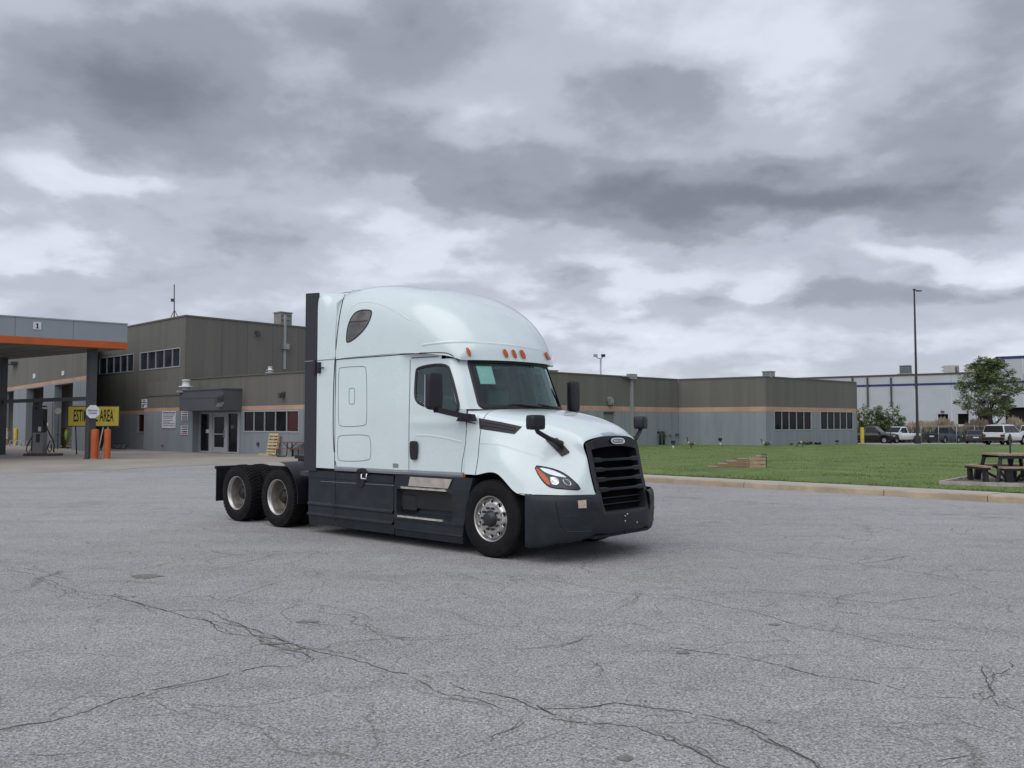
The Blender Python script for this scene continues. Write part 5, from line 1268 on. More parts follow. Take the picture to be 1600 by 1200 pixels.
lamp(b3, WC, 346, 623, .42); lamp(b3, WC, 348, 631, .22, GALV); lamp(b3, WW, 443.5, 616, .28); lamp(b1, WL2, 399.5, 520, .28)
sg = MB(); WW.pbox(sg, 264, 266, 695.5, 697, .425, .5); sg.build('hose_bib', DKGREY, b3); sg = MB(); WW.pbox(sg, 403.5, 406, 691, 696.5, .0, .08); sg.build('wall_socket', DKGREY, b3)
# right-hand building
b4 = thing('long_low_building', 'long low olive and grey building beyond the lawn with an orange stripe', 'building')
Pa, Pb, Pc, Pd = pz(870, 63.5), pz(1060, 73.4), pz(1197, 68.9), pz(1338, 78.3)
R0 = Wall(WR0.B + Vector((.05, 0)), Pa); R1 = Wall(Pa, Pb); R2 = Wall(Pb, Pc); R3 = Wall(Pc, Pd)
RB = [(2.83, 0), (3.20, 1), (99, 2)]
w1 = window_strip(b4, R3, 1209.5, 1267.5, 642.3, 672.3, [1221.5, 1232.8, 1244.5, 1256]); w2 = window_strip(b4, R3, 1281.5, 1332.5, 643, 671.5, [1292.8, 1302.8, 1312.6, 1322.5])
dro = (R1.u(943), R1.u(958.5), -.1, R1.z(950, 645))
wall_panels(b4, R0, -.1, 5.6, RB, [], [6, 12]); wall_panels(b4, R1, -.1, 5.6, RB, [dro], [R1.u(912), R1.u(971)])
wall_panels(b4, R2, -.1, 5.6, RB, [], [R2.L * .985]); wall_panels(b4, R3, -.3, 5.6, RB, [w1, w2], [R3.u(1275)])
fd = MB(); R1.box(fd, dro[0], dro[1], -.1, dro[3], -.12, -.08); R1.box(fd, dro[0] + .05, dro[1] - .05, -.1, dro[3] - .08, -.08, -.05); fd.build('service_door', mat('grey_door', (.15, .17, .17), .6), b4)
fd = MB(); R1.box(fd, dro[0] - .02, dro[1] + .02, dro[3], dro[3] + .10, 0, .12); fd.build('door_hood', DKGREY, b4)
lamp(b4, R1, 951.5, 625, .5, GALV); lamp(b4, R1, 951.5, 631, .22)
pp = MB(); R1.pbox(pp, 984.2, 987.4, 592, 690, .0, .18); pp.build('downpipe', mat('pale_pipe', (.27, .28, .27), .6), b4)
pp = MB(); R1.pbox(pp, 979, 990, 584.5, 592.5, .0, .4); R1.pbox(pp, 971, 980, 588, 589.5, .1, .3); pp.build('rainwater_head', GALV, b4)
for px in (892, 1010, 1140, 1240):
    pass
back = Pd + Vector((-8, 18)); roof_poly(b4, [WR0.B + Vector((.05, 0)), Pa, Pb, Pc, Pd, back, Vector((-8, 85))], 5.4); back_wall(b4, Pd, back, -1, 5.6); back_wall(b4, back, Vector((-8, 85)), -1, 5.6)
def roof_box(name, label, cat, W, x0, x1, y0, y1, out, m, d=1.0, group=None, slats=0, flat=False):
    mb = MB(); ua, ub = W.u(x0), W.u(x1); xm = (x0 + x1) / 2; z0, z1 = W.z(xm, y1), W.z(xm, y0); W.box(mb, ua, ub, z0, z1, out - d, out); o = mb.build(name, m); tag(o, label, cat, group)
    c = MB(); W.box(c, ua - .06 * (1 if ub > ua else -1), ub + .06 * (1 if ub > ua else -1), z1, z1 + .07, out - d - .05, out + .05); c.build('lid', m, o)
    n = slats or 3
    for k in range(n):
        s_ = MB(); zq = z0 + (z1 - z0) * (k + .5) / n; W.box(s_, ua + (ub - ua) * .08, ub - (ub - ua) * .08, zq - .02, zq + .02, out, out + .03); s_.build('louvre', DKGREY, o)
    return o
roof_box('roof_vent', 'square grey roof vent above the right corner of the long low building', 'roof vent', R2, 1188.5, 1202, 580.5, 589.5, -.5, GALV, 1.0)
roof_box('roof_vent', 'pale flat roof vent just above the truck\'s windscreen pillar', 'roof vent', R1, 873, 886, 578.5, 585, -1.0, GALV, 1.0)
roof_box('air_handler', 'boxy rooftop unit behind the parapet of the two-storey block', 'rooftop unit', WL2, 440, 457.5, 488.5, 512, -.25, mat('beige_unit', (.22, .22, .20), .6, 0, .1, 2), 0.9)
pp = MB(); WL2.pbox(pp, 441.8, 444.6, 492, 577, .0, .12); pp.build('conduit', mat('pale_conduit', (.30, .31, .31), .6), b1); pp = MB(); WL2.pbox(pp, 439, 447.5, 537.5, 546, .0, .3); pp.build('conduit_box', GALV, b1)
pp = MB(); WL2.pbox(pp, 288, 322, 594.5, 598, .0, .35); pp.build('flashing', SEAM2, b1)
def mushroom(name, label, px, py0, py1, Y, r):
    t = thing(name, label, 'roof vent'); p = atY(px, py1, Y); q = atY(px, py0, Y); h = q.z - p.z; mb = MB()
    mb.lathe([(r * .55, 0), (r * .55, h * .35)], 'z', p, 20); mb.build('stack', WHITEM, t)
    mb = MB(); mb.lathe([(r * 1.0, h * .30), (r * 1.05, h * .38), (r * .55, h * .46), (r * .5, h * .85), (r * .62, h * .88), (r * .60, h * .97), (r * .2, h), (0, h)], 'z', p, 20); mb.build('cowl', WHITEM, t)
    mb = MB(); mb.box(p.x - r, p.x + r, p.y - r, p.y + r, p.z - .12, p.z); mb.build('base', GALV, t)
mushroom('exhaust_fan', 'white mushroom exhaust fan on the low roof left of the entrance', 290.5, 593, 610.5, 52.6, .42); mushroom('exhaust_fan', 'small white domed vent on the low roof near the truck', 422, 572.8, 581.5, 50.0, .22)
# antenna on the roof corner
an = thing('antenna', 'thin antenna mast on a tripod at the roof corner of the two-storey block', 'antenna'); p = atY(272.3, 497, 56.5); t_ = atY(272.3, 444.5, 56.5)
mb = MB(); mb.tube([p, t_], .035, 6); mb.build('mast', DKGREY, an)
for a in (0, 2.1, 4.2): mb = MB(); mb.tube([(p.x + .30 * cos(a), p.y + .3 * sin(a), p.z - .05), (p.x, p.y, p.z + .55)], .025, 5); mb.build('leg', DKGREY, an)
bx_ = atY(269.5, 469, 56.4); mb = MB(); mb.box(bx_.x - .09, bx_.x + .09, bx_.y - .08, bx_.y + .08, bx_.z - .1, bx_.z + .1); mb.build('junction_box', DKGREY, an)
# wall signs
def wall_sign(name, label, W, x0, x1, y0, y1, out, lines, hdr=None, m=SIGNW):
    mb = MB(); W.pbox(mb, x0, x1, y0, y1, out, out + .03); o = mb.build(name, m); tag(o, label, 'sign')
    for (ya, yb, xa, xb, mm) in lines:
        l = MB(); k = random.Random(int(ya * 10)); x = xa
        while x < xb:
            w = k.uniform(.7, 2.2); W.pbox(l, x, min(xb, x + w), ya, yb, out + .031, out + .035); x += w + k.uniform(.2, .5)
        tag(l.build('print_line', mm, o), kind='stuff')
    return o
wall_sign('wall_sign', 'large white notice with a blue heading on the grey wall left of the entrance', WW, 264, 285.2, 642.5, 668.8, .43, [(644, 646.2, 265, 284.2, BLUET), (648, 648.9, 265.5, 283.5, BLACKT), (650.5, 651.4, 265.5, 282, BLACKT), (653, 653.9, 266, 280, BLACKT), (656.5, 657.3, 266, 281, BLACKT), (659, 659.9, 266, 277, BLACKT), (661.5, 662.4, 265.5, 283.5, BLACKT), (664.5, 665.3, 266, 284, BLACKT)])
wall_sign('wall_sign', 'small white sign of red and black lettering, upper of the pair beside the entrance', WW, 294.2, 304.7, 642, 656.8, .43, [(643.2, 645.3, 295.3, 303.7, REDT), (647, 649, 295.3, 303.7, BLACKT), (650.6, 652.6, 295.3, 303.7, BLACKT), (653.8, 655.8, 295.3, 303.7, BLACKT)])
wall_sign('wall_sign', 'small white sign of dark lettering, lower of the pair beside the entrance', WW, 293.6, 304.9, 665, 679.2, .43, [(666.2, 668, 295, 304, BLACKT), (669.8, 671.6, 295, 304, BLACKT), (673.4, 675.4, 295, 304, BLACKT), (676.6, 678.2, 295, 304, REDT)])
wall_sign('wall_sign', 'narrow upright white sign on the corner above the orange stripe', WW, 231.5, 239.8, 624, 637.5, .43, [(625, 627, 234, 237.5, BLUET), (628.2, 629.6, 232, 239, BLACKT), (631.5, 632.8, 233.3, 239, REDT), (633, 636.4, 232.6, 235, BLACKT)])
# ------------------------------------------------------------------ fuel canopy
cp = thing('fuel_canopy', 'flat fuel canopy with grey fascia, orange band and number plate', 'canopy')
c0 = Vector((-19.7, 43.1)); d1 = Vector((-4.4, -3.4)).normalized(); d2 = Vector((-7.3, 4.9)).normalized()
c1 = c0 + d1 * 15; c2 = c1 + d2 * 26; c3 = c0 + d2 * 26
def slab(mb, pts, z0, z1, mi=0): mb.add([(p[0], p[1], z0) for p in pts] + [(p[0], p[1], z1) for p in pts], [(3, 2, 1, 0), (4, 5, 6, 7), (0, 1, 5, 4), (1, 2, 6, 5), (2, 3, 7, 6), (3, 0, 4, 7)], mi); return mb
def ins(k): c = (c0 + c1 + c2 + c3) / 4; return [p + (c - p).normalized() * k for p in (c0, c1, c2, c3)]
slab(MB(), ins(0), 5.94, 6.86).build('fascia', FASCIA, cp); slab(MB(), ins(-.03), 5.60, 5.94).build('orange_band', ORANGE, cp); slab(MB(), ins(-.04), 6.86, 6.92).build('edge_trim', GALV, cp)
slab(MB(), ins(.12), 5.58, 5.598).build('soffit', mat('canopy_soffit', (.15, .145, .135), .7, 0, .15, .4, coord='World', vsc=(1, 1, 1)), cp)
for k in range(1, 12):
    a = c0 + d1 * (15 * k / 12); b = c3 + d1 * (15 * k / 12); m_ = MB(); m_.bar((a.x + d2.x * .2, a.y + d2.y * .2, 5.575), (b.x, b.y, 5.575), .025, .012); m_.build('soffit_joint', DKGREY, cp)
FW = Wall(c1, c0)
for k in range(1, 6): m_ = MB(); FW.box(m_, 15 * k / 6 - .006, 15 * k / 6 + .006, 5.95, 6.86, .001, .004); m_.build('fascia_joint', SEAM2, cp)
npl = MB(); FW.pbox(npl, 48.6, 61, 503.2, 514.8, .005, .03); npl = npl.build('number_plate', SIGNW, cp)
nm = MB(); FW.pbox(nm, 54.0, 56.2, 505.2, 512.6, .031, .034); FW.pbox(nm, 52.4, 54.0, 505.9, 507.2, .031, .034); FW.pbox(nm, 52.2, 58.0, 512.0, 513.2, .031, .035); nm.build('number', BLACKT, npl)
pA, pB = pz(142.3, 43.0), pz(3.5, 48.9); PD = (pB - pA).normalized(); PN = Vector((PD.y, -PD.x))
def post(p, w=.36):
    m_ = MB(); m_.box(-w / 2, w / 2, -w / 2, w / 2, 0, 5.58, rz=atan2(PD.y, PD.x), c=(p.x, p.y, 0)); m_.box(-w * .6, w * .6, -w * .6, w * .6, 0, .05, rz=atan2(PD.y, PD.x), c=(p.x, p.y, 0)); m_.build('post', DKGREY, cp)
post(pA); post(pB)
for k in (1, 2): post(pA + d1 * 0 + PD * 0 + (pB - pA) * (1 + k * .95)) if False else None
pC = pA + d1 * 8.5; pDD = pB + d1 * 8.5; post(pC); post(pDD)
m_ = MB(); m_.bar((pA.x, pA.y, 3.07), (pB.x, pB.y, 3.07), .14, .20); m_.build('cross_beam', DKGREY, cp)
# octagonal sign on the post
def octo(name, label, c, r, rows, mface=SIGNW, pole=None):
    t = thing(name, label, 'sign', (c.x, c.y, 0)); a0 = atan2(-c.x, c.y); m_ = MB(); n = 8
    pts = [(r * cos(pi / 8 + 2 * pi * k / n), r * sin(pi / 8 + 2 * pi * k / n)) for k in range(n)]
    m_.prism(pts, -.012, .012, 'xz'); o = m_.build('sign_face', mface, t); o.location = (0, 0, c.z)
    for (tx, dz, sz) in rows: text_mesh('lettering', tx, sz, BLACKT, o, Matrix.Translation((0, -.016, dz)) @ Matrix.Rotation(pi / 2, 4, 'X'), .78, .001, .002)
    if pole: m_ = MB(); m_.tube([(0, .03, 0), (0, .03, c.z + r)], .03, 6); m_.build('pole', DKGREY, t)
    return t
c = atY(145.2, 643.2, 42.55); octo('octagonal_sign', 'white octagonal sign on the canopy post in front of the yellow sign', c, .355, [('PEDESTRIAN', .045, .115), ('CROSSING', -.085, .115)])
c = atY(91, 642.3, 60.0); octo('octagonal_sign', 'small weathered octagonal sign on a thin pole before the open bay', c, .245, [], mat('weathered_sign', (.28, .27, .24), .7, 0, .3, 6), True)
# estimate area sign
es_ = thing('estimate_sign', 'yellow ESTIMATE AREA board on struts behind the canopy post', 'sign'); Yb = 49.0
a = atY(106.8, 635, Yb); b = atY(185.6, 665.8, Yb); m_ = MB(); m_.box(a.x - .03, b.x + .03, Yb + .01, Yb + .07, b.z - .03, a.z + .03); m_.build('board_frame', DKGREY, es_)
m_ = MB(); m_.box(a.x + .02, b.x - .02, Yb - .01, Yb + .01, b.z + .02, a.z - .02); fb = m_.build('board_face', YSIGN, es_)
text_mesh('lettering', 'ESTIMATE AREA', .98, BLACKT, fb, Matrix.Translation(((a.x + b.x) / 2, Yb - .014, (a.z + b.z) / 2)) @ Matrix.Rotation(pi / 2, 4, 'X'), .335, .002, .012)
for (x0, y0, x1, y1) in ((162, 664, 152.5, 700), (170, 664, 159, 701), (168, 664, 172, 701), (118, 664, 120, 700)):
    p, q = atY(x0, y0, Yb + .1), atY(x1, y1, Yb + .25); q.z = max(q.z, 0); q.z = 0.0; m_ = MB(); m_.tube([p, q], .035, 6); m_.build('strut', WHITEM if x0 != 118 else DKGREY, es_)
# orange bollards and others
def bollard(name, label, px, pyb, pyt, rad, m, group=None, cap_m=None):
    g = G(px, pyb); t = thing(name, label, 'bollard', (g.x, g.y, 0), 0, group); h = atY(px, pyt, g.y).z
    m_ = MB(); m_.lathe([(rad * 1.01, 0), (rad, .02), (rad, h - rad * .35), (rad * .9, h - rad * .12), (rad * .55, h), (0, h + .01)], 'z', (0, 0, 0), 24); m_.build('sleeve', m, t)
    m_ = MB(); m_.lathe([(rad * 1.25, 0), (rad * 1.2, .03), (rad, .035)], 'z', (0, 0, 0), 24); m_.build('footing', CONC, t); return t
bollard('bollard', 'thick orange bollard touching the canopy post', 147.5, 717.8, 670.5, .185, ORANGE, 'orange bollards'); bollard('bollard', 'slimmer orange bollard right of the canopy post', 167.2, 717.8, 670.3, .155, ORANGE, 'orange bollards')
m_ = MB(); pq = G(154.5, 717.5); m_.tube([pq + Vector((-.1, .3, .9)), pq + Vector((-.05, .1, .5)), pq + Vector((.05, .05, .02))], .02, 6); o_ = m_.build('air_hose', mat('pale_hose', (.4, .38, .34), .7)); tag(o_, 'thin pale hose hanging between the two orange bollards', 'hose')
for px, yb, yt, lb in ((24.3, 696, 669, 'yellow bollard at the pillar between the two left bays'), (100, 699.5, 669, 'bright yellow bollard left of the rolling ladder'), (9.2, 695.5, 669, 'yellow bollard half hidden by the far canopy post'), (52.8, 698, 672, 'yellow bollard behind the fuel dispenser')):
    bollard('bollard', lb, px, yb, yt, .15 if px != 52.8 else .09, YELLOW, 'yellow bollards')
m_ = MB(); a = atY(84.5, 678.6, 60.5); b = atY(98, 680.2, 62); m_.tube([a, b], .03, 6); tag(m_.build('barrier_rail', GALV), 'thin pale rail beside the bright yellow bollard', 'rail')
m_ = MB(); a = G(8.5, 696); m_.box(-.3, .3, -.2, .2, .55, 1.15, c=tuple(a)); m_.box(-.05, .05, -.05, .05, 0, .55, c=tuple(a)); tag(m_.build('grey_cabinet', GALV), 'grey box on a stand beside the far canopy post', 'box')
m_ = MB(); a = G(33, 697.5)
for (dx, dz) in ((-.9, .02), (-.9, .45)): m_.tube([a + Vector((dx, 0, dz)), a + Vector((.45, 0, dz))], .03, 6)
for dx in (-.9, -.4, 0, .45): m_.tube([a + Vector((dx, 0, .02)), a + Vector((dx, 0, .45))], .03, 6)
tag(m_.build('low_rack', GALV), 'low pipe rack between the two left bays', 'rack')
# fuel dispenser
fd_ = thing('fuel_dispenser', 'grey truck fuel dispenser with hanging black hoses under the canopy', 'fuel dispenser', tuple(G(62, 712)))
m_ = MB(); m_.box(-.75, 1.15, -.35, .35, 0, .13, bev=.03); m_.build('island', mat('stained_island', (.10, .06, .055), .8, 0, .4, 4), fd_)
m_ = MB(); m_.box(-.30, .28, -.25, .25, .13, 1.30, bev=.02); m_.build('cabinet', mat('dispenser_grey', (.20, .205, .22), .5, 0, .1, 4), fd_)
m_ = MB(); m_.box(-.24, .26, -.22, .22, 1.30, 2.62, bev=.02); m_.build('display_head', mat('dispenser_black', (.012, .012, .02), .35), fd_)
m_ = MB(); m_.box(-.42, -.27, -.12, .12, .13, 2.78, bev=.01); m_.box(-.42, .30, -.10, .10, 2.72, 2.80); m_.build('mast', DKGREY, fd_)
m_ = MB(); m_.box(.02, .18, -.262, -.25, 1.36, 1.62); m_.build('screen', SIGNW, fd_)
m_ = MB(); m_.box(-.08, .12, -.27, -.25, .75, 1.22); m_.build('nozzle_holster', BLACKP, fd_)
m_ = MB(); m_.tube([(.25, -.1, 2.0), (.40, -.1, 1.6), (.62, -.12, 1.15), (.80, -.12, .85), (.86, -.12, .6), (.84, -.12, .2)], .035, 8); m_.build('hose', BLACKP, fd_)
m_ = MB(); m_.tube([(.64, -.12, .85), (.55, -.15, .62), (.50, -.15, .40), (.62, -.15, .20), (.75, -.15, .35), (.68, -.12, .62)], .03, 8); m_.build('hose', BLACKP, fd_)
m_ = MB(); m_.tube([(-.26, -.2, 1.2), (-.40, -.25, .9), (-.58, -.25, .55), (-.62, -.25, .30), (-.50, -.25, .12), (-.36, -.25, .35), (-.28, -.22, .8)], .028, 8); m_.build('hose', BLACKP, fd_)
# rolling ladders and clutter
def ladder(label, px, pyb, w, h, n, m, lean=.5):
    g = G(px, pyb); t = thing('rolling_ladder', label, 'ladder', tuple(g), radians(-20))
    for s in (-1, 1):
        r = MB(); r.tube([(s * w / 2, -.1, .08), (s * w / 2, lean, h)], .022, 6); r.tube([(s * w / 2, lean + .3, .08), (s * w / 2, lean, h)], .02, 6); r.tube([(s * w / 2, -.1, .08), (s * w / 2, lean + .3, .08)], .02, 6); r.build('rail', m, t)
        c = MB(); c.cyl((s * w / 2 - .02, -.1, .06), .06, .04, 'x', 12); c.build('wheel', BLACKP, t)
    for k in range(n):
        f = (k + .8) / (n + .3); r = MB(); y = -.1 + (lean + .1) * f; r.box(-w / 2, w / 2, y - .08, y + .10, h * f - .015, h * f + .015); r.build('step', m, t)
    return t
ladder('grey rolling step ladder left of the yellow sign struts', 111, 701, .42, 1.42, 6, GALV); ladder('wider pale rolling step ladder nearest the canopy post', 122, 702, .65, 1.45, 5, WHITEM, .7)
m_ = MB(); p = G(105, 701.5) + Vector((0, -.1, 0)); m_.lathe([(.06, .62), (.12, .75), (.14, 1.0), (.13, 1.2), (.07, 1.33), (.02, 1.4)], 'z', p, 10); m_.xf(Matrix.Identity(4)); tag(m_.build('safety_vest', mat('lime_fabric', (.24, .36, .10), .9, 0, .3, 12)), 'lime safety vest hung on the end of the grey rolling ladder', 'vest')
rk = thing('panel_rack', 'stack of white upright panels behind the canopy post', 'rack', tuple(G(131, 701)))
for k in range(4): m_ = MB(); m_.box(-.30 + .17 * k, -.16 + .17 * k, -.3 + .05 * k, .3, .12, 1.38 - .06 * k); m_.build('panel', WHITEM, rk)
for k in (-.35, .4): m_ = MB(); m_.tube([(k, -.32, 0), (k, -.32, 1.2)], .025, 6); m_.tube([(k, -.32, .05), (-k * .6, -.34, 1.1)], .018, 6); m_.build('upright', DKGREY, rk)
lr = thing('wall_rack', 'low dark metal rack lying against the grey wall right of the orange bollards', 'rack'); g = G(188, 702)
for dz in (.05, .42):
    m_ = MB(); m_.tube([(g.x - .55, g.y, dz), (g.x + .45 + dz * .3, g.y - .2, dz)], .03, 6); m_.build('rail', DKGREY, lr)
for k in range(3): m_ = MB(); x = g.x - .35 + .42 * k; m_.tube([(x - .12, g.y, .05), (x + .12, g.y - .1, .42)], .025, 6); m_.build('bar', DKGREY, lr)
m_ = MB(); m_.box(g.x - .5, g.x + .35, g.y - .02, g.y + .04, .12, .36); m_.build('panel', GALV, lr)
# pallet leaning by the window
pt = thing('pallet', 'wooden pallet standing on end against the grey wall beneath the windows', 'pallet', WW.P(WW.u(434), .35, 0), atan2(WW.d.y, WW.d.x)); 
for sx in (-.40, 0, .40): m_ = MB(); m_.box(sx - .02, sx + .02, -.06, .06, .02, 1.18); m_.build('stringer', WOODP, pt)
for k in range(7): m_ = MB(); z = .04 + .18 * k; m_.box(-.45 + random.uniform(-.02, .02), .45, -.082, -.062, z, z + (.10 if k % 3 else .13)); m_.build('board', WOODP, pt)
for k in range(4): m_ = MB(); z = .04 + .35 * k; m_.box(-.45, .45, .062, .082, z, z + .10); m_.build('board', WOODP, pt)
pt.rotation_euler = (radians(-9), 0, atan2(WW.d.y, WW.d.x))
m_ = MB(); q = WW.P(WW.u(430), .62, 0); m_.box(-.55, .45, -.12, .12, 0, .10, rz=atan2(WW.d.y, WW.d.x), c=q); tag(m_.build('timber_block', WOODP), 'loose timber lying at the foot of the leaning pallet', 'timber')
# red picnic table
RTM = mat('red_brown_bench', (.20, .06, .045), .6, 0, .2, 6)
rt = thing('picnic_table', 'red-topped picnic table with black tube legs behind the truck', 'picnic table', tuple(G(462, 713.5)), radians(-20))
for k in range(4): m_ = MB(); m_.box(-.60, 1.5, -.36 + .185 * k, -.19 + .185 * k, .76, .80); m_.build('top_plank', RTM, rt)
for s in (-1, 1): m_ = MB(); m_.box(-1.0, 1.2, s * .72 - .12, s * .72 + .12, .42, .46); m_.build('bench_plank', RTM, rt)
for x in (-.45, .9):
    for s in (-1, 1):
        m_ = MB(); m_.tube([(x - .25, s * .72, .42), (x - .25, s * .74, .1), (x - .2, s * .70, .03), (x, s * .3, .03), (x + .05, s * .25, .10), (x + .05, s * .22, .76)], .032, 8); m_.build('leg', BLACKP, rt)
    m_ = MB(); m_.tube([(x + .05, 0, .4), (x + .5, 0, .75)], .02, 6); m_.tube([(x + .05, 0, .4), (x - .35, 0, .75)], .02, 6); m_.build('brace', BLACKP, rt)
# ------------------------------------------------------------------ lawn things
def onlawn(px, py):
    p = G(px, py, .1)
    for _ in range(6): p = G(px, py, lawn_z(p.x, p.y) + .02)
    return p
# timber table with umbrella pole
tc = onlawn(1580, 753.5)
tb = thing('picnic_table', 'square timber picnic table with attached benches and black umbrella pole at the right edge', 'picnic table', tuple(tc), radians(-6))
for k in range(9): m_ = MB(); a_ = -.73 + .163 * k; m_.box(a_, a_ + .15, -.72, .72, .745 + random.uniform(-.004, .004), .79); m_.build('top_plank', WOOD, tb)
for s in (-1, 1): m_ = MB(); m_.box(-.68, .68, s * .67 - .03, s * .67 + .03, .66, .744); m_.build('apron', BLACKP, tb)
CREAM = mat('cream_bench_end', (.52, .50, .40), .8, 0, .1, 6)
for q in range(4):
    R_ = Matrix.Rotation(q * pi / 2, 4, 'Z')
    for k in range(2): m_ = MB(); m_.box(-.86, .86, -1.28 + .15 * k, -1.14 + .15 * k, .42, .465); m_.xf(R_); m_.build('bench_plank', WOOD, tb)
    m_ = MB(); m_.box(-.80, .80, -1.24, -1.03, .36, .42); m_.xf(R_); m_.build('bench_rail', BLACKP, tb)
    for s in (-1, 1):
        m_ = MB(); m_.bar((s * .62, -.62, .68), (s * .80, -.80, .0), .10, .10); m_.xf(R_); m_.build('leg', BLACKP, tb) if s == 1 else None
        m_ = MB(); m_.prism([(s * .62 - .10, .36), (s * .62 + .10, .36), (s * .62 + .18, 0), (s * .62 - .06, 0)], -1.20, -1.08, 'xz'); m_.xf(R_); m_.build('bench_leg', BLACKP, tb)
    m_ = MB(); m_.bar((0, -1.1, .38), (0, -.30, .05), .07, .07); m_.xf(R_); m_.build('brace', BLACKP, tb)
m_ = MB(); m_.tube([(0, 0, .0), (0, 0, 1.32)], .030, 10); m_.build('umbrella_pole', BLACKP, tb)
m_ = MB(); m_.lathe([(.26, 0), (.26, .06), (.07, .10), (.06, .40), (.11, .66), (.11, .74)], 'z', (0, 0, 0), 16); m_.build('pedestal', BLACKP, tb)
tb.scale = (.77, .77, 1)
# pad with timber edging
GRAV = mat('pad_gravel', (.16, .12, .095), .95, 0, .35, 14, .8, 40, coord='World')
pc = onlawn(1467, 757); pe = onlawn(1519, 747); pf = onlawn(1640, 762)
pf = pc + (pf - pc).normalized() * 5.2; pe2 = pc + (pe - pc).normalized() * 4.6
quad = [pc, pf, pf + (pe2 - pc), pe2]
flat_poly('gravel_pad', GRAV, quad, .20)
def timber(name, label, a, b, w, z0, z1, m=WOOD2, par=None):
    m_ = MB(); a = Vector((a[0], a[1], 0)); b = Vector((b[0], b[1], 0)); d = (b - a).normalized(); n = Vector((-d.y, d.x, 0)) * w / 2
    m_.add([(*(a - n).xy, z0), (*(b - n).xy, z0), (*(b + n).xy, z0), (*(a + n).xy, z0), (*(a - n).xy, z1), (*(b - n).xy, z1), (*(b + n).xy, z1), (*(a + n).xy, z1)], [(0, 3, 2, 1), (4, 5, 6, 7), (0, 1, 5, 4), (1, 2, 6, 5), (2, 3, 7, 6), (3, 0, 4, 7)])
    return m_.build(name, m, par)
GREYT = mat('grey_edging_timber', (.36, .34, .31), .85, 0, .2, 4, .3, 30)
ed = thing('timber_edging', 'weathered timber edging round the gravel pad of the picnic table', 'edging')
for k in range(2): a_ = pc.lerp(pf, k / 2 + .003); b_ = pc.lerp(pf, (k + 1) / 2 - .003); timber('edging_board', '', a_, b_, .09, .1, .265, GREYT, ed)
for k in range(2): a_ = pc.lerp(pe2, k / 2 + .03); b_ = pc.lerp(pe2, (k + 1) / 2 - .003); timber('edging_board', '', a_, b_, .09, .1, .255, GREYT, ed)
# stepped landscape timbers
st_ = thing('stepped_planter', 'brown stepped timber planter box on the lawn', 'planter'); sb = onlawn(1183, 731); sa = onlawn(1113, 728)
dv = Vector((1, -.12, 0)).normalized(); nv = Vector((.12, 1, 0)).normalized()
PL2 = mat('pale_timber_top', (.44, .34, .25), .8, 0, .15, 5)
lv = [(-1.78, .10), (-1.36, .22), (-1.02, .33), (-.42, .42), (.30, .52)]
z_b = lawn_z(sb.x, sb.y)
for i, (x0_, h_) in enumerate([(-1.78, .07), (-1.42, .17), (-1.08, .27), (-.70, .36)]):
    a_ = sb + dv * x0_ + nv * (.02 * i); b_ = sb + dv * (-.30) + nv * (.02 * i); timber('timber', '', a_, b_, .14, z_b + h_ - .095, z_b + h_ - .025, WOOD2, st_); timber('timber', '', a_, a_ + dv * .36, .16, z_b + h_ - .018, z_b + h_ + .004, PL2, st_); a2_ = sb + dv * x0_ + nv * .6; b2_ = sb + dv * -.3 + nv * .6; timber('timber', '', a2_, b2_, .14, z_b + h_ - .10, z_b + h_, WOOD2, st_)
for h0, h1 in ((0, .15), (.155, .30), (.305, .42)): timber('timber', '', sb + dv * -.29, sb + dv * .30, .14, z_b + h0, z_b + h1 - .012, mat('tan_timber', (.36, .26, .18), .85, 0, .2, 5) if 'tan_timber' not in bpy.data.materials else bpy.data.materials['tan_timber'], st_)
for h0, h1 in ((0, .15), (.155, .30), (.305, .44)): timber('timber', '', sb + dv * .24 + nv * .08, sb + dv * .24 + nv * .75, .12, z_b + h0, z_b + h1, WOOD2, st_)
timber('timber', '', sb + dv * -.05, sb + dv * .33, .17, z_b + .442, z_b + .47, PL2, st_); timber('timber', '', sb + dv * .18 + nv * .1, sb + dv * .36 + nv * .1, .05, z_b, z_b + .52, DKGREY, st_)
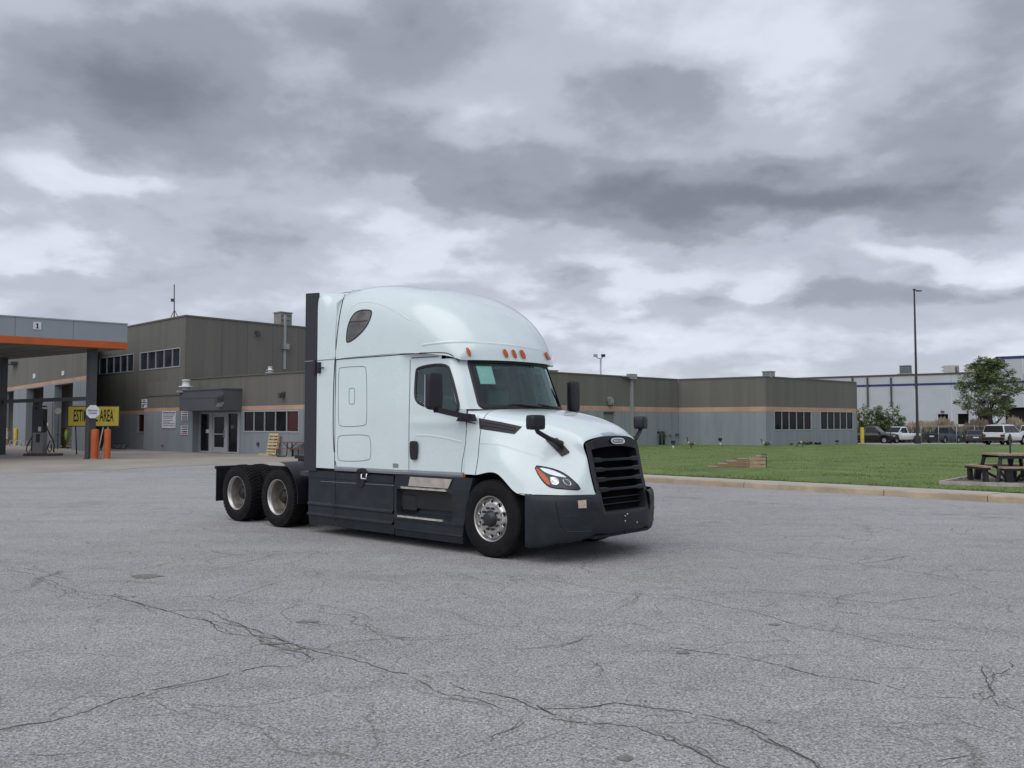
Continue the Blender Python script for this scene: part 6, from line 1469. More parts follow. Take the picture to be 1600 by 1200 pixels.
# geese
GB = mat('goose_brown', (.10, .085, .07), .9, 0, .3, 20); GWm = mat('goose_pale', (.35, .33, .30), .9, 0, .1, 20); GK = mat('goose_black', (.012, .012, .012), .6)
def goose(label, px, py, heading, neck, s=1.0):
    g = onlawn(px, py); t = thing('goose', label, 'goose', tuple(g), heading, 'geese on the lawn')
    bm = bmesh.new()
    def chain(pts, name, mats_, sub=2):
        me = bpy.data.meshes.new(name); me.from_pydata([p[0] for p in pts], [(i, i + 1) for i in range(len(pts) - 1)], []); o = bpy.data.objects.new(name, me); C.objects.link(o)
        sk = o.modifiers.new('s', 'SKIN'); su = o.modifiers.new('u', 'SUBSURF'); su.levels = su.render_levels = sub
        for i, p in enumerate(pts): me.skin_vertices[0].data[i].radius = (p[1], p[1]); me.skin_vertices[0].data[i].use_root = (i == 0)
        dg = bpy.context.evaluated_depsgraph_get(); m2 = bpy.data.meshes.new_from_object(o.evaluated_get(dg)); bpy.data.objects.remove(o)
        m2.materials.clear(); [m2.materials.append(m) for m in mats_]; return m2
    bz_ = .30 * s
    if neck == 'up': nk = [((.17, 0, .36), .085), ((.25, 0, .46), .048), ((.27, 0, .58), .034), ((.27, 0, .70), .034), ((.30, 0, .765), .045), ((.36, 0, .765), .030), ((.41, 0, .755), .014)]
    elif neck == 'down': nk = [((.20, 0, .30), .085), ((.34, 0, .28), .048), ((.43, 0, .20), .034), ((.47, 0, .10), .034), ((.50, 0, .06), .042), ((.54, 0, .035), .022)]
    else: nk = [((.17, 0, .20), .085), ((.25, 0, .27), .048), ((.22, 0, .34), .036), ((.25, 0, .40), .040), ((.31, 0, .40), .028), ((.35, 0, .39), .014)]
    low = 0.14 if neck == 'rest' else 0
    body = [((-.34, 0, .33 - low), .03), ((-.24, 0, .33 - low), .08), ((-.08, 0, .31 - low), .145), ((.08, 0, .32 - low), .14)] + nk
    m2 = chain(body, 'body', [GB, GK, GWm])
    for p in m2.polygons:
        c = p.center; p.use_smooth = True
        if c.x > .22 and (neck != 'up' or c.z > .44) and (neck != 'rest' or c.z > .24): p.material_index = 1
        elif c.x > .10 or c.x < -.22: p.material_index = 2
    o = bpy.data.objects.new('body', m2); C.objects.link(o); o.parent = t
    if neck != 'rest':
        for y in (-.06, .06): m_ = MB(); m_.tube([(-.02, y, .22), (-.0, y, .02)], .012, 6); m_.box(-.02, .07, y - .03, y + .03, 0, .015); m_.build('leg', GK, t)
    for y in (-1, 1):
        m_ = MB(); m_.prism([(-.30, .33 - low), (-.05, .40 - low), (.10, .37 - low), (.10, .29 - low), (-.10, .25 - low)], min(y * .10, y * .145), max(y * .10, y * .145), 'xz'); m_.build('wing', GB, t)
    t.scale = (s, s, s); return t
goose('upright goose with black neck standing on the lawn before the inner corner', 1080, 700, radians(150), 'up'); goose('brown goose resting by the wall corner at the middle of the lawn', 1197, 697.5, radians(175), 'rest', 1.3); goose('goose grazing with its head down below the first window row', 1254, 698.5, radians(200), 'down', 1.1)
def spot(label, px, py, h=.75, s=1.0):
    g = onlawn(px, py); t = thing('garden_spotlight', label, 'light', tuple(g), 0, 'spotlights along the wall')
    m_ = MB(); m_.cyl((0, 0, 0), .06 * s, h * .35, 'z', 10); m_.build('base', WHITEM if h > .4 else DKGREY, t)
    m_ = MB(); m_.cyl((0, 0, h * .35), .03, h * .3, 'z', 8); m_.build('stem', BLACKP, t)
    m_ = MB(); m_.box(-.15 * s, .15 * s, -.08, .10, h * .60, h, bev=.03); m_.build('lamp_head', BLACKP, t)
spot('black spotlight on a white stub left of the standing goose', 1052, 701, .58); spot('black spotlight at the wall right of the standing goose', 1125.5, 696, .62); spot('low black spotlight under the gap between the two window rows', 1308, 694.5, .36); spot('low black spotlight at the far right corner of the long building', 1334.5, 693.5, .36)
hs = MB(); pts = [onlawn(x, y) + Vector((0, 0, .10)) for x, y in ((1236, 695.5), (1248, 694), (1262, 695), (1272, 694), (1281, 695))]; hs.tube(pts, [.05, .10, .10, .18, .14], 8); tag(hs.build('black_drain_pipe', BLACKP), 'black corrugated drain pipe lying along the wall under the windows', 'pipe')
ut = thing('pipe_riser', 'dark bent pipe risers at the wall left of the inner corner', 'pipes'); 
for px in (1027.5, 1033):
    g = Vector(R1.P(R1.u(px), .25, 0)); m_ = MB(); m_.tube([g, g + Vector((0, 0, .9)), g + Vector((.08, 0, 1.05)), Vector(R1.P(R1.u(px), 0, 1.1))], .10, 8); m_.build('pipe', mat('dark_green_pipe', (.02, .03, .028), .6) if 'dark_green_pipe' not in bpy.data.materials else bpy.data.materials['dark_green_pipe'], ut)
for i, px in enumerate((1039, 1046, 1056)):
    m_ = MB(); u = R1.u(px); z = R1.z(px, 679); R1.box(m_, u - .10, u + .10, z - .08, z + .08, .0, .22); R1.box(m_, u - .2, u, z - .03, z + .03, .10, .18); tag(m_.build('wall_tap', GALV if i < 2 else DKGREY), ['pale wall fitting, left one of three near the inner corner', 'pale wall fitting, middle one of three near the inner corner', 'dark wall fitting closest to the inner corner'][i], 'wall fitting')
# ------------------------------------------------------------------ far right: lot, fence, cars, trees, warehouse
def gz(x, y): return base_z(x, y)
def at_ground(px, Y): p = pz(px, Y); return Vector((p.x, p.y, base_z(p.x, p.y)))
CARG = mat('car_glass', (.008, .010, .013), .12, spec=.22); CARK = mat('car_trim_black', (.012, .012, .014), .5); CARW = mat('car_wheel_alloy', (.42, .42, .43), .35, .7)
def car(name, label, cat, loc, rz, L, Wd, Hh, kind, m, group):
    """profile lofted across the width; front towards +x"""
    t = thing(name, label, cat, tuple(loc), rz, group); h = Hh; hw = Wd / 2; hood = .57 * h if kind != 'sedan' else .62 * h
    belt = .60 * h if kind == 'pickup' else (.58 * h if kind == 'suv' else .64 * h)
    if kind == 'pickup': low = [(-L / 2, .34 * h), (-L / 2 - .02, belt), (-L * .09, belt), (L * .24, belt), (L * .30, belt + .01), (L / 2 - .25, belt - .05), (L / 2 - .03, belt - .16), (L / 2, .28 * h)]; top = [(-L * .085, belt), (-L * .055, h * .97), (0, h), (L * .10, h * .99), (L * .25, belt + .01)]
    elif kind == 'suv': low = [(-L / 2, .26 * h), (-L / 2 - .02, belt * .9), (-L / 2 + .04, belt), (L * .18, belt), (L * .25, belt), (L / 2 - .3, belt - .07), (L / 2 - .03, belt - .22), (L / 2, .25 * h)]; top = [(-L / 2 + .05, belt), (-L / 2 + .28, h * .96), (-L * .20, h), (L * .02, h * .98), (L * .23, belt + .01)]
    else: low = [(-L / 2, .28 * h), (-L / 2, belt * .95), (-L / 2 + .10, belt), (L * .18, belt), (L * .22, belt), (L / 2 - .3, belt - .10), (L / 2 - .02, belt - .25), (L / 2, .26 * h)]; top = [(-L / 2 + .5, belt), (-L * .20, h * .97), (-L * .04, h), (L * .05, h * .98), (L * .22, belt)]
    wr = .37 if kind != 'sedan' else .33; wx = (L * .31, -L * .29)
    # lower body with wheel arches: side profile with bottom edge cut by arches
    bot = []; zc = .22 * h
    xs = [L / 2 - i * L / 46 for i in range(47)]
    def bottom(x):
        z = zc
        for w_ in wx:
            if abs(x - w_) < wr + .09: z = max(z, wr + sqrt(max(0, (wr + .09) ** 2 - (x - w_) ** 2)))
        return z
    def upper(x, tab): return interp(x, tab)
    lt = sorted(low[1:-1] + [(-L / 2 - .021, low[1][1]), (L / 2 + .001, low[-2][1] - .05)]); mb = MB(); rows = []
    for x in xs:
        zb_, zt_ = bottom(x), upper(x, lt); e = (abs(x) / (L / 2)) ** 6 * .16; w = hw - e; zm = zb_ + (zt_ - zb_) * .55
        rows.append([(x, -w * .93, zb_), (x, -w, zb_ + .06), (x, -w, zm), (x, -w * .965, zt_ - .05), (x, -w * .90, zt_), (x, 0, zt_ + .02 * (x > L * .2)), (x, w * .90, zt_), (x, w * .965, zt_ - .05), (x, w, zm), (x, w, zb_ + .06), (x, w * .93, zb_)])
    mb.grid(rows, sm=True)
    for r in (rows[0], rows[-1]): o = len(mb.v); mb.v += r; mb.f.append([o + i for i in range(11)]); mb.m.append(0); mb.smooth.append(False)
    mb.build('body', m, t)
    if kind == 'pickup': q = MB(); q.box(-L / 2 + .06, -L * .10, -hw * .85, hw * .85, belt - .42, belt - .40); q.box(-L/2+.08, -L*.11, -hw*.84, hw*.84, belt+.001, belt + .006); q.build('bed_cover', CARK, t)
    # greenhouse
    g = MB(); tt_ = sorted(top); rows = []
    for (x, z) in top:
        f = (z - belt) / (h - belt); w = hw * (.90 - .17 * f); zz_ = z
        rows.append([(x, -hw * .90 if f < .05 else -hw * .90, belt), (x, -w, zz_ - .04 * f), (x, -w * .9, zz_), (x, 0, zz_ + .015 * f), (x, w * .9, zz_), (x, w, zz_ - .04 * f), (x, hw * .90, belt)])
    g.grid(rows, sm=False); g.build('cabin', m, t)
    # glass: side windows, windscreen, rear window, slightly proud
    f0, f1 = .12, .86
    def tz(x): return interp(x, tt_)
    xa, xb = top[0][0], top[-1][0]; xr, xf = top[1][0], top[3][0]
    for s in (-1, 1):
        def sp(x, z): f = (z - belt) / (h - belt); return (x, s * (hw * (.90 - .17 * f) + .012), z)
        zl, zh = belt + .05, h * .985 - .14 * (h - belt)
        k = [(xa + (xr - xa) * .55 + .06, zl), (xb - .16, zl), (xf - .0, zh), (xr + .10, zh)]; n_ = 2 if kind != 'suv' else 3
        for i in range(n_):
            a0, a1 = i / n_ + .012, (i + 1) / n_ - .012
            P_ = [sp(k[0][0] + (k[1][0] - k[0][0]) * a0, zl), sp(k[0][0] + (k[1][0] - k[0][0]) * a1, zl), sp(k[3][0] + (k[2][0] - k[3][0]) * a1, zh), sp(k[3][0] + (k[2][0] - k[3][0]) * a0, zh)]
            w_ = MB(); w_.add(P_, [(0, 1, 2, 3)]); w_.build('side_window', CARG, t, flip=False)
    def endglass(p, q, nm, d):
        w_ = MB(); P_ = []
        for f in (.10, .92):
            x = p[0] + (q[0] - p[0]) * f; z = p[1] + (q[1] - p[1]) * f; ff = (z - belt) / (h - belt); w = hw * (.86 - .17 * ff); P_ += [(x + d, -w, z + .012), (x + d, w, z + .012)]
        w_.add(P_, [(0, 1, 3, 2)]); w_.build(nm, CARG, t, flip=False)
    endglass(top[-1], top[3], 'windscreen', .012); endglass(top[0], top[1], 'rear_window', -.012)
    for w_ in wx:
        for s in (-1, 1):
            q = MB(); q.lathe([(wr * .62, -.11), (wr * .95, -.11), (wr, -.07), (wr, .07), (wr * .95, .11), (wr * .62, .11)], 'y', (w_, s * (hw - .13), wr), 24); wh = q.build('wheel', RUBBER, t)
            q = MB(); q.cyl((w_, s * (hw - .13) - .07, wr), wr * .63, .14, 'y', 20); q.build('rim', CARW, wh)
    for s in (-1, 1):
        q = MB(); ya, yb = sorted((s * hw * .55, s * hw * .93)); q.box(L / 2 - .09, L / 2 + .012, ya, yb, belt * .66, belt * .80); q.build('headlight', LAMPM, t)
        q = MB(); ya, yb = sorted((s * hw * (.62 if kind != 'pickup' else .84), s * hw * .96)); q.box(-L / 2 - .035, -L / 2 + .10, ya, yb, belt * (.72 if kind != 'pickup' else .62), belt * .90); q.build('tail_light', REDL, t)
        q = MB(); ya, yb = sorted((s * (hw - .02), s * (hw + .18))); q.box(L * .20, L * .235, ya, yb, belt + .02, belt + .18); q.build('wing_mirror', m, t)
    q = MB(); q.box(L / 2 - .02, L / 2 + .03, -hw * .5, hw * .5, belt * .50, belt * .80); q.build('grille', CARK, t)
    q = MB(); q.box(L / 2 - .06, L / 2 + .05, -hw * .9, hw * .9, zc + .02, zc + .22); q.build('front_bumper', CARK if kind == 'suv' else m, t)
    q = MB(); q.box(-L / 2 - .05, -L / 2 + .06, -hw * .92, hw * .92, zc + .02, zc + (.30 if kind == 'suv' else .20)); q.build('rear_bumper', CARK, t)
    q = MB(); q.box(-L / 2 - .045, -L / 2 - .02, -.25, .25, belt * .68, belt * .80); q.build('number_plate', SIGNW, t)
    q = MB(); q.box(-L * .44, L * .45, -hw * .8, hw * .8, zc - .04, zc + .16); q.build('underbody', CARK, t)
    return t
LAMPM = mat('car_headlamp', (.55, .57, .6), .1, .3)
CBLK = mat('car_black', (.008, .008, .010), .3, coat=.25); CWHT = mat('car_white', (.66, .68, .70), .25, coat=.6); CBLU = mat('car_blue', (.006, .018, .050), .35, coat=.15); CGRY = mat('car_dark_grey', (.035, .038, .045), .25, coat=.6)
cg = 'vehicles parked beyond the lawn'
car('pickup_truck', 'black pickup parked at the corner of the long building', 'pickup', at_ground(1359, 95), radians(-52 + 12), 5.6, 1.95, 1.92, 'pickup', CBLK, cg)
car('pickup_truck', 'white crew-cab pickup parked left of the tall lamp post', 'pickup', at_ground(1404, 97.5), radians(-150), 5.7, 2.0, 1.90, 'pickup', CWHT, cg)
car('pickup_truck', 'dark blue pickup behind the fence right of the tall lamp post', 'pickup', at_ground(1473, 97), radians(38), 5.5, 1.95, 1.85, 'pickup', CBLU, cg)
car('sedan_car', 'dark grey saloon seen from behind, left of the white sport utility car', 'car', at_ground(1523, 88), radians(62), 4.7, 1.85, 1.42, 'sedan', CGRY, cg)
car('suv_car', 'white sport utility car seen from behind beyond the picnic table', 'car', at_ground(1569, 72.5), radians(38), 4.7, 1.9, 1.75, 'suv', CWHT, cg)
car('suv_car', 'second white car cut off by the right edge of the picture', 'car', at_ground(1618, 84), radians(45), 4.9, 1.95, 1.9, 'suv', CWHT, cg)
bollard('bollard', 'yellow bollard at the right end of the long building', 1347.3, 693.2, 667.8, .17, YELLOW)
# tall lamp post
lp = thing('lamp_post', 'tall dark lamp post with one small head beyond the lawn', 'lamp post', tuple(at_ground(1432.5, 86))); H_ = atY(1432, 452, 86).z - at_ground(1432.5, 86).z
m_ = MB(); m_.lathe([(.15, .6), (.075, H_)], 'z', (0, 0, 0), 12); m_.build('pole', mat('bronze_pole', (.035, .028, .028), .5), lp)
m_ = MB(); m_.lathe([(.30, 0), (.30, .75), (.26, .80)], 'z', (0, 0, 0), 16); m_.cyl((0, 0, .78), .26, .02, 'z', 16); m_.build('base', mat('dark_base', (.02, .02, .022), .8), lp)
m_ = MB(); m_.tube([(0, 0, H_ - .12), (.35, 0, H_ - .10)], .04, 6); m_.box(.28, .72, -.16, .16, H_ - .22, H_ - .12); m_.box(-.1, .1, -.1, .1, H_ - .1, H_ + .04); m_.build('lamp_head', bpy.data.materials['bronze_pole'], lp)
# twin floodlight behind the building
fl_ = thing('floodlight_mast', 'slim mast with two floodlight heads rising behind the long building roof', 'lamp post'); p = atY(938.5, 600, 95); q_ = atY(938.5, 560, 95)
m_ = MB(); m_.tube([(p.x, p.y, -.5), (q_.x, q_.y, q_.z)], .09, 8); m_.build('pole', GALV, fl_)
for (dx, m) in ((-8, GALV), (4, BLACKP)):
    e = atY(938.5 + dx, 557, 95); m_ = MB(); m_.tube([q_, (e.x * .4 + q_.x * .6, q_.y, q_.z), e], .05, 6); m_.box(e.x - .22, e.x + .22, e.y - .15, e.y + .15, e.z - .05, e.z + .25); m_.build('lamp_head', m, fl_)
m_ = MB(); p = at_ground(1390.6, 82); m_.tube([p, p + Vector((0, 0, 1.85))], .035, 6); tag(m_.build('thin_post', BLACKP), 'thin dark post in front of the white pickup', 'post')
# chain-link fence
fe = thing('chain_link_fence', 'chain-link fence with grey posts between the lawn and the parked cars', 'fence')
fa, fb2 = at_ground(1424, 90), at_ground(1660, 90); nL = (fb2 - fa).length; fdv = (fb2 - fa).normalized(); ht = 1.85
for px in (1438, 1465.5, 1493.5, 1522, 1550, 1580, 1610):
    p = at_ground(px, 90); m_ = MB(); m_.tube([p, p + Vector((0, 0, ht + .05))], .035, 6); m_.build('post', GALV, fe)
m_ = MB(); m_.tube([fa + Vector((0, 0, ht)), fb2 + Vector((0, 0, ht))], .025, 6); m_.build('top_rail', GALV, fe)
wm = MB(); sp_ = .14; n = int(nL / sp_)
for k in range(-int(ht / sp_), n):
    for s in (1, -1):
        x0, x1 = k * sp_, k * sp_ + ht
        if s == -1: x0, x1 = x1, x0
        z0, z1 = .02, ht
        def cl(xa, za, xb, zb):
            if xa < 0: za += (zb - za) * (0 - xa) / (xb - xa); xa = 0
            if xa > nL: za += (zb - za) * (nL - xa) / (xb - xa); xa = nL
            return xa, za
        a0 = cl(x0, z0, x1, z1); a1 = cl(x1, z1, x0, z0)
        p, q = fa + fdv * a0[0], fa + fdv * a1[0]; p.z += a0[1]; q.z += a1[1]; w = .0035
        wm.add([p + Vector((-w, 0, 0)), p + Vector((w, 0, 0)), q + Vector((w, 0, 0)), q + Vector((-w, 0, 0))], [(0, 1, 2, 3)])
tag(wm.build('wire_mesh', mat('dull_wire', (.10, .12, .11), .7), fe, flip=False), kind='stuff')
# plants
LEAF = leafmat('tree_leaves', (.175, .235, .085), (.080, .120, .040), 1.2); LEAF2 = leafmat('bush_leaves', (.150, .220, .060), (.065, .110, .028), 1.5); REEDG = leafmat('reed_green', (.055, .095, .035), (.030, .055, .022), 1.0); REEDT = leafmat('reed_tan', (.40, .33, .24), (.24, .19, .135), 1.2); WFL = mat('pale_blossom', (.55, .55, .50), .8)
def leaves(mb, c, rad, n, size, rnd, flat=1.0):
    for _ in range(n):
        while True:
            v = Vector((rnd.uniform(-1, 1), rnd.uniform(-1, 1), rnd.uniform(-1, 1)))
            if v.length < 1: break
        p = Vector(c) + Vector((v.x * rad[0], v.y * rad[1], v.z * rad[2])); a, b = rnd.uniform(0, 2 * pi), rnd.uniform(-1, 1); s = size * rnd.uniform(.6, 1.3)
        u = Vector((cos(a), sin(a), b * .6)).normalized() * s; w = u.cross(Vector((rnd.uniform(-1, 1), rnd.uniform(-1, 1), 1))).normalized() * s * .5
        mb.add([p - u, p - w * .9, p + u, p + w * .9], [(0, 1, 2, 3)])
tr = thing('deciduous_tree', 'loose-crowned green tree with twin trunk before the white warehouse', 'tree', tuple(at_ground(1553, 104))); rt_ = random.Random(8); S_ = 104 / F
tk = MB(); limbs = []
def limb(p, d, L, r, depth):
    pts = [p]; q = p.copy(); dd = d.copy()
    for k in range(4):
        dd = (dd + Vector((rt_.uniform(-.14, .14), rt_.uniform(-.14, .14), rt_.uniform(-.05, .12)))).normalized(); q = q + dd * L / 4; pts.append(q.copy())
    tk.tube(pts, [r * (1 - .14 * k) for k in range(5)], 7 if depth < 2 else 4)
    if depth < 3:
        for k in range(3 if depth else 4):
            a = rt_.uniform(0, 2 * pi); nd_ = (dd * .75 + Vector((cos(a), sin(a), rt_.uniform(.10, .6))) * .85).normalized(); limb(pts[rt_.randint(2, 4)], nd_, L * rt_.uniform(.42, .58), r * .5, depth + 1)
    else: limbs.append(q)
limb(Vector((-.25, 0, 0)), Vector((-.10, 0, 1)), 3.8, .17, 0); limb(Vector((.15, 0, 0)), Vector((.03, .05, 1)), 4.0, .20, 0); limb(Vector((.1, .1, 0)), Vector((-.08, .05, 1)), 4.9, .13, 0)
tk.build('trunk', BARK, tr); lf = MB()
env = lambda z: interp(z, [(3.2, 1.2), (4.3, 3.4), (5.5, 3.9), (7.0, 3.7), (8.5, 2.9), (9.8, 1.6), (10.5, .5)])
cl_ = []
for k in range(300):
    z = 3.5 + 6.7 * rt_.random() ** .9; a = rt_.uniform(0, 2 * pi); r = env(z) * rt_.random() ** .45; c_ = Vector((cos(a) * r - .55, sin(a) * r * .85, z + rt_.uniform(-.2, .2)))
    if mnoise.noise(c_ * .55 + Vector((3, 1, 2))) < -.30: continue
    cl_.append(c_)
for c_ in cl_:
    s = rt_.uniform(.35, .75); leaves(lf, c_, (s, s, s * .6), int(56 * s / .5), .15, rt_)
    nl = min(limbs, key=lambda q: (q - c_).length)
    tk2 = (nl - c_).length
lf.build('crown', LEAF, tr, flip=False)
tb2 = MB()
for c_ in cl_:
    nl = min(limbs + [Vector((-.2, 0, 4)), Vector((-.4, 0, 6)), Vector((-.3, 0, 7.3))], key=lambda q: (q - c_).length); tb2.tube([nl, (nl + c_) / 2 + Vector((0, 0, -.1)), c_], [.03, .022, .012], 4)
tag(tb2.build('twigs', BARK, tr), kind='stuff')
def bush(label, px, Y, w, h, n, seed, blossom=0, cat='bush'):
    r_ = random.Random(seed); g = at_ground(px, Y); t = thing('shrub', label, cat, tuple(g)); st = MB(); lf = MB(); bl_ = MB()
    for k in range(n):
        a = r_.uniform(-1, 1); b = r_.uniform(-1, 1); hh = h * r_.uniform(.55, 1.0) * (1 - .25 * abs(a)); base = Vector((a * w * .2, b * .4, 0)); tip = Vector((a * w * .5, b * w * .3, hh)); st.tube([base, (base + tip) / 2 + Vector((0, 0, .15)), tip], [.04, .025, .01], 5)
        for j in range(9):
            f = .28 + .72 * j / 8; c_ = base.lerp(tip, f) + Vector((r_.uniform(-.25, .25), r_.uniform(-.25, .25), 0)); leaves(lf, c_, (.30, .30, .27), 20, .15, r_)
            if blossom and r_.random() < blossom and f < .75: leaves(bl_, c_ + Vector((0, -.2, 0)), (.3, .2, .22), 16, .06, r_)
    st.build('stems', BARK, t); lf.build('foliage', LEAF2, t, flip=False)
    if bl_.v: tag(bl_.build('blossom', WFL, t, flip=False), kind='stuff')
bush('bright green shrub rising behind the black pickup', 1357, 104, 3.4, 5.4, 20, 1, .10); bush('green shrub with pale blossom behind the white pickup', 1392, 104, 3.4, 5.2, 20, 2, .25)
bush('low yellow-green sapling before the big warehouse door', 1590, 116, 1.6, 3.1, 9, 4)
rd = MB(); rdt = MB(); rr = random.Random(9)
for k in range(9000):
    px = rr.uniform(1325, 1680); Y = rr.uniform(107, 114); p = at_ground(px, Y); tall = 0.75 + .5 * (mnoise.noise(Vector((px * .035, 1, 0))) + .4)
    h = rr.uniform(1.6, 2.9) * min(1.15, tall); lx = rr.uniform(-.25, .25); w = .05
    rd.add([(p.x - w, p.y, p.z), (p.x + w, p.y, p.z), (p.x + lx, p.y, p.z + h * .85)], [(0, 1, 2)])
    for j in range(3): zz_ = h * rr.uniform(.1, .65); a = rr.uniform(-1, 1); rd.add([(p.x, p.y, p.z + zz_), (p.x + .02, p.y, p.z + zz_ + .08), (p.x + a * .45, p.y + rr.uniform(-.2, .2), p.z + zz_ + rr.uniform(.1, .4))], [(0, 1, 2)])
    if rr.random() < .30 and px > 1415: q = Vector((p.x + lx, p.y, p.z + h * .8)); a = lx * .6; rdt.add([q, q + Vector((.09, 0, h * .10)), q + Vector((a, 0, h * .30)), q + Vector((-.09, 0, h * .12))], [(0, 1, 2, 3)]); rdt.add([(p.x - .02, p.y - .05, p.z + h * .55), (p.x + .02, p.y - .05, p.z + h * .55), q + Vector((.01, -.05, 0)), q + Vector((-.01, -.05, 0))], [(0, 1, 2, 3)])
tag(rd.build('reeds', REEDG, flip=False), 'band of green reeds behind the parked cars', 'reeds', kind='stuff'); tag(rdt.build('reed_plumes', REEDT, flip=False), 'tan feathery plumes topping the reeds before the warehouse', 'reeds', kind='stuff')
# verge beyond the lawn
# white warehouse
wh_ = thing('white_warehouse', 'large white warehouse with navy stripes behind the reeds', 'warehouse'); WA, WB2 = pz(1340, 151), pz(1511, 140.6); dW = (WB2 - WA).normalized()
WWL = Wall(WA - dW * 32, WA + dW * 21.6); WWR = Wall(WA + dW * 21.6 + Vector((0, -.3)), WA + dW * 75)
def wp(W, z1, breaks, ops):
    br = [0] + breaks + [W.L]
    for a, b in zip(br, br[1:]):
        mb = MB(); us = sorted({a + .02, b - .02} | {u for o in ops for u in o[:2] if a < u < b}); zs = sorted({-1.5, z1} | {z for o in ops for z in o[2:]})
        for u0, u1 in zip(us, us[1:]):
            for q0, q1 in zip(zs, zs[1:]):
                if any(o[0] < (u0 + u1) / 2 < o[1] and o[2] < (q0 + q1) / 2 < o[3] for o in ops): continue
                mb.add([W.P(u0, 0, q0), W.P(u1, 0, q0), W.P(u1, 0, q1), W.P(u0, 0, q1)], [(0, 1, 2, 3)])
        mb.build('wall_panel', WHITEWALL, wh_, flip=False)
    bk = MB(); W.box(bk, 0, W.L, z1 - .2, z1, -.4, -.06); bk.build('parapet', WHITEWALL, wh_)
o_l = [(WWL.u(1464.3), WWL.u(1481), WWL.z(1472, 668), WWL.z(1472, 647)), (WWL.u(1495.5), WWL.u(1513), WWL.z(1504, 663), WWL.z(1504, 646.5)), (WWL.u(1527.5), WWL.u(1545), WWL.z(1536, 662), WWL.z(1536, 646.3))]
o_r = [(WWR.u(1570.5), WWR.u(1625), -.8, WWR.z(1595, 636.5))]
wp(WWL, 10.15, [WWL.u(x) for x in (1356, 1393, 1430, 1487, 1520)], o_l); wp(WWR, 12.8, [WWR.u(1600)], o_r)
for W, ops in ((WWL, o_l), (WWR, o_r)):
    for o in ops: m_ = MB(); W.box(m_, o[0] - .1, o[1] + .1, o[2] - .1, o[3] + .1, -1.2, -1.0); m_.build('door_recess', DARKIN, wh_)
    for o in ops:
        m_ = MB(); W.box(m_, o[0] - .15, o[0], o[2], o[3], -.1, .06); W.box(m_, o[1], o[1] + .15, o[2], o[3], -.1, .06); W.box(m_, o[0] - .15, o[1] + .15, o[3], o[3] + .15, -.1, .07); m_.build('door_frame', ALFR, wh_)
m_ = MB(); WWL.box(m_, 0, WWL.L, 8.42, 8.78, .01, .05); m_.build('navy_stripe', NAVY, wh_); m_ = MB(); WWL.box(m_, 0, WWL.L, 10.15, 10.45, -.4, .12); m_.build('roof_edge', mat('brown_roof_edge', (.07, .045, .045), .7), wh_)
m_ = MB(); WWR.box(m_, 0, WWR.L, WWR.z(1590, 598.5), WWR.z(1590, 594.8), .01, .05); m_.build('navy_stripe', NAVY, wh_); m_ = MB(); WWR.box(m_, 0, WWR.L, 12.35, 12.8, .01, .06); m_.build('navy_stripe', NAVY, wh_)
for px in (1333, 1356.5, 1393.3): m_ = MB(); WWL.pbox(m_, px - 1.2, px + 1.2, 590, 636, .02, .3); m_.build('downpipe', mat('brown_downpipe', (.055, .05, .055), .6) if 'brown_downpipe' not in bpy.data.materials else bpy.data.materials['brown_downpipe'], wh_)
m_ = MB(); WWL.pbox(m_, 1470, 1475, 642, 644.5, .0, .4); m_.build('door_lamp', DKGREY, wh_); m_ = MB(); WWL.pbox(m_, 1511, 1513, 641, 646, .0, .5); m_.build('door_lamp', DKGREY, wh_)
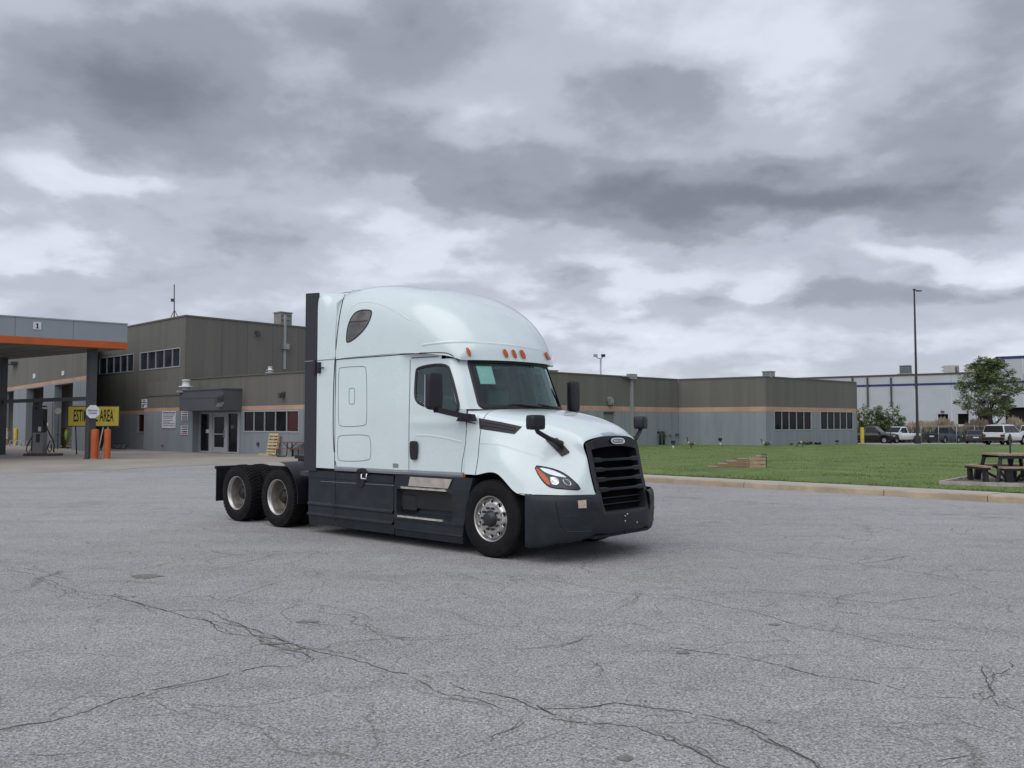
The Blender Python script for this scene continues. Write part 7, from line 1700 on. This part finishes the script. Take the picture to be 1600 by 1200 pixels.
roof_poly(wh_, [WWL.A, WWR.B, WWR.B + Vector((20, 50)), WWL.A + Vector((20, 50))], 9.9); m_ = MB(); Wx = Wall(WWR.A, WWR.A + Vector((14, 30))); m_.box(0, 0, 0, 0, 0, 0); Wx.box(m_, 0, Wx.L, 9.9, 12.8, -.2, .0); m_.build('upper_side_wall', WHITEWALL, wh_)
UNW = mat('rooftop_unit_white', (.42, .42, .40), .6, 0, .1, 1)
roof_box('rooftop_unit', 'grey square rooftop unit on the warehouse left of the lamp post', 'rooftop unit', WWL, 1402.5, 1418, 570.5, 583, -2, mat('unit_grey', (.14, .16, .18), .6), 2, None, 5); roof_box('unit_curb', 'white plinth under the grey rooftop unit on the warehouse', 'plinth', WWL, 1399.5, 1421, 583.3, 587, -1.8, UNW, 2.4, None, 2)
def hooded(label, x0, x1, y0, y1):
    t = thing('rooftop_unit', label, 'rooftop unit'); m_ = MB(); WWL.pbox(m_, x0 + (x1 - x0) * .2, x1, y0, y1, -4, -2); m_.build('casing', UNW, t)
    for k in range(2):
        ya, yb = y0 + (y1 - y0) * (.08 + .45 * k), y0 + (y1 - y0) * (.45 + .45 * k); ua, ub = WWL.u(x0), WWL.u(x0 + (x1 - x0) * .22); xm = x0
        z1_, z0_ = WWL.z(xm, ya), WWL.z(xm, yb); m_ = MB(); m_.add([WWL.P(ua, -2, z1_ - .25), WWL.P(ub, -2, z1_), WWL.P(ub, -2, z0_), WWL.P(ua, -4, z1_ - .25), WWL.P(ub, -4, z1_), WWL.P(ub, -4, z0_)], [(0, 1, 2), (3, 5, 4), (0, 3, 4, 1), (0, 2, 5, 3), (1, 4, 5, 2)]); m_.build('rain_hood', UNW, t)
    m_ = MB(); WWL.pbox(m_, x1 - (x1 - x0) * .10, x1 - .1, y0 + 2, y1 - 1, -2, -1.95); m_.build('access_panel', DKGREY, t)
    m_ = MB(); WWL.pbox(m_, x0 - 6, x1 + .5, y1, y1 + 1.6, -4.2, -1.9); m_.build('plinth', GALV, t)
hooded('white hooded rooftop unit on the warehouse roof left of the tree', 1467, 1493.5, 569.8, 582); hooded('white hooded rooftop unit partly behind the tree crown', 1502.5, 1528, 567.5, 581)
# low far tree line beyond everything, seen only in gaps
